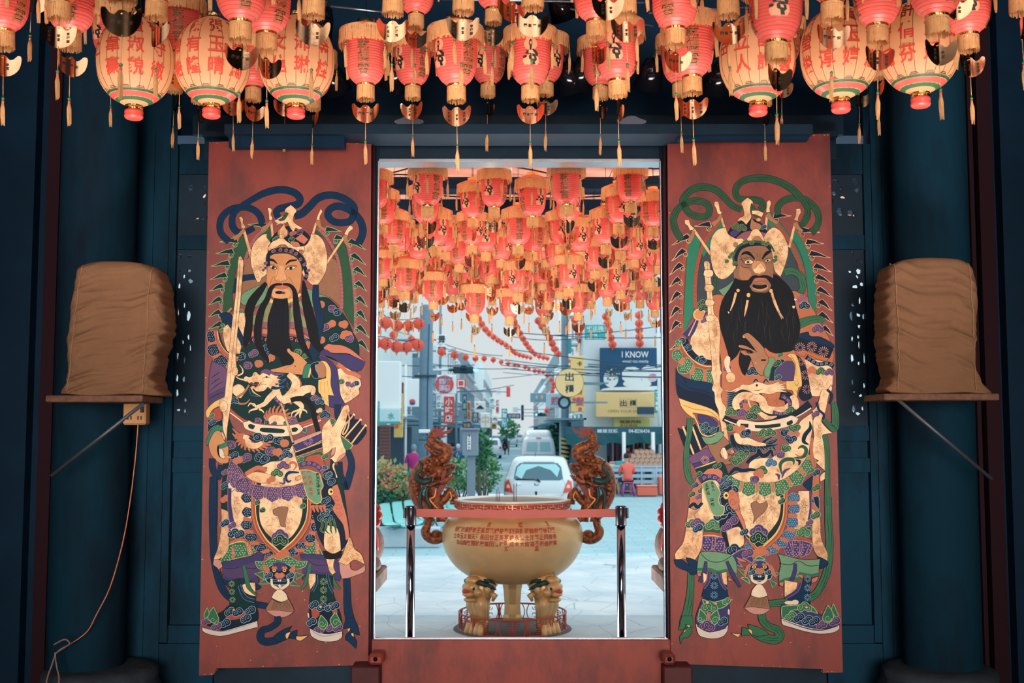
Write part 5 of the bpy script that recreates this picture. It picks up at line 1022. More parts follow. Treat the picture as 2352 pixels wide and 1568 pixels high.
        pg(ML['ink'],[(0,104),(12,100),(24,94),(26,80),(18,74),(20,62),(6,62),(4,78),(-6,84),(-8,96)],.0023)
        pg(ML['tan'],[(4,96),(14,94),(16,84),(6,86)],.0027)
        pg(ML['ink'],[(-34,94),(-26,100),(-14,96),(-20,90),(-30,88)],.0022)
    m=MB(); letters('乾德宮',-PI/2,m); letters('平安燈',PI/2,m); pic(0,m); pic(PI,m); keep('print',m)
    # ingot charms
    for ci,(cols,) in enumerate(((['闔家平安'],),(['李瑞蘭','李宮'],),(['趙妤綺','李宜','李瑞蘭'],),(['陳英盛','陳淑貌'],))):
        m=MB().use(ML['charm']); P=cr_closed([(-.056,.037),(-.046,.039),(-.035,.026),(-.022,.022),(-.012,.034),(0,.038),(.012,.034),(.022,.022),(.035,.026),(.046,.039),(.056,.037),(.057,.018),(.050,-.010),(.034,-.030),(.012,-.040),(-.012,-.040),(-.034,-.030),(-.050,-.010),(-.057,.018)],2,200)
        bend=lambda u,w_: -.018*abs(u/.057)**2+w_+.0025*math.sin(u*90+ci)
        bm=bmesh.new(); V=[Vector((p[0],p[1],0)) for p in P]; bv=[bm.verts.new(v) for v in V]
        for t in tessellate_polygon([V]):
            try: bm.faces.new([bv[i] for i in t])
            except ValueError: pass
        for k_ in range(-7,8): bmesh.ops.bisect_plane(bm,geom=bm.verts[:]+bm.edges[:]+bm.faces[:],plane_co=(k_*.008,0,0),plane_no=(1,0,0))
        bm.verts.index_update(); n=len(bm.verts)
        vs=[(v.co.x,bend(v.co.x,0),-.127+v.co.y) for v in bm.verts]; fs=[tuple(v.index for v in f.verts) for f in bm.faces]
        m.add(vs,fs,True); m.add([(a,b+.0012,c) for a,b,c in vs],[tuple(reversed(f)) for f in fs],True); bm.free()
        m.use(ML['foil']).lathe([(.0015,0),(.004,.001),(.004,-.001)],10,(0,bend(0,0)-.001,-.100)); m.use(ML['cord']).tube([(0,0,-.06),(0,-.001,-.095)],.0008,4)
        keep('charm%d'%ci,m)
        m=MB().use(ML['ink']); N=len(cols)
        for j,s in enumerate(cols):
            if ci==0:
                for q,c in enumerate(s): text_on(m,c,lambda u,v,q=q:((q-1.5)*.016+u,bend((q-1.5)*.016+u,0)-.0012,-.127+v),.012,.012,.03)
            else: vtext(m,s,lambda u,v,j=j:((j-(N-1)/2)*.030+u,bend((j-(N-1)/2)*.030+u,0)-.0012,-.130+v),.0125,.0115,bold=.03)
        keep('charm_writing%d'%ci,m)
    keep('cord',MB().use(ML['cord']).tube([(0,0,0),(0,0,1)],.0018,5))
build_lantern_meshes()
_lc=[0]
def lantern(p,label,group,rot,crot,top,ci=0,tilt=0,k=1.0,parts4=True):
    root=thing('red_lantern',p,label,'lantern',group,rz=rot); root.scale=(k,k,k); root.rotation_euler=(tilt,tilt*.5,rot)
    b=link('body',LM['body'],root); link('printed_panel',LM['print'],b)
    link('cap',LM['cap'],root); link('cap_fringe',LM['cap_fringe'],root); link('top_collar',LM['top_collar'],root)
    link('collar',LM['collar'],root); link('bottom_fringe',LM['bottom_fringe'],root)
    for q in range(4):
        a=PI/4+q*PI/2+.1; link('tassel',LM['tassel'],root,(.117*math.cos(a),.117*math.sin(a),0))
    c=link('charm',LM['charm%d'%ci],root); c.rotation_euler=(0,0,crot-rot); link('charm_writing',LM['charm_writing%d'%ci],c); link('charm_tassel',LM['charm_tassel'],root)
    if top: cd_=link('hanging_cord',LM['cord'],root,(0,0,.27)); cd_.scale=(1,1,max(.02,(top-p[2])/k-.27))
    return root
ORD=['first','second','third','fourth','fifth','sixth','seventh','eighth','ninth','tenth','eleventh','twelfth','thirteenth','fourteenth','fifteenth','sixteenth','seventeenth','eighteenth','nineteenth','twentieth']
# inside: x, y of the body's foot, cap width in px, turn, charm turn, what sets it apart
IN=[(162,72,150,.3,.9,'with gold lettering, far left, left of the first white globe lantern'),(8,70,150,1.2,.8,'cut by the left edge of the picture'),
(137,2,155,.2,.4,'showing only its fringes above the far left lantern'),(360,0,155,.5,2.4,'showing only its bottom fringe above the first white globe lantern'),(284,-48,190,.1,.2,'above the frame, its big gold charm over the first white globe lantern'),
(255,128,112,1.0,.6,'half hidden behind the first white globe lantern, its tassels below'),(413,120,122,.2,.4,'glowing between the first and second white globe lanterns'),(403,182,108,2.1,1.8,'behind the gap of the first two white globe lanterns, low tassel below'),
(553,49,160,.45,.5,'large, above the second white globe lantern with a dark gold charm'),(612,76,150,.9,1.0,'behind and right of the large one above the second white globe lantern'),
(458,205,108,1.6,1.6,'hidden behind the second white globe lantern, long tassel over the door top'),(535,190,108,.7,.3,'behind the right half of the second white globe lantern'),(582,200,112,2.6,.8,'showing red between the second and third white globe lanterns'),
(721,-6,160,.3,.2,'above the third white globe lantern, silvery charm in front of it'),(657,192,108,.5,.1,'behind the third white globe lantern, charm peeping out beneath'),(720,222,105,1.1,1.9,'low behind the right edge of the third white globe lantern'),
(840,194,126,0,.1,'with three gold edged characters facing front, over the left door jamb'),(948,196,112,.75,-.3,'second from left over the doorway, charm with two columns'),(1048,196,134,.70,.05,'third from left over the doorway, characters left and figure right'),
(1121,192,106,1.0,1.2,'narrow one behind, fourth from left over the doorway, charm edge on'),(1218,195,128,PI/2,.05,'over the doorway centre showing the haloed seated figure'),(1254,189,108,2.2,.35,'just behind the doorway centre lantern, slightly right'),
(1379,197,108,2.9,1.15,'behind, over the right half of the doorway, charm twisted'),(1418,184,134,1.35,1.3,'over the right half of the doorway showing the seated figure'),
(956,32,112,1.9,.3,'upper row over the doorway, above the second from left'),(1134,20,122,.4,-.2,'upper row over the doorway centre left, bright wavy charm'),(1065,-14,155,.9,.05,'upper row, cropped, plain gold charm over the third lantern'),
(903,-8,150,.2,.1,'upper row, cropped, gold charm right of first doorway lantern'),(1224,-24,158,.3,.0,'upper row cropped by the frame, wide bright charm above the centre'),(1177,-52,150,.5,.2,'highest over the centre, only its charm in view'),
(1437,-8,152,.6,.05,'upper row cropped by the frame, striped bright charm on the right'),(1369,48,142,1.3,.9,'upper row right of centre with figure panel'),(1551,65,146,-.5,.4,'upper row over the right jamb with gold characters'),
(1391,-60,150,.2,.2,'above the frame, brown charm before the upper right lantern'),(1589,176,142,-.1,.0,'with three gold edged characters, left of the fourth white globe lantern'),(1562,190,110,.9,.9,'behind and left of the one beside the fourth white globe lantern'),
(1672,-5,156,.4,-.1,'above the frame, silver charm over the fourth white globe lantern'),(1783,96,158,1.45,.6,'with figure panel, behind and above the fourth white globe lantern'),(1797,150,106,.7,.4,'behind the right edge of the fourth white globe lantern'),
(1755,212,105,.3,1.1,'low behind the fourth white globe lantern, charm turned below its ring'),(1911,3,158,.5,.1,'above the fifth white globe lantern with silver charm before it'),(1975,172,108,.9,.5,'behind the fifth white globe lantern, charm at its right foot'),
(2016,58,150,1.5,.2,'between the fifth and sixth white globe lanterns with figure panel'),(2014,150,108,.2,1.5,'low behind, between the fifth and sixth white globe lanterns'),(2120,186,105,.6,1.4,'behind the sixth white globe lantern, charm beneath its ring'),
(2152,36,165,.4,.2,'large, above the sixth white globe lantern, dark charm before it'),(2224,78,142,1.3,.3,'dim one right of the sixth white globe lantern'),(2342,-10,150,.5,.9,'at the right edge of the picture, only charm and tassel in view'),(75,-70,150,.5,.9,'above the frame at far left, only a tassel in view'),(2195,-60,150,.9,.2,'above the frame at far right, only a tassel in view')]
PL=[]
def free(x,y,w_):
    for q in (0,.03,-.03,.06,-.06,.09,-.09,.12,-.12,.15,-.15,.18,-.18):
        p=pt(x,y,591/(w_*(1+q)))
        if all(abs(p.z-o.z)>.60 or (abs(p.z-o.z)>.29 and abs(p.y-o.y)>.12) or math.hypot(p.x-o.x,p.y-o.y)>.235 for o in PL): break
    else: p=pt(x,y,591/w_); q=0
    PL.append(p); return p,1/(1+q)**.6
for i,(x,y,w_,rt,crt,wh) in enumerate(IN):
    p,k=free(x,y,w_); lantern(p,'red fringed lantern '+wh,'red fringed lanterns inside the hall',rt,crt,4.1,i%4,R.uniform(-.03,.03),k)
# ---- white globe lanterns
def wr(z,H=.335,Rm=.158): 
    t=min(1,max(0,z/H)); return max(.036,Rm*(max(0,1-abs(2*t-1)**2.35))**.52)
def make_globe(p,label,cols,rot):
    root=thing('globe_lantern',p,label,'lantern','white globe lanterns with red names'); root.rotation_euler=(0,0,rot); root.scale=(1,1,1.13)
    N=30; prof=[(wr(.335*i/N),.335*i/N) for i in range(N+1)]; nr=20
    b=MB().use(ML['paper']).lathe(prof,80,fn=lambda a,z:1-.012*abs(math.cos(nr*a/2)),cap=False).build('paper_globe',root)
    m=MB().use(ML['rib'])
    for k in range(nr):
        a=2*PI*(k+.5)/nr; m.tube([((wr(z)+.0002)*math.cos(a),(wr(z)+.0002)*math.sin(a),z) for z in [.335*i/18 for i in range(1,18)]],.0011,5)
    m.build('rib_cage',root)
    m=MB()
    for j,s in enumerate(cols):
        a=-PI/2+(j-(len(cols)-1)/2)*PI/5.0; m.use(ML['name'])
        for i,c in enumerate(s):
            z=.272-i*.080; q=wr(z)/.155; text_on(m,c,onbody(a,z,wr,.0016),.062,.068*q,.018,.014)
    m.build('red_names',b)
    m=MB(); 
    for za,zb,mt in ((.010,.018,ML['grn']),(.020,.032,ML['redp']),(.034,.041,ML['grn'])):
        m.use(mt).lathe([(wr(za)+.0015,za),(wr((za+zb)/2)+.0016,(za+zb)/2),(wr(zb)+.0015,zb)],60,cap=False)
    m.use(ML['ink'])
    for k in range(12):
        a=2*PI*k/12
        for (u0,z0,u1,z1) in ((-.018,.043,.018,.0445),(-.012,.0475,.012,.049),(-.012,.043,-.0105,.049),(.0105,.043,.012,.049),(-.02,.036,.02,.0375)):
            f_=onbody(a,0,wr,.0026); n_=6; m.add([f_(u0+(u1-u0)*i/n_,z0) for i in range(n_+1)]+[f_(u0+(u1-u0)*i/n_,z1) for i in range(n_+1)],[(i,i+1,n_+2+i,n_+1+i) for i in range(n_)])
    for k in range(5):
        a=.5+k*.1; m.use(ML['blu']).add([onbody(a,0,wr,.002)(u,v) for u,v in ((0,.12+k*.02),(.012,.13+k*.02),(.004,.15+k*.02),(-.008,.14+k*.02))],[(0,1,2,3)])
    m.build('painted_border',b)
    MB().use(ML['foil']).lathe([(.034,-.017),(.037,-.012),(.0355,-.004),(.038,.006),(.034,.010)],28,cap=False,smooth=False).build('gold_collar',root)
    MB().use(ML['redp']).lathe([(.0,-.050),(.030,-.051),(.037,-.046),(.0395,-.040),(.037,-.034),(.039,-.029),(.0385,-.020),(.034,-.016),(.028,-.018)],28,cap=False).build('bottom_ring',root)
    MB().use(ML['foil']).lathe([(.036,.333),(.033,.340),(.033,.352),(.030,.353)],28,cap=False,smooth=False).build('top_collar',root)
    m=MB().use(ML['cord'])
    for q in (-.02,.02): m.tube([(q,0,.34),(q*.8,0,.45),(q*.3,0,.6)],.0018,5)
    m.tube([(0,0,.6),(0,0,(4.1-p[2])/1.13)],.0025,5); m.build('hanging_wire',root)
    l=bpy.data.lights.new('lantern_bulb','POINT'); l.energy=.30; l.color=(1,.80,.58); l.shadow_soft_size=.03
    o=bpy.data.objects.new('lantern_bulb',l); COL.objects.link(o); o.parent=root; o.location=(0,0,.11)
    return root
GL=[(308,243,175,['映之','蘇韋豪','盧淑貌','蘇守徹'],.02,'leftmost of the six'),(486,240,172,['張景皓','陳有隆','張玉晴','李碧綸'],.05,'second from left'),(680,240,175,['黃華馥','蕭文信','盧沛琳','蕭金桂'],.02,'third from left, above the left door'),
(1741,234,176,['容岳','李立人','王韻詞','楊素雲','王賜欽'],.0,'fourth from left, above the right door'),(1931,226,182,['楊瑩俊','林雅淳','黃玉婷','曹靜惠','羅瀅凱'],.0,'fifth from left'),(2114,214,184,['許清月','許倩芬','羅文廷','蕭鳳娥','林芳'],-.02,'rightmost of the six, black brushwork at its right side')]
for x,y,w_,cols,rt,wh in GL:
    make_globe(pt(x,y,.316*2570/w_),'lit cream globe lantern, red names, '+wh,cols,rt)
# ---------------------------------------------------------------- porch outside the doorway
M_bounce=mat('bounce_tinted_board',(255,196,170),.7,var=.06,vs_=2)  # pink bounce light is put into the board colour
m=MB().use(M_bounce)
for k in range(24): m.box((-9.0+k*.75,6.3,3.42),(-9.0+k*.75+.742,13.0,3.46))
struct('ceiling_porch',m,'boarded porch ceiling with painted-in pink bounce light above the red lanterns','ceiling')
for i,y in enumerate((8.43,9.26,10.15,11.1,12.1)): struct('beam_%d'%(i+1),MB().use(M_navy).box((-9,y,3.33),(9,y+.22,3.42)),'dark cross beam of the porch ceiling, %s from the door'%ORD[i],'beam')
m=MB().use(ML['cord']); 
for k in range(7):
    y0=6.6+k*.33; pts=[(-3+i*.5,y0+.25*math.sin(i*1.3+k),3.40-.02*((i+k)%3)-.01*k) for i in range(13)]; m.tube(cr_open(pts,3),.006,5)
tag(m.build('ceiling_cables'),'thin dark cables strung along the porch ceiling','cable')
M_pave=mat('blue_grey_paving',(150,172,184),.55,var=.22,vs_=2.5,bump=.25,bs=18)
struct('floor_porch',MB().use(M_pave).box((-9,5.86,-.7),(9,7.75,0)),'stone floor of the porch just outside the door','floor')
struct('floor_step',MB().use(M_pave).box((-9,7.75,-.7),(9,8.15,-.35)),'stone step down from the porch','step')
OUT=[[(862,478),(982,472),(1135,475),(1301,470),(1449,464)],[(879,515),(1086,500),(1223,497),(1421,513),(1500,520),(977,512),(1306,507)],[(1001,564),(1084,562),(1190,562),(1287,561),(1392,561),(1502,558),(905,560)],
[(918,578),(960,596),(1022,577),(1054,606),(1116,578),(1151,596),(1223,577),(1253,596),(1331,577),(1363,596),(1425,575),(1456,596),(878,590)],
[(893,617),(926,609),(1005,613),(1086,617),(1182,618),(1277,612),(1314,605),(1366,620),(1416,605),(1510,609),(970,632),(1130,632)],
[(944,647),(1080,644),(1124,647),(1204,647),(1357,642),(1449,648),(1489,642),(1306,660),(1015,655),(1245,650),(1400,655),(870,655),(905,660),(1168,662)],
[(875,690),(910,692),(995,692),(1084,695),(1175,693),(1258,693),(1328,718),(1357,693),(1437,695),(1504,712),(950,680),(1040,678),(1130,684),(1215,682),(1300,684),(1395,684),(1470,690)],
[(1090,722),(1170,728),(1250,727),(930,668),(1060,672),(1190,672),(1285,668),(1425,668),(880,640),(1340,665)]]
WW=[91,83,79,73,69,66,63,66]
rn=['front','second','third','fourth','fifth','sixth','seventh','lowest']
for r_,row in enumerate(OUT):
    srt=sorted(row)
    for (x,y) in row:
        k=srt.index((x,y)); w_=WW[r_]*R.uniform(.985,1.015)
        p_,k_=free(x,y,w_*(1.0 if k%2 else .93)); lantern(p_,'red lantern outside, %s tier under porch ceiling, %s of %s from left'%(rn[r_],ORD[k],['one','two','three','four','five','six','seven','eight','nine','ten','eleven','twelve','thirteen','fourteen','fifteen','sixteen','seventeen'][len(row)-1]),'red fringed lanterns under the porch ceiling',R.uniform(0,6.28),R.choice([0,.2,-.3,.9,1.4]),3.42,R.randrange(4),0,k_*(1.0 if k%2 else .97))
light('porch_bounce_fill','AREA',(0,7.48,.05),310,(1,.88,.82),8,.5,target=(0,7.7,3.4),spread=170)  # unseen fill added behind the threshold in place of ground bounce
# ---------------------------------------------------------------- incense burner in the courtyard
M_gold=mat('gold_paint',(214,176,122),.36,metal=.35,var=.10,vs_=5,bump=.18,bs=9,spec=.5)
M_bronze=mat('bronze_gilt',(156,88,48),.38,metal=.3,var=.1,var2=(62,32,26),vs_=30,bump=1,bs=34)
M_fin=mat('dark_red_fin',(136,40,34),.5,var=.3,vs_=20)
M_dgreen=mat('dark_green_paint',(8,54,52),.4)
M_rimred=mat('rim_red',(176,66,58),.5,var=.15)
M_bright=mat('pale_edge',(236,232,222),.3,metal=.3)
BD=12.6; BX=X(1177,1230,BD); GZ=-.7
zb=lambda y:Z(y,BD)-GZ; SCL=2570/BD
def rb(px): return px/SCL
burner=thing('incense_burner',(BX,BD,GZ),'large gold incense burner with dragon handles and lion headed legs','incense burner')
bp=[(.0,zb(1334)),(rb(56),zb(1334)),(rb(84),zb(1328)),(rb(112),zb(1313)),(rb(136),zb(1291)),(rb(152),zb(1265)),(rb(160),zb(1236)),(rb(158),zb(1212)),(rb(150),zb(1197)),(rb(136),zb(1186)),(rb(122),zb(1180)),(rb(118),zb(1175)),(rb(120),zb(1170)),(rb(128),zb(1167))]
bpc=[(v[0],v[1]) for v in cr_open([(a,b) for a,b in bp],4)]
bowl=MB().use(M_gold).lathe(bpc,72,cap=False).build('bowl',burner)
def br(z):
    for i in range(len(bpc)-1):
        if bpc[i][1]<=z<=bpc[i+1][1]: t=(z-bpc[i][1])/((bpc[i+1][1]-bpc[i][1]) or 1); return bpc[i][0]+(bpc[i+1][0]-bpc[i][0])*t
    return rb(150)
m=MB(); m.use(M_rimred).lathe([(rb(128),zb(1167)),(rb(132),zb(1164)),(rb(133),zb(1148))],72,cap=False)
m.use(M_bright).lathe([(rb(133),zb(1148)),(rb(134.5),zb(1146)),(rb(132),zb(1144.5)),(rb(122),zb(1144.5)),(rb(120),zb(1150))],72,cap=False)
m.use(mat('incense_ash',(150,140,130),.95)).lathe([(0,zb(1148)),(rb(121),zb(1149))],40,cap=False)
m.use(mat('meander_gold',(214,150,104),.4,metal=.4))
for k in range(26):
    a0=2*PI*k/26; w_=2*PI/26; R_=rb(134); z0,z1=zb(1164),zb(1148.5); h=z1-z0; q=h*.13
    def rect(u0,v0,u1,v1):
        n=3; m.add([(R_*math.cos(a0+(u0+(u1-u0)*i/n)*w_),R_*math.sin(a0+(u0+(u1-u0)*i/n)*w_),z0+v*h) for v in (v0,v1) for i in range(n+1)],[(i,i+1,n+2+i,n+1+i) for i in range(n)])
    rect(.02,.82,.98,.92); rect(.46,.18,.54,.85) if k%2 else rect(.46,.45,.54,.85); rect(.2,.38,.46,.48); rect(.54,.38,.8,.48); rect(.0,.12,.3,.22); rect(.7,.12,1,.22); rect(.0,.12,.06,.6); rect(.2,.38,.26,.7)
m.build('rim',burner)
m=MB().use(mat('relief_red',(176,72,52),.5)); cols=['信士','陳金水','林玉山','黃文章','張福來','李天賜','王進財','吳長庚','蔡田富','劉甘田','楊正德','許英祥','鄭家旺鴻','謝義成','洪永金','郭德大','邱士官','曾添福','廖松木孟','賴正和','徐同信','周春梅','葉秀蓮']
for j,s in enumerate(cols):
    a=-PI/2-.90+j*.0685
    for i,c in enumerate(s):
        z=zb(1205+i*(14 if len(s)<4 else 12.5)); 
        for of in (.004,): text_on(m,c,onbody(a,z,br,of),.057,.05,.03,.03)
for a,y,c in ((-PI/2-.35,1192,'合'),(-PI/2+.12,1192,'爐'),(-PI/2+.55,1191,'主')): text_on(m,c,onbody(a,zb(y),br,.004),.05,.046,.02,.03)
m.build('inscription',bowl)
def lion_leg(a,plain=False):
    r0=rb(97); cx,cy=r0*math.cos(a),r0*math.sin(a); dx,dy=math.cos(a),math.sin(a)
    m=MB().use(M_gold)
    if plain:
        P=[];  
        for w_,y in ((24,1330),(26,1350),(23,1365),(20,1400),(21,1425),(24,1432),(24,1448)): P.append((rb(w_),zb(y)))
        m.lathe(P,8,(cx,cy,.0),rot=PI/8,smooth=False); return m.build('leg',burner)
    tx,ty=-dy,dx
    L=lambda o,t,y: (cx+dx*o+tx*t,cy+dy*o+ty*t,zb(y))
    m.tube([L(-.10,0,1306),L(-.03,0,1325),L(.02,0,1345),L(.04,0,1362)],[.17,.155,.15,.12],14)
    for t in (-.055,.0,.055): m.tube([L(.07,t,1355),L(.08,t*1.3,1380),L(.04,t*1.1,1402),L(.03,t,1420)],[.075,.06,.05,.045],8)
    m.tube([L(0,0,1355),L(.0,0,1390),L(-.0,0,1440)],[.11,.09,.08],10)
    for t in (-.075,-.025,.025,.075): m.tube([L(.02,t,1412),L(.08,t*1.3,1422),L(.115,t*1.4,1438),L(.10,t*1.4,1446)],[.04,.045,.038,.03],8)
    m.ball(L(.15,0,1334),(.10,.10,.06)); m.ball(L(.12,0,1320),(.09,.09,.05)); m.ball(L(.19,0,1349),(.07,.07,.035)); m.ball(L(.17,0,1362),(.07,.07,.03))
    for s in (-1,1):
        m.ball(L(.14,s*.085,1345),(.05,.05,.045)); m.ball(L(.05,s*.135,1340),(.04,.04,.05)); m.tube([L(.0,s*.14,1348),L(-.03,s*.18,1355),L(-.02,s*.15,1366)],[.03,.035,.015],8)
        m.use(mat('white_enamel',(235,230,220),.3)).ball(L(.172,s*.07,1336),.027,10,8); m.use(M_dgreen).ball(L(.186,s*.075,1336),.02,10,8)
        m.tube([L(.15,s*.03,1322),L(.12,s*.11,1324),L(.04,s*.15,1332),L(-.03,s*.16,1340)],[.018,.03,.028,.008],7); m.tube([L(.06,s*.15,1328),L(.0,s*.17,1336),L(-.06,s*.165,1342)],[.02,.02,.006],7); m.tube([L(.08,s*.12,1320),L(.0,s*.16,1322),L(-.05,s*.17,1330)],[.02,.02,.006],7); m.use(M_gold)
    m.use(mat('lion_nose_red',(196,58,62),.3)).ball(L(.225,0,1343),(.045,.045,.026),10,8)
    m.use(M_gold); return m.build('leg',burner)
for a in (-PI/2-.78,-PI/2+.78): o=lion_leg(a); o['label']='gold lion headed leg with red nose and green brows'
lion_leg(PI/2,True)
def dragon(s):
    H=MB().use(M_bronze); cx0,cy0=1003,0
    def q(x,y,dz=0):  # pixel of the left dragon crop -> local
        px=920+x/5.226; py=960+y/5.226; return Vector((s*(px-1177)/SCL*-1 if s>0 else (px-1177)/SCL,dz,zb(py)))
    def tb(pts,rad,m=H,n=10,dz=0,flat=1): m.tube(cr_open([q(*p) if len(p)==3 else q(p[0],p[1],dz) for p in pts],4),[rad[min(int(i/4*1.0),len(rad)-1)]*1/1064*1.0 if False else rint(i/(4*(len(pts)-1)),rad) for i in range(4*(len(pts)-1)+1)],n)
    def rint(t,r): t=t*(len(r)-1); k=min(int(t),len(r)-2); return (r[k]+(r[k+1]-r[k])*(t-k))/5.226/SCL
    tb([(440,150),(395,200),(385,270),(450,330),(550,370),(570,430),(500,490),(390,520),(290,580),(215,680),(185,800),(200,920),(260,1020),(320,1110),(380,1180)],[30,48,56,62,66,68,72,84,96,88,78,80,90,96,80])
    tb([(300,310),(330,350),(400,420),(470,450)],[20,30,36,30])
    # head
    H.ball(q(460,640),(.085*1.25,.11,.085),16,12); tb([(330,560),(420,620),(520,640),(610,590),(655,565)],[60,86,80,48,16]); tb([(400,760),(500,760),(580,720),(650,690)],[40,56,40,10]); tb([(300,770),(360,790),(430,760),(540,690)],[20,26,26,14])
    tb([(260,770),(330,800),(400,790),(460,760)],[16,26,26,10],dz=-.10); H.ball(q(640,575,-.02),(.03,.05,.03)); H.ball(q(560,600,-.08),(.03,.03,.025)); tb([(360,700),(420,680),(440,640)],[20,30,20],dz=-.10)
    # chest, forearm, paw on the rim
    tb([(380,820),(420,930),(440,1040),(470,1120),(500,1190)],[80,84,80,70,60]); tb([(440,1040),(520,980),(570,920),(600,860),(625,840)],[60,56,50,36,12]); tb([(600,870),(640,930),(660,1000),(600,1010)],[40,48,30,26])
    # lower leg with curled foot joined to the bowl
    tb([(400,1180),(350,1210),(335,1290),(310,1350),(330,1410),(400,1450),(480,1430),(520,1380)],[70,52,44,56,60,62,70,60]); tb([(440,1200),(520,1200),(560,1220)],[50,44,40]); H.ball(q(440,1390),(.06,.09,.05))
    for k in range(9): H.ball(q(400-60*math.sin(k*.4)+k*3,300+k*95,-.07),(.028,.03,.022),8,6)
    for (x,y) in ((330,520),(390,510),(450,505),(510,500),(180,760),(200,840),(215,700),(210,900),(250,960)): H.ball(q(x,y,-.085),(.03,.025,.03),8,6)
    root=H.build('dragon_handle',burner)
    # fins
    Fm=MB().use(M_fin); 
    def fin(pts,th=.05,dz=-.03):
        Fm.prism(cr_closed(nums(pts),3,60),lambda u,v,w:q(u,v,dz+w),th)
    fin('380 200 360 160 385 140 395 95 415 130 440 100 450 130 490 120 545 95 530 140 500 160 560 150 632 110 600 170 540 190 510 205 565 215 500 240 450 220 420 240 380 240')
    for a in ('350 260 318 215 350 222','355 210 345 160 370 190','480 300 520 300 500 260','560 340 610 310 600 400','600 420 636 390 610 480','590 470 620 450 590 530','250 510 280 480 300 510','300 500 335 465 350 495','350 490 395 455 400 485','155 640 165 590 190 610','190 600 215 555 230 590','150 700 150 650 175 660','330 310 320 270 370 290','400 285 420 262 450 290','540 560 570 520 590 560','590 560 640 540 668 550 640 600','600 620 660 600 640 640','560 720 660 685 610 760','380 830 470 800 560 800 500 900 430 960 400 900','560 800 570 760 590 850','310 1230 310 1180 340 1190','300 1290 300 1250 330 1250','160 860 240 1040 220 1060 170 960','500 640 560 610 540 700 500 740','240 880 260 870 230 1000'):
        fin(a,.06,-.09 if a[:3] in ('380','500','160','240') else -.02)
    Fm.build('dragon_fins',root)
    Gm=MB().use(M_dgreen)
    for pts,r in (([(240,505),(268,560),(265,610),(215,660),(225,720),(290,755),(360,740),(395,700)],[8,16,20,24,34,42,36,10]),([(300,820),(262,880),(255,980),(272,1085)],[18,20,22,16]),([(350,815),(328,900),(340,980),(378,1040),(372,1085)],[18,22,24,18,14]),([(440,800),(470,820)],[20,24]),([(540,860),(545,890)],[12,10]),([(600,600),(575,640)],[14,16])):
        tb([(a,b,-.12) for a,b in pts],r,Gm,8)
    Gm.build('dragon_mane',root)
    Wm=MB().use(mat('tooth_white',(230,225,215),.4))
    for x,y in ((590,700),(610,690),(600,640)): Wm.tube([q(x,y,-.03),q(x+6,y-22,-.03)],[.008,.001],5)
    Wm.use(mat('gold_edge',(232,150,86),.3,metal=.5)); tb([(440,830),(425,930),(370,960),(400,1010),(470,1080)],[10,14,14,12,6],Wm,6,-.13); tb([(560,930),(600,880),(620,960),(590,990)],[6,8,8,5],Wm,6,-.07)
    Wm.build('dragon_teeth',root)
    return root
dragon(-1); dragon(1)
# guard ring
m=MB().use(mat('red_iron',(176,82,66),.5)); RR=rb(121); rp=lambda u,z:(RR*math.cos(u),RR*math.sin(u),z); H_=.185
for z in (.012,H_): m.tube([rp(2*PI*k/72,z) for k in range(73)],.010,6,cap=False)
U=12
for k in range(U):
    a=2*PI*k/U-PI/2; w_=2*PI/U
    if k%2==0: m.tube([rp(a+w_*.5,0),rp(a+w_*.5,H_)],.012,5)
    for s in (-1,1): m.tube([rp(a+s*w_*(.36-.10*math.sin(PI*t/6)*-1+0),H_*t/6) for t in range(7)],.006,5)
    m.tube([rp(a,.01),rp(a,H_)],.006,5)
    for t,q in ((.2,.16),(.32,.1),(.44,.14),(.56,.1),(.68,.14),(.8,.16)): m.tube([rp(a-w_*q,H_*t),rp(a+w_*q,H_*t)],.005,4)
    for s in (-1,1):
        m.tube([rp(a+s*w_*.14,H_*.44),rp(a+s*w_*.22,H_*.44),rp(a+s*w_*.24,H_*.34)],.005,4); m.tube([rp(a+s*w_*.16,H_*.68),rp(a+s*w_*.22,H_*.68),rp(a+s*w_*.24,H_*.8)],.005,4)
g=m.build('guard_ring',None,loc=(BX,BD,GZ)); tag(g,'low red iron guard ring with longevity fretwork around the burner feet','guard ring')
struct('floor_pad',MB().use(mat('dark_rubber_mat',(92,92,96),.9,var=.2,vs_=30)).lathe([(0,.012),(rb(132),.012),(rb(134),0)],48,(BX,BD,GZ),cap=False),'round dark pad on the paving under the burner','floor')
for i,(x,dz,h) in enumerate(((1140,0,.13),(1143.5,.05,.15),(1147,-.04,.11),(1179,0,.19),(1182,.06,.17),(1185.5,.02,.2))):
    m=MB().use(mat('incense_dark',(92,60,70),.8)).tube([(0,0,-.05),(.004,0,h)],.0035,5)
    tag(m.build('incense_stick',loc=(X(x,1140,BD),BD-.2+dz,zb(1148)+GZ)),'thin incense stick standing in the burner ash, %s from the left'%ORD[i],'incense stick','incense sticks in the burner')
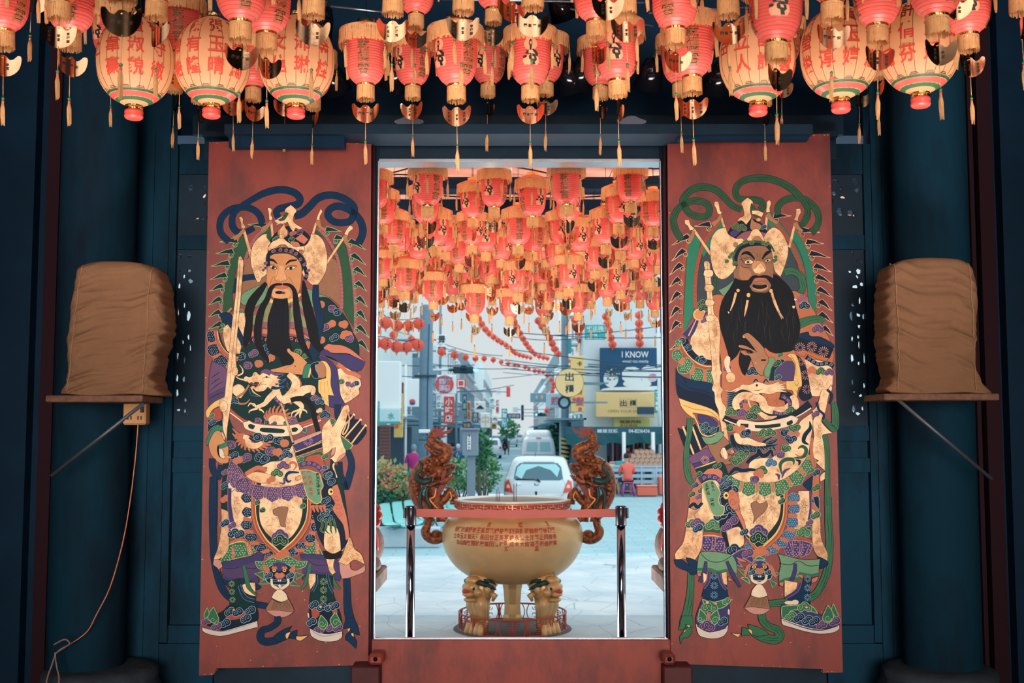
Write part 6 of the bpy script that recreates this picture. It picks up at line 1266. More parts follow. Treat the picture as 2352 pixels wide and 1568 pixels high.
# ---------------------------------------------------------------- barrier in front of the door
M_chrome=mat('dark_chrome',(120,124,136),.12,metal=1); M_blk=mat('black_plastic',(22,26,40),.3)
for i,px in enumerate((943,1427)):
    x=X(px,1300,7.2); t=thing('barrier_post',(x,7.2,0),'chrome barrier post holding the %s end of the red belt'%['left','right'][i],'barrier post','barrier posts')
    MB().use(M_chrome).lathe([(.0275,.01),(.0275,.9)],28,smooth=True).build('pole',t); MB().use(M_blk).lathe([(.0,.0),(.17,.0),(.17,.012),(.15,.03),(.03,.04)],36,cap=False).build('base',t)
    MB().use(M_blk).lathe([(.029,.885),(.0345,.89),(.0345,1.005),(.030,1.012),(0,1.013)],28,cap=False).build('belt_head',t)
    m=MB().use(M_chrome); m.lathe([(.0352,.885),(.0352,.893)],28,cap=False); m.lathe([(.0352,1.0),(.0352,1.006)],28,cap=False); m.build('trim_rings',t)
    MB().use(M_blk).cb((-.04 if i==0 else .04,0,.965),(.016,.03,.07),.004).build('belt_clip',t)
za,zc=Z(1187,7.2),Z(1168.5,7.2); xa,xb=X(943,1177,7.2)+.034,X(1427,1177,7.2)-.034
m=MB().use(mat('red_belt',(180,80,72),.55,var=.15,vs_=3)); n=16
m.add([(xa+(xb-xa)*i/n,7.2,z-.006*math.sin(PI*i/n)) for z in (za,zc) for i in range(n+1)]+[(xa+(xb-xa)*i/n,7.202,z-.006*math.sin(PI*i/n)) for z in (za,zc) for i in range(n+1)],[(i,i+1,n+2+i,n+1+i) for i in range(n)]+[(2*n+2+i,2*n+3+i,3*n+4+i,3*n+3+i) for i in range(n)]+[(i,i+1,2*n+3+i,2*n+2+i) for i in range(n)])
tag(m.build('barrier_belt'),'red belt stretched between the two chrome barrier posts','belt')
# ---------------------------------------------------------------- stone lions
M_lion=mat('weathered_lion_stone',(128,116,112),.8,var=.5,vs_=9,bump=1,bs=30); M_lionb=mat('dark_stained_stone',(44,46,60),.6,var=.4,vs_=9,bump=.8,bs=40); M_ros=mat('red_satin',(206,50,44),.45)
def lion(cx,cy,s,side):
    t=thing('stone_lion',(cx,cy,.0),'stone guardian lion with red rosette on its pedestal, %s of the doorway'%side,'stone lion','stone lions',0)
    m=MB().use(M_lion); m.box((-.27,-.3,.56),(.27,.3,.66),.012); m.box((-.2,-.24,.08),(.2,.24,.56),.01); m.box((-.3,-.33,0),(.3,.33,.1),.02)
    m.build('pedestal',t)
    b=MB().use(M_lion); b.tube(cr_open([(0,.16,.74),(0,.06,.9),(0,-.06,1.05),(0,-.12,1.2)],4),[.17,.18,.19,.19,.19,.19,.19,.18,.17,.16,.15,.14,.13],16)
    for q in (-1,1):
        b.tube(cr_open([(q*.13,-.06,1.02),(q*.15,-.16,.86),(q*.14,-.19,.72),(q*.14,-.24,.69)],3),[.075,.07,.07,.065,.06,.055,.06,.06,.06,.05],10); b.ball((q*.17,.12,.80),(.10,.15,.13)); b.ball((q*.2,-.03,.70),(.07,.12,.05))
    b.tube([(0,.24,.74),(0,.3,.95),(0,.24,1.12)],[.06,.08,.03],8)
    b.build('body',t)
    h=MB().use(M_lionb); h.ball((0,-.16,1.22),(.16,.17,.16),16,12); h.ball((0,-.30,1.17),(.10,.09,.08)); h.ball((0,-.36,1.20),(.04,.04,.03))
    for q in (-1,1): h.ball((q*.07,-.29,1.26),.035,8,6); h.ball((q*.15,-.14,1.30),(.04,.03,.06),8,6)
    for k in range(26):
        a=k*2.4; z=1.34-.02*k; r=.15+.03*math.sin(k); h.ball((r*math.cos(a)*1.05,-.10+abs(r*math.sin(a))*.9,z-.05),(.05,.05,.045),8,6)
    h.build('head',t)
    r=MB().use(M_ros)
    for k in range(11):
        a=2*PI*k/11; r.ball((-s*.20+.06*math.cos(a),-.20,1.0+.07*math.sin(a)),(.035,.03,.03),8,6)
    r.ball((-s*.20,-.22,1.0),(.04,.03,.04),8,6)
    for q in (-1,1): r.tube(cr_open([(-s*.20,-.2,.98),(-s*.20+q*.05,-.22,.9),(-s*.20+q*.07,-.2,.8)],3),[.02,.03,.035,.03,.03,.02,.01],6,flat=.3)
    r.tube(cr_open([(-.2,-.1,1.02),(0,-.28,.98),(.2,-.1,1.02)],4),.018,6); r.build('rosette',t)
    return t
lion(1.135,6.75,1,'right'); lion(-1.045,6.75,-1,'left')
# ---------------------------------------------------------------- courtyard and street
def ground_mat(name,c,c2,crack,scale,brick=False,bw=.4,bh=.2,mort=.012):
    m=bpy.data.materials.new(name); m.use_nodes=True; n=m.node_tree; b=n.nodes['Principled BSDF']; b.inputs['Roughness'].default_value=.6
    t=n.nodes.new('ShaderNodeTexCoord'); q=n.nodes.new('ShaderNodeTexNoise'); q.inputs['Scale'].default_value=1.3; q.inputs['Detail'].default_value=8; n.links.new(t.outputs['Object'],q.inputs[0])
    r=n.nodes.new('ShaderNodeValToRGB'); r.color_ramp.elements[0].position=.35; r.color_ramp.elements[1].position=.65; r.color_ramp.elements[0].color=(*lin(c2),1); r.color_ramp.elements[1].color=(*lin(c),1); n.links.new(q.outputs[0],r.inputs[0])
    if brick:
        v=n.nodes.new('ShaderNodeTexBrick'); v.inputs['Scale'].default_value=1; v.inputs['Brick Width'].default_value=bw; v.inputs['Row Height'].default_value=bh; v.inputs['Mortar Size'].default_value=mort; n.links.new(t.outputs['Object'],v.inputs[0]); v.inputs['Mortar'].default_value=(*lin(crack),1)
        n.links.new(r.outputs[0],v.inputs['Color1']); v.inputs['Color2'].default_value=(*lin(c2),1); n.links.new(v.outputs[0],b.inputs['Base Color'])
    elif scale:
        v=n.nodes.new('ShaderNodeTexVoronoi'); v.feature='DISTANCE_TO_EDGE'; v.inputs['Scale'].default_value=scale; n2=n.nodes.new('ShaderNodeMixRGB'); n2.blend_type='ADD'; n2.inputs[0].default_value=.12; n.links.new(t.outputs['Object'],n2.inputs[1]); n.links.new(q.outputs['Color'],n2.inputs[2]); n.links.new(n2.outputs[0],v.inputs[0])
        lt=n.nodes.new('ShaderNodeMath'); lt.operation='LESS_THAN'; lt.inputs[1].default_value=.006; n.links.new(v.outputs['Distance'],lt.inputs[0]); mx=n.nodes.new('ShaderNodeMixRGB'); n.links.new(lt.outputs[0],mx.inputs[0]); n.links.new(r.outputs[0],mx.inputs[1]); mx.inputs[2].default_value=(*lin(crack),1); n.links.new(mx.outputs[0],b.inputs['Base Color'])
    else: n.links.new(r.outputs[0],b.inputs['Base Color'])
    return m
struct('ground_flagstone',MB().use(ground_mat('flagstone',(190,202,208),(164,182,194),(140,150,158),1.5)).box((-9,8.15,-.8),(9,19.6,-.7)),'pale irregular flagstone court around the burner','ground')
struct('ground_plaza',MB().use(ground_mat('plaza_pavers',(172,202,208),(152,188,198),(128,168,180),0,True,.6,.3,.012)).box((-14,19.6,-.8),(14,36.5,-.7)),'pale blue paved plaza beyond the flagstones','ground')
struct('road',MB().use(ground_mat('asphalt',(136,172,184),(118,156,170),(0,0,0),0)).box((-14,36.5,-.82),(14,420,-.72)),'asphalt street running away between shop fronts','road')
m=MB().use(mat('road_paint',(226,236,240),.6))
for y in (36,60,90,130): m.box((-2.6,y,-.719),(-2.45,y+12,-.712)); m.box((2.5,y,-.719),(2.62,y+12,-.712))
m.box((-2.4,37.3,-.719),(.2,38.6,-.712)); tag(m.build('road_marking'),'white painted lines on the street','road marking',kind='structure')
W=lambda c,nm,r=.6,**k: mat(nm,c,r,**k)
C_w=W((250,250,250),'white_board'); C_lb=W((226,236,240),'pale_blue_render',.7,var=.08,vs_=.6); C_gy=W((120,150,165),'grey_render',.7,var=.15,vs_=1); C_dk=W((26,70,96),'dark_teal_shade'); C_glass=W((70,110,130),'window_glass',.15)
C_yel=W((255,214,150),'cream_yellow_board'); C_red=W((232,86,84),'sign_red'); C_teal=W((60,176,178),'sign_teal'); C_blue=W((36,92,150),'sign_blue'); C_brn=W((134,92,88),'brown_shutter',.7,var=.1); C_ink=W((40,60,74),'sign_ink'); C_pink=W((216,80,110),'sign_magenta'); C_navy=W((22,84,124),'billboard_blue')
def board(name,label,cat,x0,y0,x1,y1,d,m_,th=.12,texts=(),group=None,round_=False,extra=None,pole=None):
    a=pt((x0+x1)/2,(y0+y1)/2,d); w_=(x1-x0)/2570*d/2; h=(y1-y0)/2570*d/2
    r=thing(name,a,label,cat,group); mb=MB().use(m_)
    if round_: mb.prism([(w_*math.cos(2*PI*k/40),h*math.sin(2*PI*k/40)) for k in range(40)],lambda u,v,q:Vector((u,q,v)),th)
    else: mb.box((-w_,0,-h),(w_,th,h),min(.02,w_*.1))
    if extra: extra(mb,w_,h)
    mb.build('panel',r)
    if texts:
        tm=MB()
        for (s,c,u,v,ch,mode) in texts:
            tm.use(c)
            if mode=='v': vtext(tm,s,lambda p,q,u=u,v=v:(u*w_+p,-.012,v*h+q),ch*h*2,min(ch*h*2,w_*1.7),1.05,.02)
            else: text_on(tm,s,lambda p,q,u=u,v=v:(u*w_+p,-.012,v*h+q),ch*h*2,mode*w_*2 if mode else None,.01)
        tm.build('lettering',r)
    if d>=33 and name not in('billboard',):
        xe=-4.7 if a.x<0 else (3.3 if d<70 else 4.0); e_=xe-a.x
        if abs(e_)>.2 and (e_<0)==(xe<0): MB().use(C_gy).box((min(0,e_),th,-.03),(max(0,e_),th+.05,.03)).build('bracket',r)
    if pole: MB().use(C_gy).cb(((pole[0])*w_,th/2,pole[1]),(abs(pole[2]),.06,.06)).build('bracket',r)
    return r
# buildings (large blocks with depth); left row then right row
def block(name,label,x0,x1,y0,y1,z1,m_,floors=3,face=1,doors=True,wm=None):
    r=thing(name,((x0+x1)/2,(y0+y1)/2,-.7),label,'building',None); hx,hy=(x1-x0)/2,(y1-y0)/2; H=z1+.7
    MB().use(m_).box((-hx,-hy,0),(hx,hy,H)).build('walls',r)
    m=MB().use(wm or C_glass); m2=MB().use(C_w); sx=face*hx
    for f in range(floors):
        z=2.9+f*3.0
        if z+1.8>H: break
        n=max(2,int((y1-y0)/2.6))
        for k in range(n):
            y=-hy+(k+.5)*(2*hy/n); xs=sorted((sx-.03*face,sx+.03*face)); m.box((xs[0],y-.6,z),(xs[1],y+.6,z+1.3)); xs=sorted((sx,sx+.25*face)); m2.box((xs[0],y-.8,z+1.35),(xs[1],y+.8,z+1.43)); m2.box((xs[0],y-.8,z-.12),(xs[1],y+.8,z-.04))
        for k in range(2):
            x=-hx*.5+k*hx; m.box((x-.5,-hy-.03,z),(x+.5,-hy+.03,z+1.3))
    m.build('windows',r); m2.build('ledges',r)
    xs=sorted((sx-.1*face,sx+1.3*face)); MB().use(W((120,160,176),'awning_grey',.6)).box((xs[0],-hy,2.55),(xs[1],hy,2.62)).build('awning',r)
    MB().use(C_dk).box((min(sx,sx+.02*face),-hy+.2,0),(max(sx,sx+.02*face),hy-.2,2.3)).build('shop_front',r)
    m=MB().use(W((214,228,234),'roof_tank',.4)); m.lathe([(.5,H),(.5,H+.9),(.1,H+1.05)],16,(0,0,0)); m.build('water_tank',r)
    return r
block('street_shade_block','unseen tall block added at far left to shade the street',-30,-9,18.6,44,19,C_lb,4,1)  # added out of view so that its shadow covers the street
lb=[(-8.6,-4.9,36,44,3.2,'low white fronted shop at the left edge of the street',C_w),(-14,-5.0,46,56,6.3,'pale grey shop house behind the left utility pole',C_lb),(-14,-4.6,58,70,5.2,'grey shop house with corrugated awning on the left',C_gy),(-14,-4.3,74,92,7,'pale blue shop house halfway down the left side',C_lb),(-14,-4.2,96,125,8,'long grey row far down the left side',C_gy),(-14,-4.4,130,170,10,'hazy block near the street end on the left',C_lb),(-16,-4.6,180,260,12,'faint last block at the street end, left side',C_lb)]
for x0,x1,y0,y1,z,l,mm in lb: block('shop_house',l,x0,x1,y0,y1,z,mm,3,1)
rbk=[(2.75,16,43,52,9.5,'white building with the blue billboard on the right',C_lb),(3.2,16,54,66,5.0,'shop house behind the striped pole on the right',C_gy),(3.4,16,70,90,6.2,'pale shop house halfway down the right side',C_lb),(3.9,16,95,130,8.4,'grey block far down the right side',C_gy),(4.2,16,135,180,7.5,'hazy block near the street end on the right',C_lb),(5,16,190,260,10,'faint last block at the street end, right side',C_gy)]
for x0,x1,y0,y1,z,l,mm in rbk: block('shop_house',l,x0,x1,y0,y1,z,mm,3,-1)
# left signs
T_=lambda *a:a
def shut(mb,w_,h):
    mb.use(W((104,70,70),'shutter_groove'))
    for k in range(14): mb.box((-w_,-.012,-h+2*h*k/14),(w_,0,-h+2*h*k/14+.02))
board('wall_panel','plain white projecting wall board above the brown shutter','board',860,829,919,938,34,C_w,.5)
board('shop_sign','pale glass shop sign with green edge below the white board','sign',860,938,919,972,33.8,W((206,232,236),'pale_glass',.3),.3,[T_('水',C_teal,.3,0,.5,'v')],extra=lambda mb,w_,h:(mb.use(C_teal),mb.box((-w_,-.02,-h),(w_,0,-h+.06)),mb.box((-w_*.72,-.03,-h),(-w_*.60,0,h*2.0))))
board('roller_shutter','brown slatted roller shutter on the left shop','shutter',871,976,896,1082,35.8,C_brn,.1,extra=shut)
board('banner','tall yellow banner with orange writing beside the brown shutter','banner',905,878,926,1004,35,W((240,196,110),'banner_yellow'),.04,[T_('老店小吃',W((226,110,70),'orange_ink'),0,-.05,.17,'v')],extra=lambda mb,w_,h:(mb.use(W((150,60,60),'banner_maroon')),mb.box((-w_,-.01,h*.6),(w_,0,h))))
board('shop_sign','blank white signboard with a small red and blue mark behind the pole','sign',928,870,963,934,44,C_w,.15,extra=lambda mb,w_,h:(mb.use(C_red),mb.ball((.1*w_,-.02,-.6*h),(.12,.03,.09),10,6),mb.use(C_blue),mb.ball((.12*w_,-.03,-.75*h),(.11,.03,.06),10,6)))
board('lottery_sign','square white sign with red disc and four white characters','sign',1001,861,1048,904,44,C_w,.2,extra=lambda mb,w_,h:(mb.use(C_pink),mb.prism([(-.15*w_+.90*w_*math.cos(PI*k/20),.98*h*math.sin(PI*k/20)) for k in range(40)],lambda u,v,q:Vector((u,-.02-q,v)),.015),mb.use(C_red),mb.prism([(-.15*w_+.84*w_*math.cos(PI*k/20),.90*h*math.sin(PI*k/20)) for k in range(40)],lambda u,v,q:Vector((u,-.036-q,v)),.01)))
tm=MB().use(W((200,205,225),'pale_lilac'))
for s,u,v in (('台',-.40,.32),('灣',.12,.32),('運',-.40,-.32),('彩',.12,-.32)):
    a=pt(1024.5,882.5,44); text_on(tm,s,lambda p,q,u=u,v=v:(a.x+u*.40+p,43.94,a.z+v*.37*1.3+q),.27,.25,.04)
o=tm.build('lettering'); o.parent=[q for q in bpy.data.objects if q.name.startswith('lottery_sign')][0]; o.matrix_parent_inverse=Matrix.Translation(-Vector(o.parent.location))
SG=[(1049,870,1069,892,45,C_red,'口',C_w,'small red and white square sign right of the lottery sign'),(1019,910,1043,973,46,C_red,'小吃店',C_w,'tall red vertical sign with white characters left of centre'),(1002,905,1013,938,44,C_w,'招牌',C_gy,'narrow white sign with grey characters, upper one beside the pole'),
(1002,768,1027,791,45,C_w,'景',C_ink,'white sign with one black character, upper of two'),(1002,793,1028,818,45,C_w,'觀',C_ink,'white sign with one black character, lower of two'),(1037,800,1047,812,60,W((150,176,190),'haze_grey'),'合',C_w,'small grey gable sign beyond the lanterns'),
(1052,944,1066,967,46,C_gy,'',C_w,'plain grey meter box on the left pole'),(1062,905,1072,960,52,C_blue,'汽車行',W((190,220,150),'lime_ink'),'narrow blue vertical sign with lime characters'),(1073,921,1081,966,53,W((240,206,120),'amber_board'),'電器',C_pink,'narrow amber vertical sign beside the narrow blue one'),
(1085,946,1099,970,58,C_blue,'合行',W((246,222,140),'yellow_ink'),'small blue sign with yellow characters below the car sign'),(1104,948,1126,982,60,C_w,'中',W((240,200,170),'faint_peach'),'blank white light box left of centre'),(1124,913,1136,940,66,C_w,'綠山',C_teal,'white vertical sign with green marks'),
(1138,915,1147,950,70,C_w,'紅書',C_pink,'thin white sign with pink characters'),(1152,938,1165,982,76,C_teal,'醫院',C_w,'teal vertical sign halfway down the street'),(1127,972,1141,985,64,W((236,196,130),'tan_board'),'店',C_ink,'small tan sign with one dark character'),
(1165,949,1195,961,90,C_blue,'文祥吉',W((240,220,150),'straw_ink'),'blue crosswise sign with three straw coloured characters'),(1163,888,1172,911,80,C_red,'',C_w,'small red sign high over the street end'),(1063,968,1082,985,50,W((60,70,130),'indigo_board'),'修車',W((230,190,120),'ochre_ink'),'indigo sign above the grey post box'),
(1142,966,1152,976,82,C_gy,'',C_w,'little grey sign beside the round white sign'),(1178,934,1190,946,110,C_w,'',C_w,'faint white sign near the street end'),(1140,890,1150,905,100,C_w,'',C_w,'faint pale sign above the street end'),(1197,930,1203,965,120,C_dk,'',C_w,'thin dark vertical sign at the street end')]
for x0,y0,x1,y1,d,c,t,tc,l in SG:
    n=len(t); hv=(y1-y0)>(x1-x0)*1.2
    tx=[] if not t else ([T_(t,tc,0,0,.86/n,'v')] if (hv or n==1) else [T_(t,tc,0,0,.6,.85)])
    board('shop_sign',l,'sign',x0,y0,x1,y1,d,c,.15,tx,'shop signs along the street')
board('shop_sign','square white sign with a dark car drawing','sign',1090,922,1115,947,56,C_w,.15,extra=lambda mb,w_,h:(mb.use(C_ink),mb.prism([(-.7*w_,-.2*h),(-.4*w_,0),(-.1*w_,.3*h),(.3*w_,.3*h),(.4*w_,0),(.7*w_,-.1*h),(.7*w_,-.35*h),(-.7*w_,-.35*h)],lambda u,v,q:Vector((u,-.02-q,v)),.01),mb.use(C_red),mb.box((-.7*w_,-.02,.5*h),(-.4*w_,0,.7*h))))
board('shop_sign','round white sign halfway down the left side','sign',1130,955,1144,969,64,C_w,.1,[T_('內',C_ink,0,0,.6,'v')],round_=True)
# right signs
M_rim=W((90,80,70),'sign_rim')
board('round_sign','round cream yellow sign with two black characters above the striped pole','sign',1275,846,1341,912,38,M_rim,.25,[T_('出',C_ink,0,.42,.33,'v'),T_('櫃',C_ink,0,-.42,.33,'v')],round_=True,extra=lambda mb,w_,h:(mb.use(C_yel),mb.prism([(.97*w_*math.cos(PI*k/24),.97*h*math.sin(PI*k/24)) for k in range(48)],lambda u,v,q:Vector((u,-.01,v)) if q==0 else Vector((u,-.004,v)),1),mb.use(W((210,196,150),'faint_line')),mb.box((-.35*w_,-.014,-.01),(.35*w_,-.011,.01)),mb.use(C_gy),mb.box((w_,.1,-.03),(w_+.3,.16,.03))))
board('ring_mirror','dark ring shaped mirror back under the round cream sign','mirror',1281,909,1311,939,38.5,W((20,52,76),'ring_dark'),.06,round_=True,extra=lambda mb,w_,h:(mb.use(W((150,190,206),'ring_glass',.3)),mb.prism([(.62*w_*math.cos(PI*k/16),.66*h*math.sin(PI*k/16)) for k in range(32)],lambda u,v,q:Vector((u,-.02+q*.01,v)),1)))
board('banner','tall yellow banner with magenta characters behind the round cream sign','banner',1311,817,1342,946,41,W((255,210,132),'butter_board'),.1,[T_('剪',C_pink,.3,-.3,.1,'v'),T_('髮',C_pink,.35,-.62,.17,'v'),T_('燙',C_pink,.35,-.9,.08,'v'),T_('卡',C_ink,.3,.72,.1,'v')],extra=lambda mb,w_,h:(mb.use(C_red),mb.prism([(-.5*w_+.3*w_*math.cos(PI*k/8),-.55*h+.07*h*math.sin(PI*k/8)) for k in range(16)],lambda u,v,q:Vector((u,-.02+q*.01,v)),1)))
board('shop_sign','pale sign with one magenta character left of the ring mirror','sign',1255,903,1291,936,46,W((196,222,236),'pale_sign'),.15,[T_('照',C_pink,.1,-.1,.62,'v')])
board('poster','grey blue poster with two faces over the street','poster',1218,902,1255,923,62,W((130,166,184),'poster_grey'),.08,extra=lambda mb,w_,h:(mb.use(W((226,190,160),'poster_face')),mb.prism([(.45*w_+.3*h*math.cos(PI*k/8),.1*h+.5*h*math.sin(PI*k/8)) for k in range(16)],lambda u,v,q:Vector((u,-.02+q*.01,v)),1),mb.prism([(-.2*w_+.3*h*math.cos(PI*k/8),.05*h+.45*h*math.sin(PI*k/8)) for k in range(16)],lambda u,v,q:Vector((u,-.02+q*.01,v)),1)))
def poster(mb,w_,h):
    def blob(c,cx,cz,rx,rz,n=22,wob=.0,o=.02,k0=6):
        mb.use(c); mb.prism([(cx*w_+rx*w_*math.cos(2*PI*k/n)*(1+wob*math.cos(k0*2*PI*k/n)),cz*h+rz*h*math.sin(2*PI*k/n)*(1+wob*math.cos(k0*2*PI*k/n))) for k in range(n)],lambda u,v,q:Vector((u,-o+q*.004,v)),1)
    w1=W((238,244,246),'poster_white'); mb.use(w1); mb.prism([(-w_,-h),(-w_*.9,-.93*h),(-w_*.6,-.86*h),(w_,-.80*h),(w_,-h)],lambda u,v,q:Vector((u,-.014+q*.003,v)),1)
    blob(w1,-.62,-.45,.26,.42); blob(w1,.12,-.30,.36,.42,30,.04,.018,9); blob(w1,.72,-.24,.34,.40,26,.05,.016,7); blob(w1,.3,-.7,.5,.2); blob(W((232,200,210),'poster_pink'),.82,-.4,.16,.16,18,.05,.03); blob(W((196,150,170),'poster_rose'),.86,-.28,.12,.06,14,0,.034)
    blob(W((64,96,112),'poster_dark'),-.55,-.12,.26,.18,34,.08,.03,13)
    rr=random.Random(4)
    for k in range(46): blob(W((36,66,86),'poster_bead') if k%3 else w1,-.55+rr.uniform(-.22,.22),-.14+rr.uniform(-.15,.15),.025,.03,7,0,.036+.0003*k)
    for k in range(14): blob(W((36,66,86),'poster_bead'),-.6+rr.uniform(-.15,.2),-.42+rr.uniform(-.1,.08),.018,.03,6,0,.036+.0003*k)
pb=board('billboard','dark blue billboard with white dishes reading I KNOW WHAT YOU WANT','billboard',1378,798,1509,896,42.6,C_navy,.15,[T_('I KNOW',C_w,.24,.68,.15,.47),T_('#WHAT YOU WANT#',C_w,.24,.34,.06,.46)],extra=poster)
yb=board('shop_sign','wide cream yellow shop signboard reading OPEN YOUR DOOR','sign',1369,901,1505,958,42.4,C_yel,.2,[T_('出',C_ink,-.07,.14,.28,'v'),T_('櫃',C_ink,.24,.14,.28,'v'),T_('OPEN YOUR DOOR',W((190,160,90),'gold_ink'),.04,-.5,.12,.64)],extra=lambda mb,w_,h:(mb.use(W((176,160,120),'thin_frame')),[mb.box((a*w_,-.01,b*h),(c*w_,-.004,e*h)) for a,b,c,e in ((-.2,-.22,-.19,.5),(.08,-.22,.09,.5),(.36,-.22,.37,.5),(-.2,.49,.37,.5),(-.2,-.22,.37,-.21))]))
board('street_sign','green street name sign hung over the plaza edge','street sign',1343,745,1391,780,37,C_teal,.05,[T_('中正路',C_w,.02,.52,.26,.8),T_('Zhongzheng Rd.',C_w,.1,.12,.14,.8),T_('一段',C_w,-.1,-.34,.24,.3),T_('Sec.1 Rd.Sec.',C_w,0,-.78,.13,.85)])
board('street_sign','teal corner sign beside the striped pole top','street sign',1295,778,1313,810,46,C_teal,.05); board('shop_sign','thin teal vertical sign at the billboard corner','sign',1504,894,1512,948,41.8,C_teal,.1,[T_('茶飲專賣',C_w,0,0,.2,'v')]); 
board('air_conditioner','dark slatted air outlet before the wide cream signboard','air outlet',1465,934,1503,950,41.7,W((50,80,100),'duct_dark'),.3,extra=lambda mb,w_,h:(mb.use(C_gy),[mb.box((-w_+2*w_*k/9,-.02,-h-.06),(-w_+2*w_*k/9+.05,.02,-h)) for k in range(9)]))
board('shop_sign','pale yellow sign above the green awning','sign',1410,961,1494,982,42.8,W((240,236,150),'pale_lime_board'),.1,[T_('福建肉粽',C_ink,-.1,.3,.34,.6),T_('本店美味',W((226,130,60),'orange_char'),-.2,-.45,.36,.5)])
# awning and shop front
r=thing('awning',pt(1418,990,40),'dark green shop awning with white lettering over the fruit stall','awning'); ww=118/2570*40
MB().use(W((26,92,110),'awning_green',.5)).box((-ww,-.0,-.10),(ww,.1,.12)).build('valance',r); m=MB().use(W((30,96,104),'awning_cloth',.6))
n=14; m.add([(-ww+2*ww*i/n,0,-.10) for i in range(n+1)]+[(-ww+2*ww*i/n,.05+.03*math.sin(i*2.1),-.45-.06*math.sin(i*1.7)) for i in range(n+1)],[(i,i+1,n+2+i,n+1+i) for i in range(n)]); m.box((-ww,0,.12),(ww,3.0,.16)); m.build('cloth',r)
m=MB().use(C_w); text_on(m,'鐵蛋豆漿',lambda p,q:(-.35+p,-.012,q+.01),.13,.75,.01); text_on(m,'04-8236436',lambda p,q:(.78+p,-.012,q+.01),.13,.75,.01); m.build('lettering',r)
for i,x in enumerate((1433,1500)): tag(MB().use(C_w).lathe([(.07,-.7),(.07,Z(992,40))],12,(X(x,1030,40),40,0)).build('awning_post'),'white awning post %s the stall'%['left of','right of'][i],'post','awning posts')
tag(MB().use(W((20,40,62),'shop_dark',.7)).box((X(1395,1030,42.7),42.7,-.7),(X(1528,1030,42.7),42.9,Z(995,42.7))).build('shop_shade_panel'),'dark panel standing for the unlit shop interior behind the stall','shop front',kind='structure')  # solid sheet, the shop's inner shade is put into its dark colour
m=MB()
for i in range(26):
    x=X(1398+i*4.8,1030,42.2); z=Z(1016,42.2); m.use(W([(60,90,130),(130,60,80),(200,190,180),(40,60,80),(180,80,70)][i%5],'garment_%s'%['blue','plum','cream','slate','rose'][i%5])); m.box((x-.03,42.2,z-.5-.15*(i%3)),(x+.03,42.3,z))
tag(m.build('hanging_clothes'),'clothes hanging in the shop behind the stall','clothes',kind='stuff')
# striped pole and left pole
def pole(name,label,px,d,r_,ytop,mt,group=None,stripes=None):
    x=X(px,1000,d); t=thing(name,(x,d,-.7),label,'pole',group); H=Z(ytop,d)+.7
    MB().use(mt).lathe([(r_*1.08,0),(r_,H*.5),(r_*.94,H),(r_*.5,H+.05)],24).build('shaft',t)
    if stripes:
        z0,z1=Z(stripes[1],d)+.7,Z(stripes[0],d)+.7; m=MB(); N=24; rw=12; R_=r_*1.1
        for i in range(rw*4):
            for k in range(N):
                m.use(W((240,206,120),'hazard_yellow') if ((i/4+k/N*2.0)%2)<1 else W((24,40,60),'hazard_black')); a0,a1=2*PI*k/N,2*PI*(k+1)/N; za_,zb_=z0+(z1-z0)*i/(rw*4),z0+(z1-z0)*(i+1)/(rw*4)
                m.add([(R_*math.cos(a0),R_*math.sin(a0),za_),(R_*math.cos(a1),R_*math.sin(a1),za_),(R_*math.cos(a1),R_*math.sin(a1),zb_),(R_*math.cos(a0),R_*math.sin(a0),zb_)],[(0,1,2,3)])
        m.build('hazard_wrap',t)
    return t
lp=pole('utility_pole','thick grey utility pole left of the street, behind the burner',978,30,.186,704,W((112,142,164),'pole_concrete',.8,var=.1))
m=MB().use(C_ink); m.lathe([(.2,1.9),(.2,1.92)],20); m.lathe([(.2,Z(866,30)+.7),(.2,Z(862,30)+.7)],20); m.cb((0,-.2,Z(864,30)+.7),(.6,.05,.05)); m.tube([(.06,-.19,.5),(.05,-.19,3),(.09,-.19,5)],.012,5); m.build('straps',lp); MB().use(C_w).cb((-.02,-.24,Z(990,30)+.7),(.3,.12,.1),.02).build('fixture',lp)
pole('street_pole','grey pole wrapped in yellow and black hazard stripes',1298,45,.15,700,C_gy,None,(1004,1062)); pole('street_pole','thin white pole beside the brown shutter',931,40,.05,840,C_w); pole('street_pole','thin grey pole behind the lottery sign',1048,50,.06,900,C_gy); pole('street_pole','plain grey pole behind the two character signs',1010,55,.07,690,C_gy)
pole('street_pole','slim pale pole at the right of the billboard',1515,41,.06,690,C_lb); pole('street_pole','slim pale pole left of the green street sign',1290,50,.1,700,C_lb)
# traffic lights
def tlight(name,label,x0,x1,y,d,arm,lit):
    a=pt((x0+x1)/2,y,d); t=thing(name,a,label,'traffic light','traffic lights'); w_=(x1-x0)/2570*d/2; h=w_*.36
    MB().use(W((10,52,72),'signal_case',.4)).box((-w_,0,-h),(w_,.2,h),.04).build('housing',t)
    for k in range(3):
        c=(k-1)*w_*.62; MB().use(W((20,80,96),'lens_dark',.3) if k!=lit else mat('green_signal_lit',(150,240,240),.3,emit=1.2)).ball((c,0,0),(h*.72,.08,h*.72),16,8).build('lens',t); MB().use(W((8,44,62),'hood_dark')).lathe([(h*.8,-.0),(h*.8,.16)],16,(0,0,0),cap=False).build('hood',t)
        o=bpy.data.objects[-1] if False else t.children[-1]; o.rotation_euler=(PI/2,0,0); o.location=(c,0,0)
    if arm: MB().use(C_lb).tube([(-w_,.1,0),(-w_-arm,.1,0),(-w_-arm-.3,.1,-.2)],.05,8).build('arm',t)
tlight('traffic_light','horizontal traffic light with lit right lens, left above the street',1041,1087,849,48,1.2,2); tlight('traffic_light','distant traffic light above the white van',1234,1252,952,90,0,0)
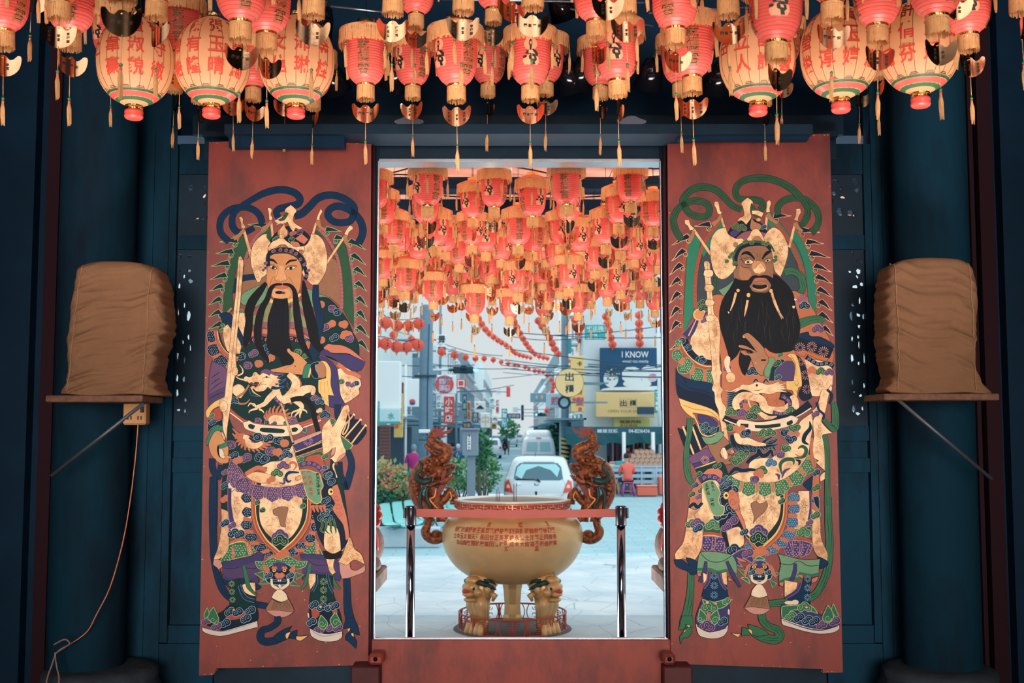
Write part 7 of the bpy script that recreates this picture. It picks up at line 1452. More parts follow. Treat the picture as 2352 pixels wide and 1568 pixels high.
# cables
CB=[(866,825,1060,838,40),(1000,832,1160,846,46),(866,838,1010,868,38),(1045,898,1150,884,50),(1190,762,1530,772,36),(1190,800,1530,842,38),(1190,834,1530,852,39),(1190,846,1530,866,40),(1280,862,1530,826,37),(1190,826,1420,842,42),(1300,770,1530,730,36),(1340,852,1530,862,39),(1200,772,1300,776,44),(1380,840,1530,846,39),(1380,836,1530,831,39),(1180,838,1300,836,44),(1160,870,1290,840,60),(1185,855,1300,856,60),(1050,790,1125,817,50)]
m_c=W((30,70,96),'cable_dark')
for i,(x0,y0,x1,y1,d) in enumerate(CB):
    a,b=pt(x0-(120 if x0<1000 else 30),y0,d),pt(x1+(90 if x1>1500 else 30),y1,d); L=[a.lerp(b,k/10)-Vector((0,0,.12*math.sin(PI*k/10))) for k in range(11)]
    tag(MB().use(m_c).tube(L,.016,5).build('overhead_cable'),'thin dark overhead cable across the street, %s listed from the left'%ORD[i],'cable','overhead cables above the street')
# round lantern strings
M_rl=mat('red_paper_ball',(255,140,118),.6,trans=.6,var=.05,vs_=6); 
def ballmesh():
    m=MB().use(M_rl).ball((0,0,0),(1,1,.92),20,12); m.use(ML['foil']).lathe([(.22,-1.02),(.26,-.9)],10,cap=True); m.lathe([(.22,1.0),(.26,.88)],10); 
    m.use(ML['ink']); 
    for k in range(3): text_on(m,'乾德宮'[k],lambda u,v,k=k:(.98*math.cos(math.asin(max(-1,min(1,(.5-k*.45)+v))))*math.sin(u),-1.02*math.sqrt(max(.05,1-((.5-k*.45)+v)**2))*math.cos(u),((.5-k*.45)+v)*.95),.34,.34,.02)
    m.use(ML['fr']).tube([(0,0,-1.0),(0,0,-1.35)],[.12,.16],8); o=m.build('ball'); me=o.data; bpy.data.objects.remove(o); return me
BM_=ballmesh()
STR=[('upper big row at the left edge',[(858,722,15),(886,741,15),(912,748,14),(938,748,14),(962,743,14)]),('lower big row at the left edge',[(864,758,12),(862,787,15),(886,789,15),(911,796,14.5),(934,797,13.5),(960,792,14.5)]),('small pair between the left rows',[(904,769,10),(945,779,9)]),
('long thin string receding to the centre',[(1014,808,10),(1044,815,9.5),(1069,820,8),(1092,823,7.2),(1112,823,6.8),(1133,826,6.4),(1151,831,5.6),(1167,835,5.2),(1182,838,4.6),(1191,839,4.4)]),
('small drooping string left of the round sign',[(1206,843,5),(1215,847,4.4),(1228,851,5.2),(1238,852,5),(1248,854,4.8),(1258,862,5.2),(1267,871,5.4),(1271,881,5),(1271,889,5),(1269,897,5),(1266,905,4.6),(1256,942,6),(1262,962,5)]),]
def chain(name,P,r0,r1):
    C=cr_open(P,14); out=[]; acc=0; L=sum((C[i]-C[i-1]).length for i in range(1,len(C))); s=0; nxt=0
    for i in range(1,len(C)):
        s+=(C[i]-C[i-1]).length
        if s>=nxt: r=r0+(r1-r0)*s/L; out.append((C[i][0],C[i][1],r)); nxt=s+r*1.55
    STR.append((name,out))
chain('first long hanging string right of the left pole',[(1098,730),(1118,760),(1145,782),(1168,796),(1186,812),(1220,822)],8.5,4.5)
chain('second long hanging string above the street',[(1180,738),(1194,765),(1212,794),(1232,815),(1262,824)],9,5)
chain('third long hanging string left of the round sign',[(1236,735),(1262,775),(1276,805),(1300,828),(1322,826),(1334,806)],9.5,7)
chain('fourth long hanging string above the round sign',[(1320,732),(1332,775),(1348,808),(1368,824),(1379,806)],9.5,8)
chain('fifth long hanging string right of the street sign',[(1392,725),(1400,765),(1410,800),(1424,824)],10,9)
chain('sixth long hanging string at the billboard',[(1468,722),(1468,760),(1470,795),(1473,818)],10,9)
chain('last string at the right edge',[(1518,800),(1522,812)],10,9)
for nm,L in STR:
    pts=[]
    for i,(x,y,r) in enumerate(L):
        d=min(.155*2570/r,70); p=pt(x,y,d); o=link('paper_lantern',BM_,None,p); k=r/2570*d; o.scale=(k,k,k); o.rotation_euler=(0,0,R.uniform(-.5,.5)); pts.append(p+Vector((0,0,k)))
        tag(o,'round red paper lantern, %s on the %s'%((ORD+['twenty first','twenty second','twenty third','twenty fourth','twenty fifth','twenty sixth'])[i],nm),'lantern','round red paper lanterns on strings')
    if len(pts)>1: tag(MB().use(m_c).tube(pts,.012,4).build('lantern_wire'),'thin wire carrying the '+nm,'wire','lantern wires')
# ---------------------------------------------------------------- plants
def leafy(mb,c,r,n,mats,ls,rr):
    for k in range(n):
        d=Vector((rr.gauss(0,1),rr.gauss(0,1),rr.gauss(0,1))).normalized(); q=rr.uniform(.55,1)**.6*(1+.25*mnoise.noise(d*2.5)); p=Vector((c[0]+d.x*r[0]*q,c[1]+d.y*r[1]*q,c[2]+d.z*r[2]*q))
        mb.use(mats[rr.randrange(len(mats))] if p.z<c[2]+r[2]*.35 else mats[-1-rr.randrange(2)]); a=Vector((rr.uniform(-1,1),rr.uniform(-1,1),rr.uniform(-.6,.8))).normalized(); b=a.orthogonal().normalized(); b.rotate(Matrix.Rotation(rr.uniform(0,6.3),3,a)); l=ls*rr.uniform(.6,1.3)
        mb.add([p,p+a*l*.5+b*l*.25,p+a*l,p+a*l*.5-b*l*.25],[(0,1,2,3)])
def shrub(label,x,y,d,rx,rz,n,mats,ls=.12,zb_=-.7,stem=True,name='shrub'):
    c=pt(x,y,d); t=thing(name,(c.x,d,zb_),label,'shrub','planting at the plaza edge'); h=c.z-zb_; rr=random.Random(int(x*7+y)); m=MB(); leafy(m,(0,0,h),(rx,rx*.8,rz),n,mats,ls,rr); m.build('foliage',t)
    m=MB().use(W((110,90,76),'bark',.9))
    for k in range(6): a=k*1.05; m.tube([(0,0,0),(.1*math.cos(a),.1*math.sin(a),h*.5),(rx*.5*math.cos(a),rx*.5*math.sin(a),h)],[.03,.02,.008],5)
    m.build('stems',t)
g1=W((46,128,92),'leaf_green',trans=.3);g2=W((92,160,110),'leaf_mid',trans=.3);g3=W((30,92,80),'leaf_dark');g4=W((226,150,120),'leaf_rust',trans=.3);g5=W((150,190,130),'leaf_light',trans=.3)
shrub('dense shrub with rusty young leaves behind the turquoise chairs',880,1108,23,.62,.42,1500,[g1,g3,g2,g4,g5]); shrub('green shrub right of the rusty one, before the red box',912,1140,22.5,.5,.35,900,[g1,g2,g3,g4,g2]); shrub('low green shrub at the left door edge',872,1165,22,.4,.3,500,[g1,g2,g3,g1])
shrub('loose pale green shrub behind the burner rim',1060,1090,28.5,.62,.42,900,[g2,g5,g1,g5],.12); shrub('pale green shrub right of the grey post',1110,1085,27.5,.42,.50,700,[g2,g5,g1],.12); shrub('slim upright sapling right of the post box',1107,1035,26.5,.22,.48,420,[g1,g3,g2],.14); shrub('dark green street tree behind the white van',1288,1010,62,.8,1.0,700,[g3,g1],.3)
shrub('small street tree far down the left side',1168,985,95,.9,.8,500,[g2,g1],.3)
struct('planter_curb',MB().use(W((186,206,216),'curb_concrete',.7,var=.08)).box((-5.2,21.0,-.7),(-1.35,21.35,-.33),.02),'pale concrete planter curb behind the turquoise chairs','curb')
struct('planter_curb_far',MB().use(W((186,206,216),'curb_concrete')).box((-1.3,25.5,-.7),(.2,25.8,-.5),.02),'low curb below the grey post','curb')
tag(MB().use(C_red).box((X(934,1130,24),24,-.7),(X(951,1130,24),24.4,Z(1106,24)),.02).build('red_box'),'faded red box standing behind the left dragon','box')
# post box sign
t=thing('post_sign',(X(1082,1100,25),25,-.7),'grey box sign with vertical white plate on a square post','sign'); mg=W((126,140,158),'sign_grey',.6)
MB().use(mg).box((-.09,0,0),(.09,.16,Z(1044,25)+.7)).build('post',t); zz=lambda y:Z(y,25)+.7; x_=lambda x:(x-1082)/2570*25
m=MB().use(mg); m.box((x_(1062),-.1,zz(1046)),(x_(1098),.3,zz(988)),.01); m.box((x_(1057),-.16,zz(988)),(x_(1101),.36,zz(983)),.01); m.build('box',t)
m=MB().use(C_ink); m.box((x_(1072.5),-.106,zz(1034)),(x_(1082.5),-.1,zz(999))); m.use(C_w); m.box((x_(1073.3),-.108,zz(1033)),(x_(1081.7),-.104,zz(1000))); m.use(C_ink); vtext(m,'清水岩福德祠',lambda u,v:(x_(1077.5)+u,-.11,zz(1016.5)+v),.052,.06,bold=.02); m.build('plate',t)
# turquoise chairs
M_tq=mat('turquoise_plastic',(140,214,214),.35); 
def seat_mesh():
    m=MB().use(M_tq); prof=[(-.22,.40),(-.2,.425),(-.05,.41),(.1,.405),(.18,.44),(.22,.54),(.25,.68),(.27,.80),(.26,.82)]; P=cr_open(prof,4); n=10; V=[]
    for i,p in enumerate(P):
        w_=.22*(1-.12*max(0,i/len(P)-.5)*2)*(1-.3*max(0,i/len(P)-.93)*14)
        for k in range(n+1):
            s=-1+2*k/n; V.append((s*w_,p[0]-(.03*s*s if i>len(P)*.5 else 0),p[1]+(.03*s*s if i<=len(P)*.5 else 0)))
    L=len(P); fs=[(i*(n+1)+k,i*(n+1)+k+1,(i+1)*(n+1)+k+1,(i+1)*(n+1)+k) for i in range(L-1) for k in range(n)]; m.add(V,fs,True); m.add([(a,b+.012,c-.012) for a,b,c in V],[tuple(reversed(f)) for f in fs],True); o=m.build('s'); me=o.data; bpy.data.objects.remove(o); return me
SM=seat_mesh()
def bench(label,p,rz,n,legs):
    t=thing('seat_row',p,label,'chairs',None,rz); 
    for k in range(n): link('seat',SM,t,(k*.5,0,0))
    MB().use(C_gy).box((-.2,-.03,.34),((n-1)*.5+.2,.03,.385)).build('rail',t)
    for q in legs:
        m=MB().use(C_gy)
        for s in (-1,1): m.tube([(q,0,.36),(q+.0,s*.24,.02)],.016,6)
        m.tube([(q,-.26,.015),(q,.26,.015)],.018,6); m.build('leg',t)
bench('row of turquoise plastic chairs on the plaza left of the burner',(gp(905,1262).x,gp(905,1258).y,-.7),1.2,5,(.35,1.7)); bench('turquoise chair pair behind the left end of the red belt',(gp(1030,1215).x,gp(1030,1215).y,-.7),1.2,2,(.25,))
# ---------------------------------------------------------------- vehicles
def car(name,label,x,y,slices,paint,rz=0,cat='car',glassz=None,extra=None,group=None):
    """slices: (z, half width, rear y, front y, corner)"""
    t=thing(name,(x,y,-.7),label,cat,group,rz); S=[]
    P=cr_open([tuple(s)+(0,) if len(s)==4 else tuple(s) for s in [ (a,b,c) for a,b,c in [(q[0],q[1],q[2]) for q in slices]]],3)
    Q=cr_open([(q[0],q[3],q[4]) for q in slices],3); n=9; V=[]
    for p,q in zip(P,Q):
        z,hw,yr=p; yf,rc=q[1],q[2]; ring=[]
        for cx,cy,a0 in ((hw-rc,yr+rc,-PI/2),(hw-rc,yf-rc,0),(-hw+rc,yf-rc,PI/2),(-hw+rc,yr+rc,PI)):
            for k in range(n): a=a0+PI/2*k/(n-1); ring.append((cx+rc*math.cos(a),cy+rc*math.sin(a),z))
        V+=ring
    N=4*n; L=len(P); fs=[(i*N+k,i*N+(k+1)%N,(i+1)*N+(k+1)%N,(i+1)*N+k) for i in range(L-1) for k in range(N)]+[tuple((L-1)*N+k for k in range(N)),tuple(range(N-1,-1,-1))]
    MB().use(paint).add(V,fs,True).build('body',t)
    def itp(z):
        for i in range(L-1):
            if P[i][0]<=z<=P[i+1][0]: k=(z-P[i][0])/((P[i+1][0]-P[i][0]) or 1); return P[i].lerp(P[i+1],k),Q[i].lerp(Q[i+1],k)
        return P[-1],Q[-1]
    def rear(u,z,o=.01):
        p,q=itp(z); hw,yr,rc=p[1],p[2],q[2]; e=abs(u)-(hw-rc)
        if e<=0: return (u,yr-o,z)
        e=min(e,rc*.98); return (math.copysign(hw-rc+e+ (o*.5 if e>rc*.7 else 0),u),yr+rc-math.sqrt(max(0,rc*rc-e*e))-o,z)
    def side(s,yy,z,o=.012): p,q=itp(z); return (s*(p[1]+o),yy,z)
    def patch(mt,pts,f,par,nm,sub=6,th=0):
        m=MB().use(mt); tri=tessellate_polygon([[Vector((a,b,0)) for a,b in pts]]); bm=bmesh.new(); bv=[bm.verts.new((a,b,0)) for a,b in pts]
        for t_ in tri: bm.faces.new([bv[i] for i in t_])
        xs=[a for a,b in pts]; zs=[b for a,b in pts]
        for lo,hi,ax in ((min(xs),max(xs),0),(min(zs),max(zs),1)):
            k=lo+.06
            while k<hi: bmesh.ops.bisect_plane(bm,geom=bm.verts[:]+bm.edges[:]+bm.faces[:],plane_co=((k,0,0),(0,k,0))[ax],plane_no=((1,0,0),(0,1,0))[ax]); k+=.06
        bm.verts.index_update(); m.add([f(v.co.x,v.co.y) for v in bm.verts],[tuple(v.index for v in q.verts) for q in bm.faces],True); bm.free(); return m.build(nm,par)
    for sx in (-1,1):
        for yy in (slices[0][2]+.75,slices[0][3]-.75):
            m=MB().use(W((26,34,44),'tyre',.8)); m.lathe([(.2,-.1),(.31,-.1),(.33,-.06),(.33,.06),(.31,.1),(.2,.1)],20); m.use(M_metal).lathe([(0,-.09),(.2,-.08),(.2,.08),(0,.09)],14); o=m.build('wheel',t,loc=(sx*(slices[1][1]-.12),yy,.33)); o.rotation_euler=(0,PI/2,0)
    extra(t,rear,side,patch); return t
P_wh=mat('white_car_paint',(214,222,228),.25,coat=.6); G_d=mat('dark_car_glass',(44,96,116),.08,spec=.8); G_t=mat('tail_lamp_red',(226,70,60),.2,coat=.5); G_l=mat('pale_car_glass',(150,196,206),.1)
hs=[(.22,.70,.10,3.60,.2),(.30,.80,.0,3.7,.25),(.55,.845,-.03,3.72,.3),(.80,.85,.0,3.70,.32),(.98,.83,.08,3.55,.34),(1.05,.80,.14,2.7,.34),(1.25,.73,.28,2.3,.34),(1.42,.66,.45,1.9,.32),(1.50,.58,.62,1.7,.3),(1.525,.42,.8,1.5,.25)]
def hatch(t,rear,side,patch):
    patch(G_d,[(-.60,1.00),(-.52,.97),(.52,.97),(.60,1.00),(.55,1.28),(.46,1.37),(-.46,1.37),(-.55,1.28)],rear,t,'rear_window')
    patch(W((160,214,222),'window_reflection',.1),[(-.56,1.08),(-.40,1.0),(-.30,1.2),(.0,1.30),(.3,1.2),(.46,1.04),(.52,1.24),(.42,1.345),(-.42,1.345),(-.52,1.26)],lambda u,z:rear(u,z,.016),t,'window_reflection')
    for s in (-1,1):
        o=patch(G_t,[(s*a,b) for a,b in ((.60,.66),(.82,.70),(.80,.92),(.72,.98),(.66,.84))],lambda u,z:rear(u,z,.018),t,'tail_lamp'); patch(W((250,190,170),'lamp_lens',.2),[(s*a,b) for a,b in ((.68,.78),(.76,.78),(.75,.86),(.70,.86))],lambda u,z:rear(u,z,.024),o,'lens')
        patch(G_d,[(.55,1.03),(1.3,1.03),(1.5,1.38),(.85,1.38)],lambda a,z,s=s:side(s,a,z),t,'side_window')
    m=MB().use(W((20,40,54),'wiper_black')); m.tube([rear(-.55,.99,.03),rear(-.1,.985,.04),rear(.05,.93,.03)],.012,5); m.tube([rear(.05,.93,.02),rear(-.03,1.0,.04)],.016,5); m.build('wiper',t)
    MB().use(M_metal).ball(rear(-.04,.87,.01),(.06,.02,.045),12,8).build('badge',t); MB().use(W((20,50,60),'lock_dark')).ball(rear(-.05,.66,.0),(.03,.02,.05),10,8).build('lock',t)
    m=MB().use(W((150,176,188),'panel_gap')); pth=[rear(-.58,1.0,.004),rear(-.66,.85,.004),rear(-.6,.62,.004),rear(-.48,.55,.004),rear(.48,.55,.004),rear(.6,.62,.004),rear(.66,.85,.004),rear(.58,1.0,.004)]; m.tube(pth,.006,4); m.build('hatch_gap',t)
    patch(W((236,240,240),'sticker_white'),[(-.55,.86),(-.42,.86),(-.42,.93),(-.55,.93)],lambda u,z:rear(u,z,.02),t,'sticker'); patch(W((232,240,240),'plate_white'),[(-.17,.42),(.17,.42),(.17,.52),(-.17,.52)],lambda u,z:rear(u,z,.02),t,'number_plate')
    patch(P_wh,[(-.4,1.40),(.4,1.40),(.38,1.45),(-.38,1.45)],lambda u,z:rear(u,z,.05),t,'spoiler'); MB().use(C_ink).tube([(-.1,.9,1.5),(-.1,1.0,1.62)],.008,5).build('aerial',t)
car('hatchback_car','small white hatchback with red tail lamps parked just past the burner',X(1236,1100,27.2),27.2,hs,P_wh,-.06,extra=hatch)
vsl=[(.25,.70,.05,4.0,.15),(.4,.80,.0,4.2,.18),(.9,.82,.0,4.3,.2),(1.15,.82,.02,4.1,.22),(1.5,.77,.06,3.6,.22),(1.72,.72,.10,3.4,.24),(1.80,.66,.14,3.3,.24),(2.0,.62,.2,3.0,.26),(2.12,.55,.35,2.8,.26),(2.16,.4,.5,2.6,.2)]
def van(t,rear,side,patch):
    for s in (-1,1):
        patch(G_l,[(s*a,b) for a,b in ((.06,1.14),(.58,1.14),(.54,1.58),(.06,1.58))],rear,t,'rear_window'); patch(G_t,[(s*a,b) for a,b in ((.70,.70),(.79,.70),(.79,.92),(.70,.92))],lambda u,z:rear(u,z,.02),t,'tail_lamp')
    patch(C_gy,[(-.74,.93),(.74,.93),(.74,.97),(-.74,.97)],lambda u,z:rear(u,z,.02),t,'bumper_line'); patch(W((170,110,130),'high_brake_lamp'),[(-.12,1.74),(.12,1.74),(.12,1.80),(-.12,1.80)],lambda u,z:rear(u,z,.02),t,'brake_lamp')
car('van','white high roof van ahead of the hatchback',X(1237,1000,54),54,vsl,P_wh,0,'van',extra=van)
def plain(t,rear,side,patch):
    patch(G_d,[(-.55,1.0),(.55,1.0),(.5,1.36),(-.5,1.36)],rear,t,'rear_window')
    for s in (-1,1): patch(G_t,[(s*.62,.72),(s*.8,.74),(s*.78,.9),(s*.66,.88)],lambda u,z:rear(u,z,.02),t,'tail_lamp')
for px,d,c,l in ((1146,118,(96,130,146),'dark silver car far down the street behind the scooter'),(1127,84,(226,236,242),'white car parked far down on the left side'),(1174,140,(200,220,230),'pale car far down the street, right of the dark silver one'),(1190,160,(226,236,242),'tiny white car near the street end'),(1163,180,(60,90,110),'tiny dark car near the street end')):
    car('parked_car',l,X(px,1020,d),d,hs,mat('car_paint_%d'%d,c,.3,coat=.5),0,extra=plain,group='cars far down the street')
# ---------------------------------------------------------------- people
def skin(name,bones,m,parent,sub=2,loc=None):
    """bones: list of chains [(x,y,z,r),...]; chains share joints by equal coordinates"""
    idx={};V=[];Rr=[];E=[]
    for ch in bones:
        prev=None
        for x,y,z,r in ch:
            k=(round(x,4),round(y,4),round(z,4))
            if k not in idx: idx[k]=len(V); V.append((x,y,z)); Rr.append(r)
            if prev is not None and prev!=idx[k]: E.append((prev,idx[k]))
            prev=idx[k]
    me=bpy.data.meshes.new(name); me.from_pydata(V,E,[]); o=bpy.data.objects.new(name,me); COL.objects.link(o)
    s=o.modifiers.new('s','SKIN'); 
    for i,sv in enumerate(me.skin_vertices[0].data): r=Rr[i]; sv.radius=(r if not isinstance(r,tuple) else r[0],r if not isinstance(r,tuple) else r[1]); sv.use_root=(i==0)
    q=o.modifiers.new('u','SUBSURF'); q.levels=q.render_levels=sub
    dg=bpy.context.evaluated_depsgraph_get(); dg.update(); m2=bpy.data.meshes.new_from_object(o.evaluated_get(dg)); bpy.data.objects.remove(o)
    for p in m2.polygons: p.use_smooth=True
    m2.materials.clear(); m2.materials.append(m); return link(name,m2,parent,loc)
SKN=W((214,150,124),'skin_tone',.6)
def head(t,c,r=.105,hair=(24,34,44),face=-1):
    x,y,z=c
    m=MB().use(W(hair,'hair_%d_%d'%(hair[0],hair[1]),.7)).ball((x,y-.012*face*-1*-1,z+.02),(r*.86,r*.98,r*1.08),14,10); m.build('hair',t)
def seated(p,label,rz):
    t=thing('person',p,label,'person',None,rz)
    # facing local +y, seat height .45, seen from behind
    hip=(0,0,.52,.13)
    skin('body',[[hip,(0,.02,.70,.13),(0,.04,.90,.14),(0,.06,1.02,.10),(0,.09,1.09,.055),(0,.11,1.16,.075),(0,.13,1.24,.095),(0,.13,1.31,.07)],
      [hip,(-.13,.06,.52,.09),(-.24,.34,.50,.075),(-.22,.42,.47,.06),(-.22,.36,.22,.05),(-.22,.34,.07,.035),(-.22,.40,.035,.04),(-.22,.50,.03,.025)],
      [hip,(.13,.06,.52,.09),(.20,.36,.50,.075),(.20,.44,.47,.06),(.20,.40,.22,.05),(.20,.38,.07,.035),(.20,.44,.035,.04),(.20,.54,.03,.025)],
      [(0,.04,.90,.14),(-.17,.05,.98,.06),(-.22,.10,.80,.045),(-.20,.28,.68,.035),(-.16,.42,.68,.03),(-.15,.47,.68,.025)],[(0,.04,.90,.14),(.17,.05,.98,.06),(.22,.10,.80,.045),(.20,.28,.70,.035),(.14,.42,.70,.03),(.12,.48,.70,.025)]],SKN,t)
    skin('shirt',[[(0,-.01,.50,.155),(0,0,.62,.165),(0,.01,.78,.165),(0,.03,.92,.16),(0,.05,1.02,.10),(0,.07,1.06,.07)],[(0,.03,.92,.16),(-.17,.05,.98,.085),(-.23,.09,.84,.07),(-.235,.16,.74,.07)],[(0,.03,.92,.16),(.17,.05,.98,.085),(.23,.09,.84,.07),(.235,.16,.74,.07)]],mat('coral_shirt',(250,112,98),.8,bump=.3,bs=14),t)
    skin('shorts',[[(0,.0,.50,.16),(-.14,.1,.52,.105),(-.22,.34,.51,.09)],[(0,.0,.50,.16),(.14,.1,.52,.105),(.20,.36,.51,.09)]],W((16,42,64),'navy_shorts',.8),t)
    head(t,(0,.12,1.28),.112)
    for s in (-1,1): MB().use(SKN).ball((s*.10,.13,1.25),(.015,.025,.035),8,6).build('ear',t)
    for s in (-1,1):
        for k in range(5): MB().use(SKN).tube([(s*.14+(k-2)*.018,.47,.68),(s*.13+(k-2)*.02,.53,.67),(s*.12+(k-2)*.018,.555,.645)],[.011,.009,.006],6).build('finger',t)
    return t
st=gp(1437,1136); st=Vector((st.x,37.2,-.7))
seated(st,'person in a coral shirt and dark shorts sitting on the purple stool, seen from behind',.12)
t=thing('plastic_stool',st+Vector((.02,-.02,0)),'purple plastic stool under the person in coral shirt','stool'); M_pur=mat('purple_plastic',(190,84,150),.35)
MB().use(M_pur).box((-.17,-.17,.42),(.17,.17,.455),.02).build('seat',t)
for a in (-1,1):
    for b in (-1,1): MB().use(M_pur).tube([(a*.14,b*.14,.42),(a*.20,b*.20,0)],.028,6).build('leg',t)
m=MB().use(M_pur)
for a in (-1,1): m.tube([(a*.175,-.175,.16),(a*.175,.175,.16)],.016,5); m.tube([(-.175,a*.175,.16),(.175,a*.175,.16)],.016,5)
m.build('stretcher',t)
def stand(name,p,label,top,legs,rz=0,hh=1.62,scarf=None,hair=(24,34,44)):
    t=thing('person',p,label,'person',None,rz); k=hh/1.7
    s=lambda L:[(x*k,y*k,z*k,r*k) for x,y,z,r in L]; hip=(0,0,.92,.13)
    skin('body',[s([hip,(0,0,1.1,.12),(0,0,1.3,.14),(0,0,1.42,.10),(0,.01,1.5,.055),(0,.02,1.57,.09),(0,.02,1.66,.08)]),s([hip,(-.1,0,.85,.085),(-.11,.02,.48,.055),(-.11,0,.08,.04),(-.11,.12,.04,.035)]),s([hip,(.1,0,.85,.085),(.11,-.02,.48,.055),(.11,-.04,.08,.04),(.11,.08,.04,.035)]),s([(0,0,1.3,.14),(-.19,0,1.36,.055),(-.24,.02,1.1,.042),(-.2,.16,.92,.032)]),s([(0,0,1.3,.14),(.19,0,1.36,.055),(.24,.02,1.1,.042),(.2,.16,.92,.032)])],SKN,t,1)
    skin('top',[s([(0,0,.86,.15),(0,0,1.1,.145),(0,0,1.3,.155),(0,0,1.42,.11),(0,0,1.47,.07)]),s([(0,0,1.3,.155),(-.19,0,1.36,.075),(-.25,.02,1.1,.062)]),s([(0,0,1.3,.155),(.19,0,1.36,.075),(.25,.02,1.1,.062)])],top,t,1)
    skin('trousers',[s([(0,0,.92,.14),(-.1,0,.82,.1),(-.115,.02,.48,.075),(-.115,0,.12,.06)]),s([(0,0,.92,.14),(.1,0,.82,.1),(.115,-.02,.48,.075),(.115,-.04,.12,.06)])],legs,t,1); head(t,(0,.02,1.6*k),.105*k,hair)
stand('p',(X(1441,1040,42),41.9,-.7),'person in a red checked dress standing inside the shop',W((190,40,70),'dress_red'),W((190,40,70),'dress_red'))
stand('p',(X(1471,1040,41.8),41.8,-.7),'person in a white top with dark hair in the shop',C_w,C_gy); stand('p',(X(1492,1030,41.8),41.8,-.7),'person in dark clothes bending in the shop, right side',W((18,50,74),'dark_top'),W((18,50,74),'dark_top'),0,1.75)
stand('p',(X(951,1050,35.5),35.4,-.7),'person in magenta jacket and helmet beside the left pole',W((196,40,130),'magenta_jacket'),W((40,130,150),'teal_jeans'),PI,1.7,hair=(120,150,170)); stand('p',(X(1052,1050,44),44,-.7),'person in blue beside parked scooters, behind the post box',C_blue,W((14,44,66),'dark_trousers'),PI,1.6,hair=(210,225,235)); stand('p',(X(1040,1050,47),47,-.7),'person in dark jacket further back behind the post box',W((30,60,100),'jacket_slate'),C_dk,PI,1.65)
def scooter(x,d,label,rider=False,rz=0,c=(30,40,60)):
    t=thing('scooter',(x,d,-.7),label,'scooter',None,rz); mt=W((18,32,44),'scooter_tyre',.8); bp_=W(c,'scooter_body_%d'%c[0],.3)
    for y in (-.55,.6):
        o=MB().use(mt).lathe([(.14,-.05),(.24,-.05),(.26,0),(.24,.05),(.14,.05)],18).build('wheel',t,loc=(0,y,.26)); o.rotation_euler=(0,PI/2,0)
    m=MB().use(bp_); m.tube([(0,-.75,.62),(0,-.3,.6),(0,.0,.42),(0,.35,.40),(0,.5,.8),(0,.45,1.0)],[.10,.17,.15,.12,.12,.08],10); m.build('body',t)
    MB().use(W((20,36,50),'seat_black')).tube([(0,-.7,.76),(0,-.1,.76)],[.13,.15],10).build('seat',t); MB().use(M_blk).tube([(-.32,.42,1.04),(0,.45,1.0),(.32,.42,1.04)],.02,6).build('handlebar',t); MB().use(G_t).ball((0,-.84,.62),(.08,.04,.05),8,6).build('tail_lamp',t)
    return t
scooter(X(1160,1030,98),98,'scooter ridden away down the middle of the street')
t=thing('person',(X(1160,1030,98),98,-.7),'rider with white helmet on the scooter in mid street','person'); hip=(0,-.3,.85,.15)
skin('body',[[hip,(0,-.25,1.1,.15),(0,-.2,1.32,.14),(0,-.17,1.42,.06),(0,-.15,1.5,.09)],[hip,(-.18,.1,.82,.08),(-.18,.25,.45,.06)],[hip,(.18,.1,.82,.08),(.18,.25,.45,.06)],[(0,-.2,1.32,.14),(-.22,-.1,1.2,.05),(-.30,.38,1.06,.04)],[(0,-.2,1.32,.14),(.22,-.1,1.2,.05),(.30,.38,1.06,.04)]],W((20,44,64),'rider_jacket'),t,1); MB().use(C_w).ball((0,-.15,1.56),.15,12,8).build('helmet',t)
scooter(X(896,1075,33),33,'dark scooter parked by the brown shutter',rz=.9); scooter(X(1122,1040,60),60,'white and dark scooter parked at the left kerb',rz=.5,c=(206,220,228)); scooter(X(1036,1060,46),46,'parked scooter half hidden behind the left dragon',rz=.3); scooter(X(918,1070,36),36,'parked scooter beside the yellow banner',rz=1.2,c=(90,120,140))
# stall
t=thing('stall_cart',(X(1470,1100,38.6),38.6,-.7),'pale blue flat cart carrying the stacked logs','cart'); hw=1.05; m=MB().use(W((176,206,226),'cart_paint',.5))
for z in (.36,.56,.76): m.box((-hw,-.5,z),(hw,-.46,z+.12))
for x in (-1.0,-.5,0,.5,1.0): m.box((x-.03,-.52,.3),(x+.03,-.44,.95))
m.box((-hw,-.5,.9),(hw,.7,.96)); m.build('bed',t)
for x in (-.8,.8): MB().use(W((30,50,64),'cart_leg')).box((x-.05,-.4,0),(x+.05,-.3,.4)).build('leg',t)
M_log=mat('log_bark',(132,92,80),.9,bump=.5); M_end=mat('log_end',(206,164,140),.8,var=.3,vs_=30); lm=MB().use(M_log).lathe([(.088,0),(.088,.7)],14,cap=False); lm.use(M_end).lathe([(0,-.004),(.06,-.004),(.088,0)],14,cap=False); lm.use(W((226,206,190),'log_cut_mark')).add([(-.05,-.008,-.0),(.05,.008,-.006),(.05,.02,-.006),(-.05,.004,-.006)],[(0,1,2,3)]); lo=lm.build('l'); LMsh=lo.data; bpy.data.objects.remove(lo)
k=0; rown=['bottom row','second row','third row','fourth row','top row']
for r_,(n,x0) in enumerate(((9,1451),(9,1447),(8,1451),(7,1455),(4,1463))):
    for i in range(n):
        p=Vector((X(x0+i*11.6,1070,38.3),38.25,Z(1083-7-r_*9.6,38.3))); o=link('log',LMsh,None,p); o.rotation_euler=(-PI/2,0,R.uniform(-.05,.05)); tag(o,'short round log on the pale blue cart, %s, %s from the left'%(rown[r_],ORD[i]),'log','stacked logs on the stall cart')
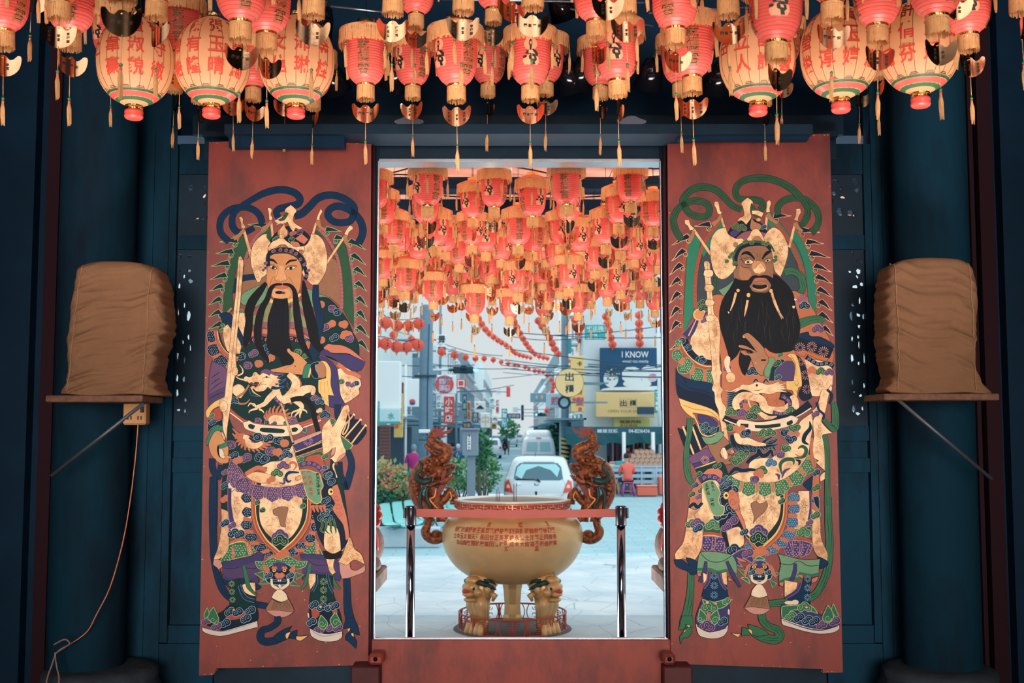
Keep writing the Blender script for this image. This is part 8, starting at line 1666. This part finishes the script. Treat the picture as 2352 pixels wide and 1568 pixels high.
t=thing('plastic_crate',(X(1485,1125,37.4),37.4,-.7),'coral plastic crate under a cloth beside the purple stool','crate'); MB().use(mat('coral_crate',(244,120,96),.5)).box((-.33,-.2,0),(.33,.2,.30),.02).build('tub',t); MB().use(mat('coral_lid',(250,150,130),.6)).box((-.35,-.22,.30),(.35,.22,.35),.02).build('lid',t)
t=thing('plastic_crate',(X(1526,1110,38),38,-.7),'coral crate standing at the right jamb edge','crate'); MB().use(mat('coral_crate',(244,120,96),.5)).box((-.2,-.2,0),(.2,.2,.60),.02).build('tub',t)
t=thing('storage_box',(X(1413,1065,39),39,.06),'yellow box on the stall left of the seated person','box'); MB().use(W((240,206,120),'box_yellow')).box((-.24,-.2,0),(.24,.2,.24),.02).build('tub',t); MB().use(W((200,140,150),'box_lid_rose')).box((-.2,-.16,.24),(.2,.16,.32),.03).build('lid',t)
tag(MB().use(W((90,160,186),'counter_blue')).box((X(1400,1100,39),39.2,-.7),(X(1456,1100,39),40,.3),.02).build('counter'),'blue counter behind the seated person in coral','counter')
t=thing('storage_box',(X(1434,1072,38.8),38.8,.3),'teal box on the blue counter','box'); MB().use(C_teal).box((-.3,-.2,-.25),(.3,.2,.10),.02).build('tub',t)
# ---------------------------------------------------------------- covered loudspeakers on shelves, socket and cable
M_cov=mat('tan_canvas',(132,100,76),.9,var=.1,vs_=6,bump=.3,bs=120,spec=.1); M_seam=mat('canvas_seam',(150,114,86),.9)
def cover(name,label,outline,d,seams,s,shelf,bx):
    c=pt(sum(p[0] for p in outline)/len(outline),985,d); z0=Z(shelf[1],d); t=thing(name,(c.x,d,z0),label,'covered loudspeaker','covered loudspeakers'); zt=Z(shelf[2],d)-z0
    # width as function of height taken from the outline of the cover
    Ls=bx; m=MB().use(M_cov); n=120; rows=110; V=[]
    def wid(k):
        k=k*(len(Ls)-1); i=min(int(k),len(Ls)-2); q=k-i; q=q*q*(3-2*q); return [Ls[i][j]+(Ls[i+1][j]-Ls[i][j])*q for j in (0,1)]
    for r in range(rows+1):
        k=r/rows; a,b=wid(k); xa,xb=X(a,985,d)-c.x,X(b,985,d)-c.x; z=zt*k; cx=(xa+xb)/2; hw=(xb-xa)/2; dp=.125
        top=max(0,(k-.90)/.10); sq=1-top**3*.16; rc=.055
        for j in range(n):
            a_=2*PI*j/n; ca,sa=math.cos(a_),math.sin(a_); e=.38
            x=math.copysign(abs(ca)**e,ca); y=math.copysign(abs(sa)**e,sa)
            fx=cx+hw*x*(.985 if top<.5 else sq); fy=.13+dp*y*sq
            rg=lambda v,pw: (1-min(1,abs(mnoise.noise(v))*2.2))**pw
            dg=z+fx*.42*s; env=.35+.65*min(1,max(0,(1.05-k)*1.6))
            q=mnoise.noise(Vector((fx*4,z*5,1.7+s)))*.016-env*(.020*rg(Vector((fx*1.6+3*s,dg*13,.3)),3)+.012*rg(Vector((fx*3,dg*24,7.3+s)),3)+.008*rg(Vector((fx*5+9,(z-fx*.9*s)*17,2.1)),3))
            side_=min(1,abs(x)**6); q+=side_*.007*math.sin(z*95+2*mnoise.noise(Vector((z*6,fx,0)))*3)
            fy+=(q if y<0 else -q)*(1-top*.5)*1.0; fx+=(side_*q*.8)*(1 if x>0 else -1)
            V.append((fx,fy,z+ (.004*math.sin(fx*20) if r<rows else 0)-(top**4)*.012*(abs(x)**2)))
    m.add(V,[(r*n+j,r*n+(j+1)%n,(r+1)*n+(j+1)%n,(r+1)*n+j) for r in range(rows) for j in range(n)]+[tuple(rows*n+j for j in range(n)),tuple(range(n-1,-1,-1))],True)
    # hanging corner flaps
    m.build('canvas_cover',t)
    sm=MB().use(M_seam)
    for sx0,sx1 in seams:
        pts=[];
        for r in range(2,rows-2):
            k=r/rows; x=X(sx0+(sx1-sx0)*k,985,d)-c.x; best=min((V[r*n+j] for j in range(n) if V[r*n+j][1]<.13),key=lambda v:abs(v[0]-x)); pts.append((x,best[1]-.0025,best[2]))
        sm.tube(pts,.0035,5)
    sm.build('seam',t)
    sh=thing('wall_shelf',(c.x,d,z0),'narrow worn wooden shelf under the %s covered loudspeaker'%('left' if s<0 else 'right'),'shelf','wall shelves')
    x0,x1=X(shelf[0][0],985,d)-c.x,X(shelf[0][1],985,d)-c.x; MB().use(mat('worn_shelf_wood',(120,84,66),.7,var=.5,vs_=22,bump=.5)).box((x0,-.03,-.035),(x1,.27,-.004),.004).build('board',sh)
    p0=pt(shelf[4][0],shelf[4][1],d)-Vector((c.x,d,z0)); p1=pt(shelf[4][2],shelf[4][3],d+.06)-Vector((c.x,d,z0)); MB().use(mat('grey_iron_rod',(96,104,116),.5,metal=.6)).tube([p0,p1],.009,8).build('bracket_rod',sh)
cover('covered_loudspeaker','loudspeaker under a tan canvas cover on the left shelf',[(135,0),(372,0)],5.15,[(150,176),(326,336)],-1,((108,330),906,598,[(128,905,.03),(362,922,.06)],(330,926,118,1092)),[(122,366),(134,354),(138,353),(134,357),(133,366),(137,372),(138,372),(140,369),(146,365),(150,352),(160,330)])
cover('covered_loudspeaker','loudspeaker under a tan canvas cover on the right shelf',[(2042,0),(2290,0)],5.15,[(2068,2068),(2246,2240)],1,((2028,2292),902,590,[(2046,900,.03),(2290,900,.05)],(2056,912,2278,1100)),[(2042,2296),(2054,2272),(2048,2260),(2043,2262),(2041,2266),(2042,2266),(2042,2268),(2044,2270),(2048,2268),(2054,2262),(2066,2246)])
t=thing('power_socket',pt(320,950,5.62),'cream double wall socket under the left shelf','socket'); MB().use(W((222,168,110),'aged_cream_plastic',.5)).box((-.06,-.07,-.055),(.055,.0,.055),.008).build('box',t)
m=MB().use(C_ink)
for a in (-.035,-.02,.015,.03): m.box((a,-.074,-.03),(a+.006,-.07,-.012))
m.box((.032,-.085,.005),(.046,-.07,.035)); m.build('slots',t)
cbp=[pt(x,y,5.4) for x,y in ((317,975),(312,1040),(303,1120),(291,1200),(276,1270),(252,1350),(222,1410),(200,1450),(160,1480),(128,1500))]
tag(MB().use(mat('tan_cable',(216,132,92),.6)).tube(cr_open(cbp,4),.003,6).build('socket_cable'),'thin tan cable drooping from the cream wall socket','cable')
for i,P in enumerate(([(128,1500),(118,1530),(108,1560),(104,1600)],[(126,1498),(130,1530),(136,1560),(130,1600)],[(128,1500),(140,1490),(160,1478),(148,1468),(124,1480)])):
    tag(MB().use(mat('grey_cable',(150,120,116),.6)).tube(cr_open([pt(a,b,5.3) for a,b in P],4),.004,6).build('cable_tail'),'loose cable end hanging at lower left, '+['left strand','right strand','curled strand'][i],'cable','loose cable ends')
# black spotlights under the ceiling
for i,(x,y) in enumerate(((770,190),(905,180),(1310,185),(1332,178),(1492,180),(1645,190),(735,60),(1290,20))):
    p=pt(x,y,5.6); t=thing('spotlight',p,'glossy black spotlight above the lintel, %s from the left'%ORD[sorted((770,905,1310,1332,1492,1645,735,1290)).index(x)],'lamp','black spotlights')
    MB().use(mat('gloss_black',(14,16,22),.12)).lathe([(.0,.10),(.04,.10),(.06,.05),(.075,-.05),(.07,-.05),(.03,.02),(0,.03)],20).build('can',t); t.rotation_euler=(.6,R.uniform(-.5,.5),0)
    MB().use(ML['cord']).tube([(0,0,.1),(0,0,.14)],.012,6).build('yoke',t); 
for i,(x0,y0,x1,y1) in enumerate(((760,14,900,30),(850,-4,1480,6),(1310,20,1500,60),(1490,30,1720,16))):
    tag(MB().use(M_metal).tube([pt(x0,y0,5.5),pt(x1,y1,5.5)],.006,6).build('hanging_rail'),'thin steel rail the lanterns hang from, %s from the left'%ORD[i],'rail','steel hanging rails')
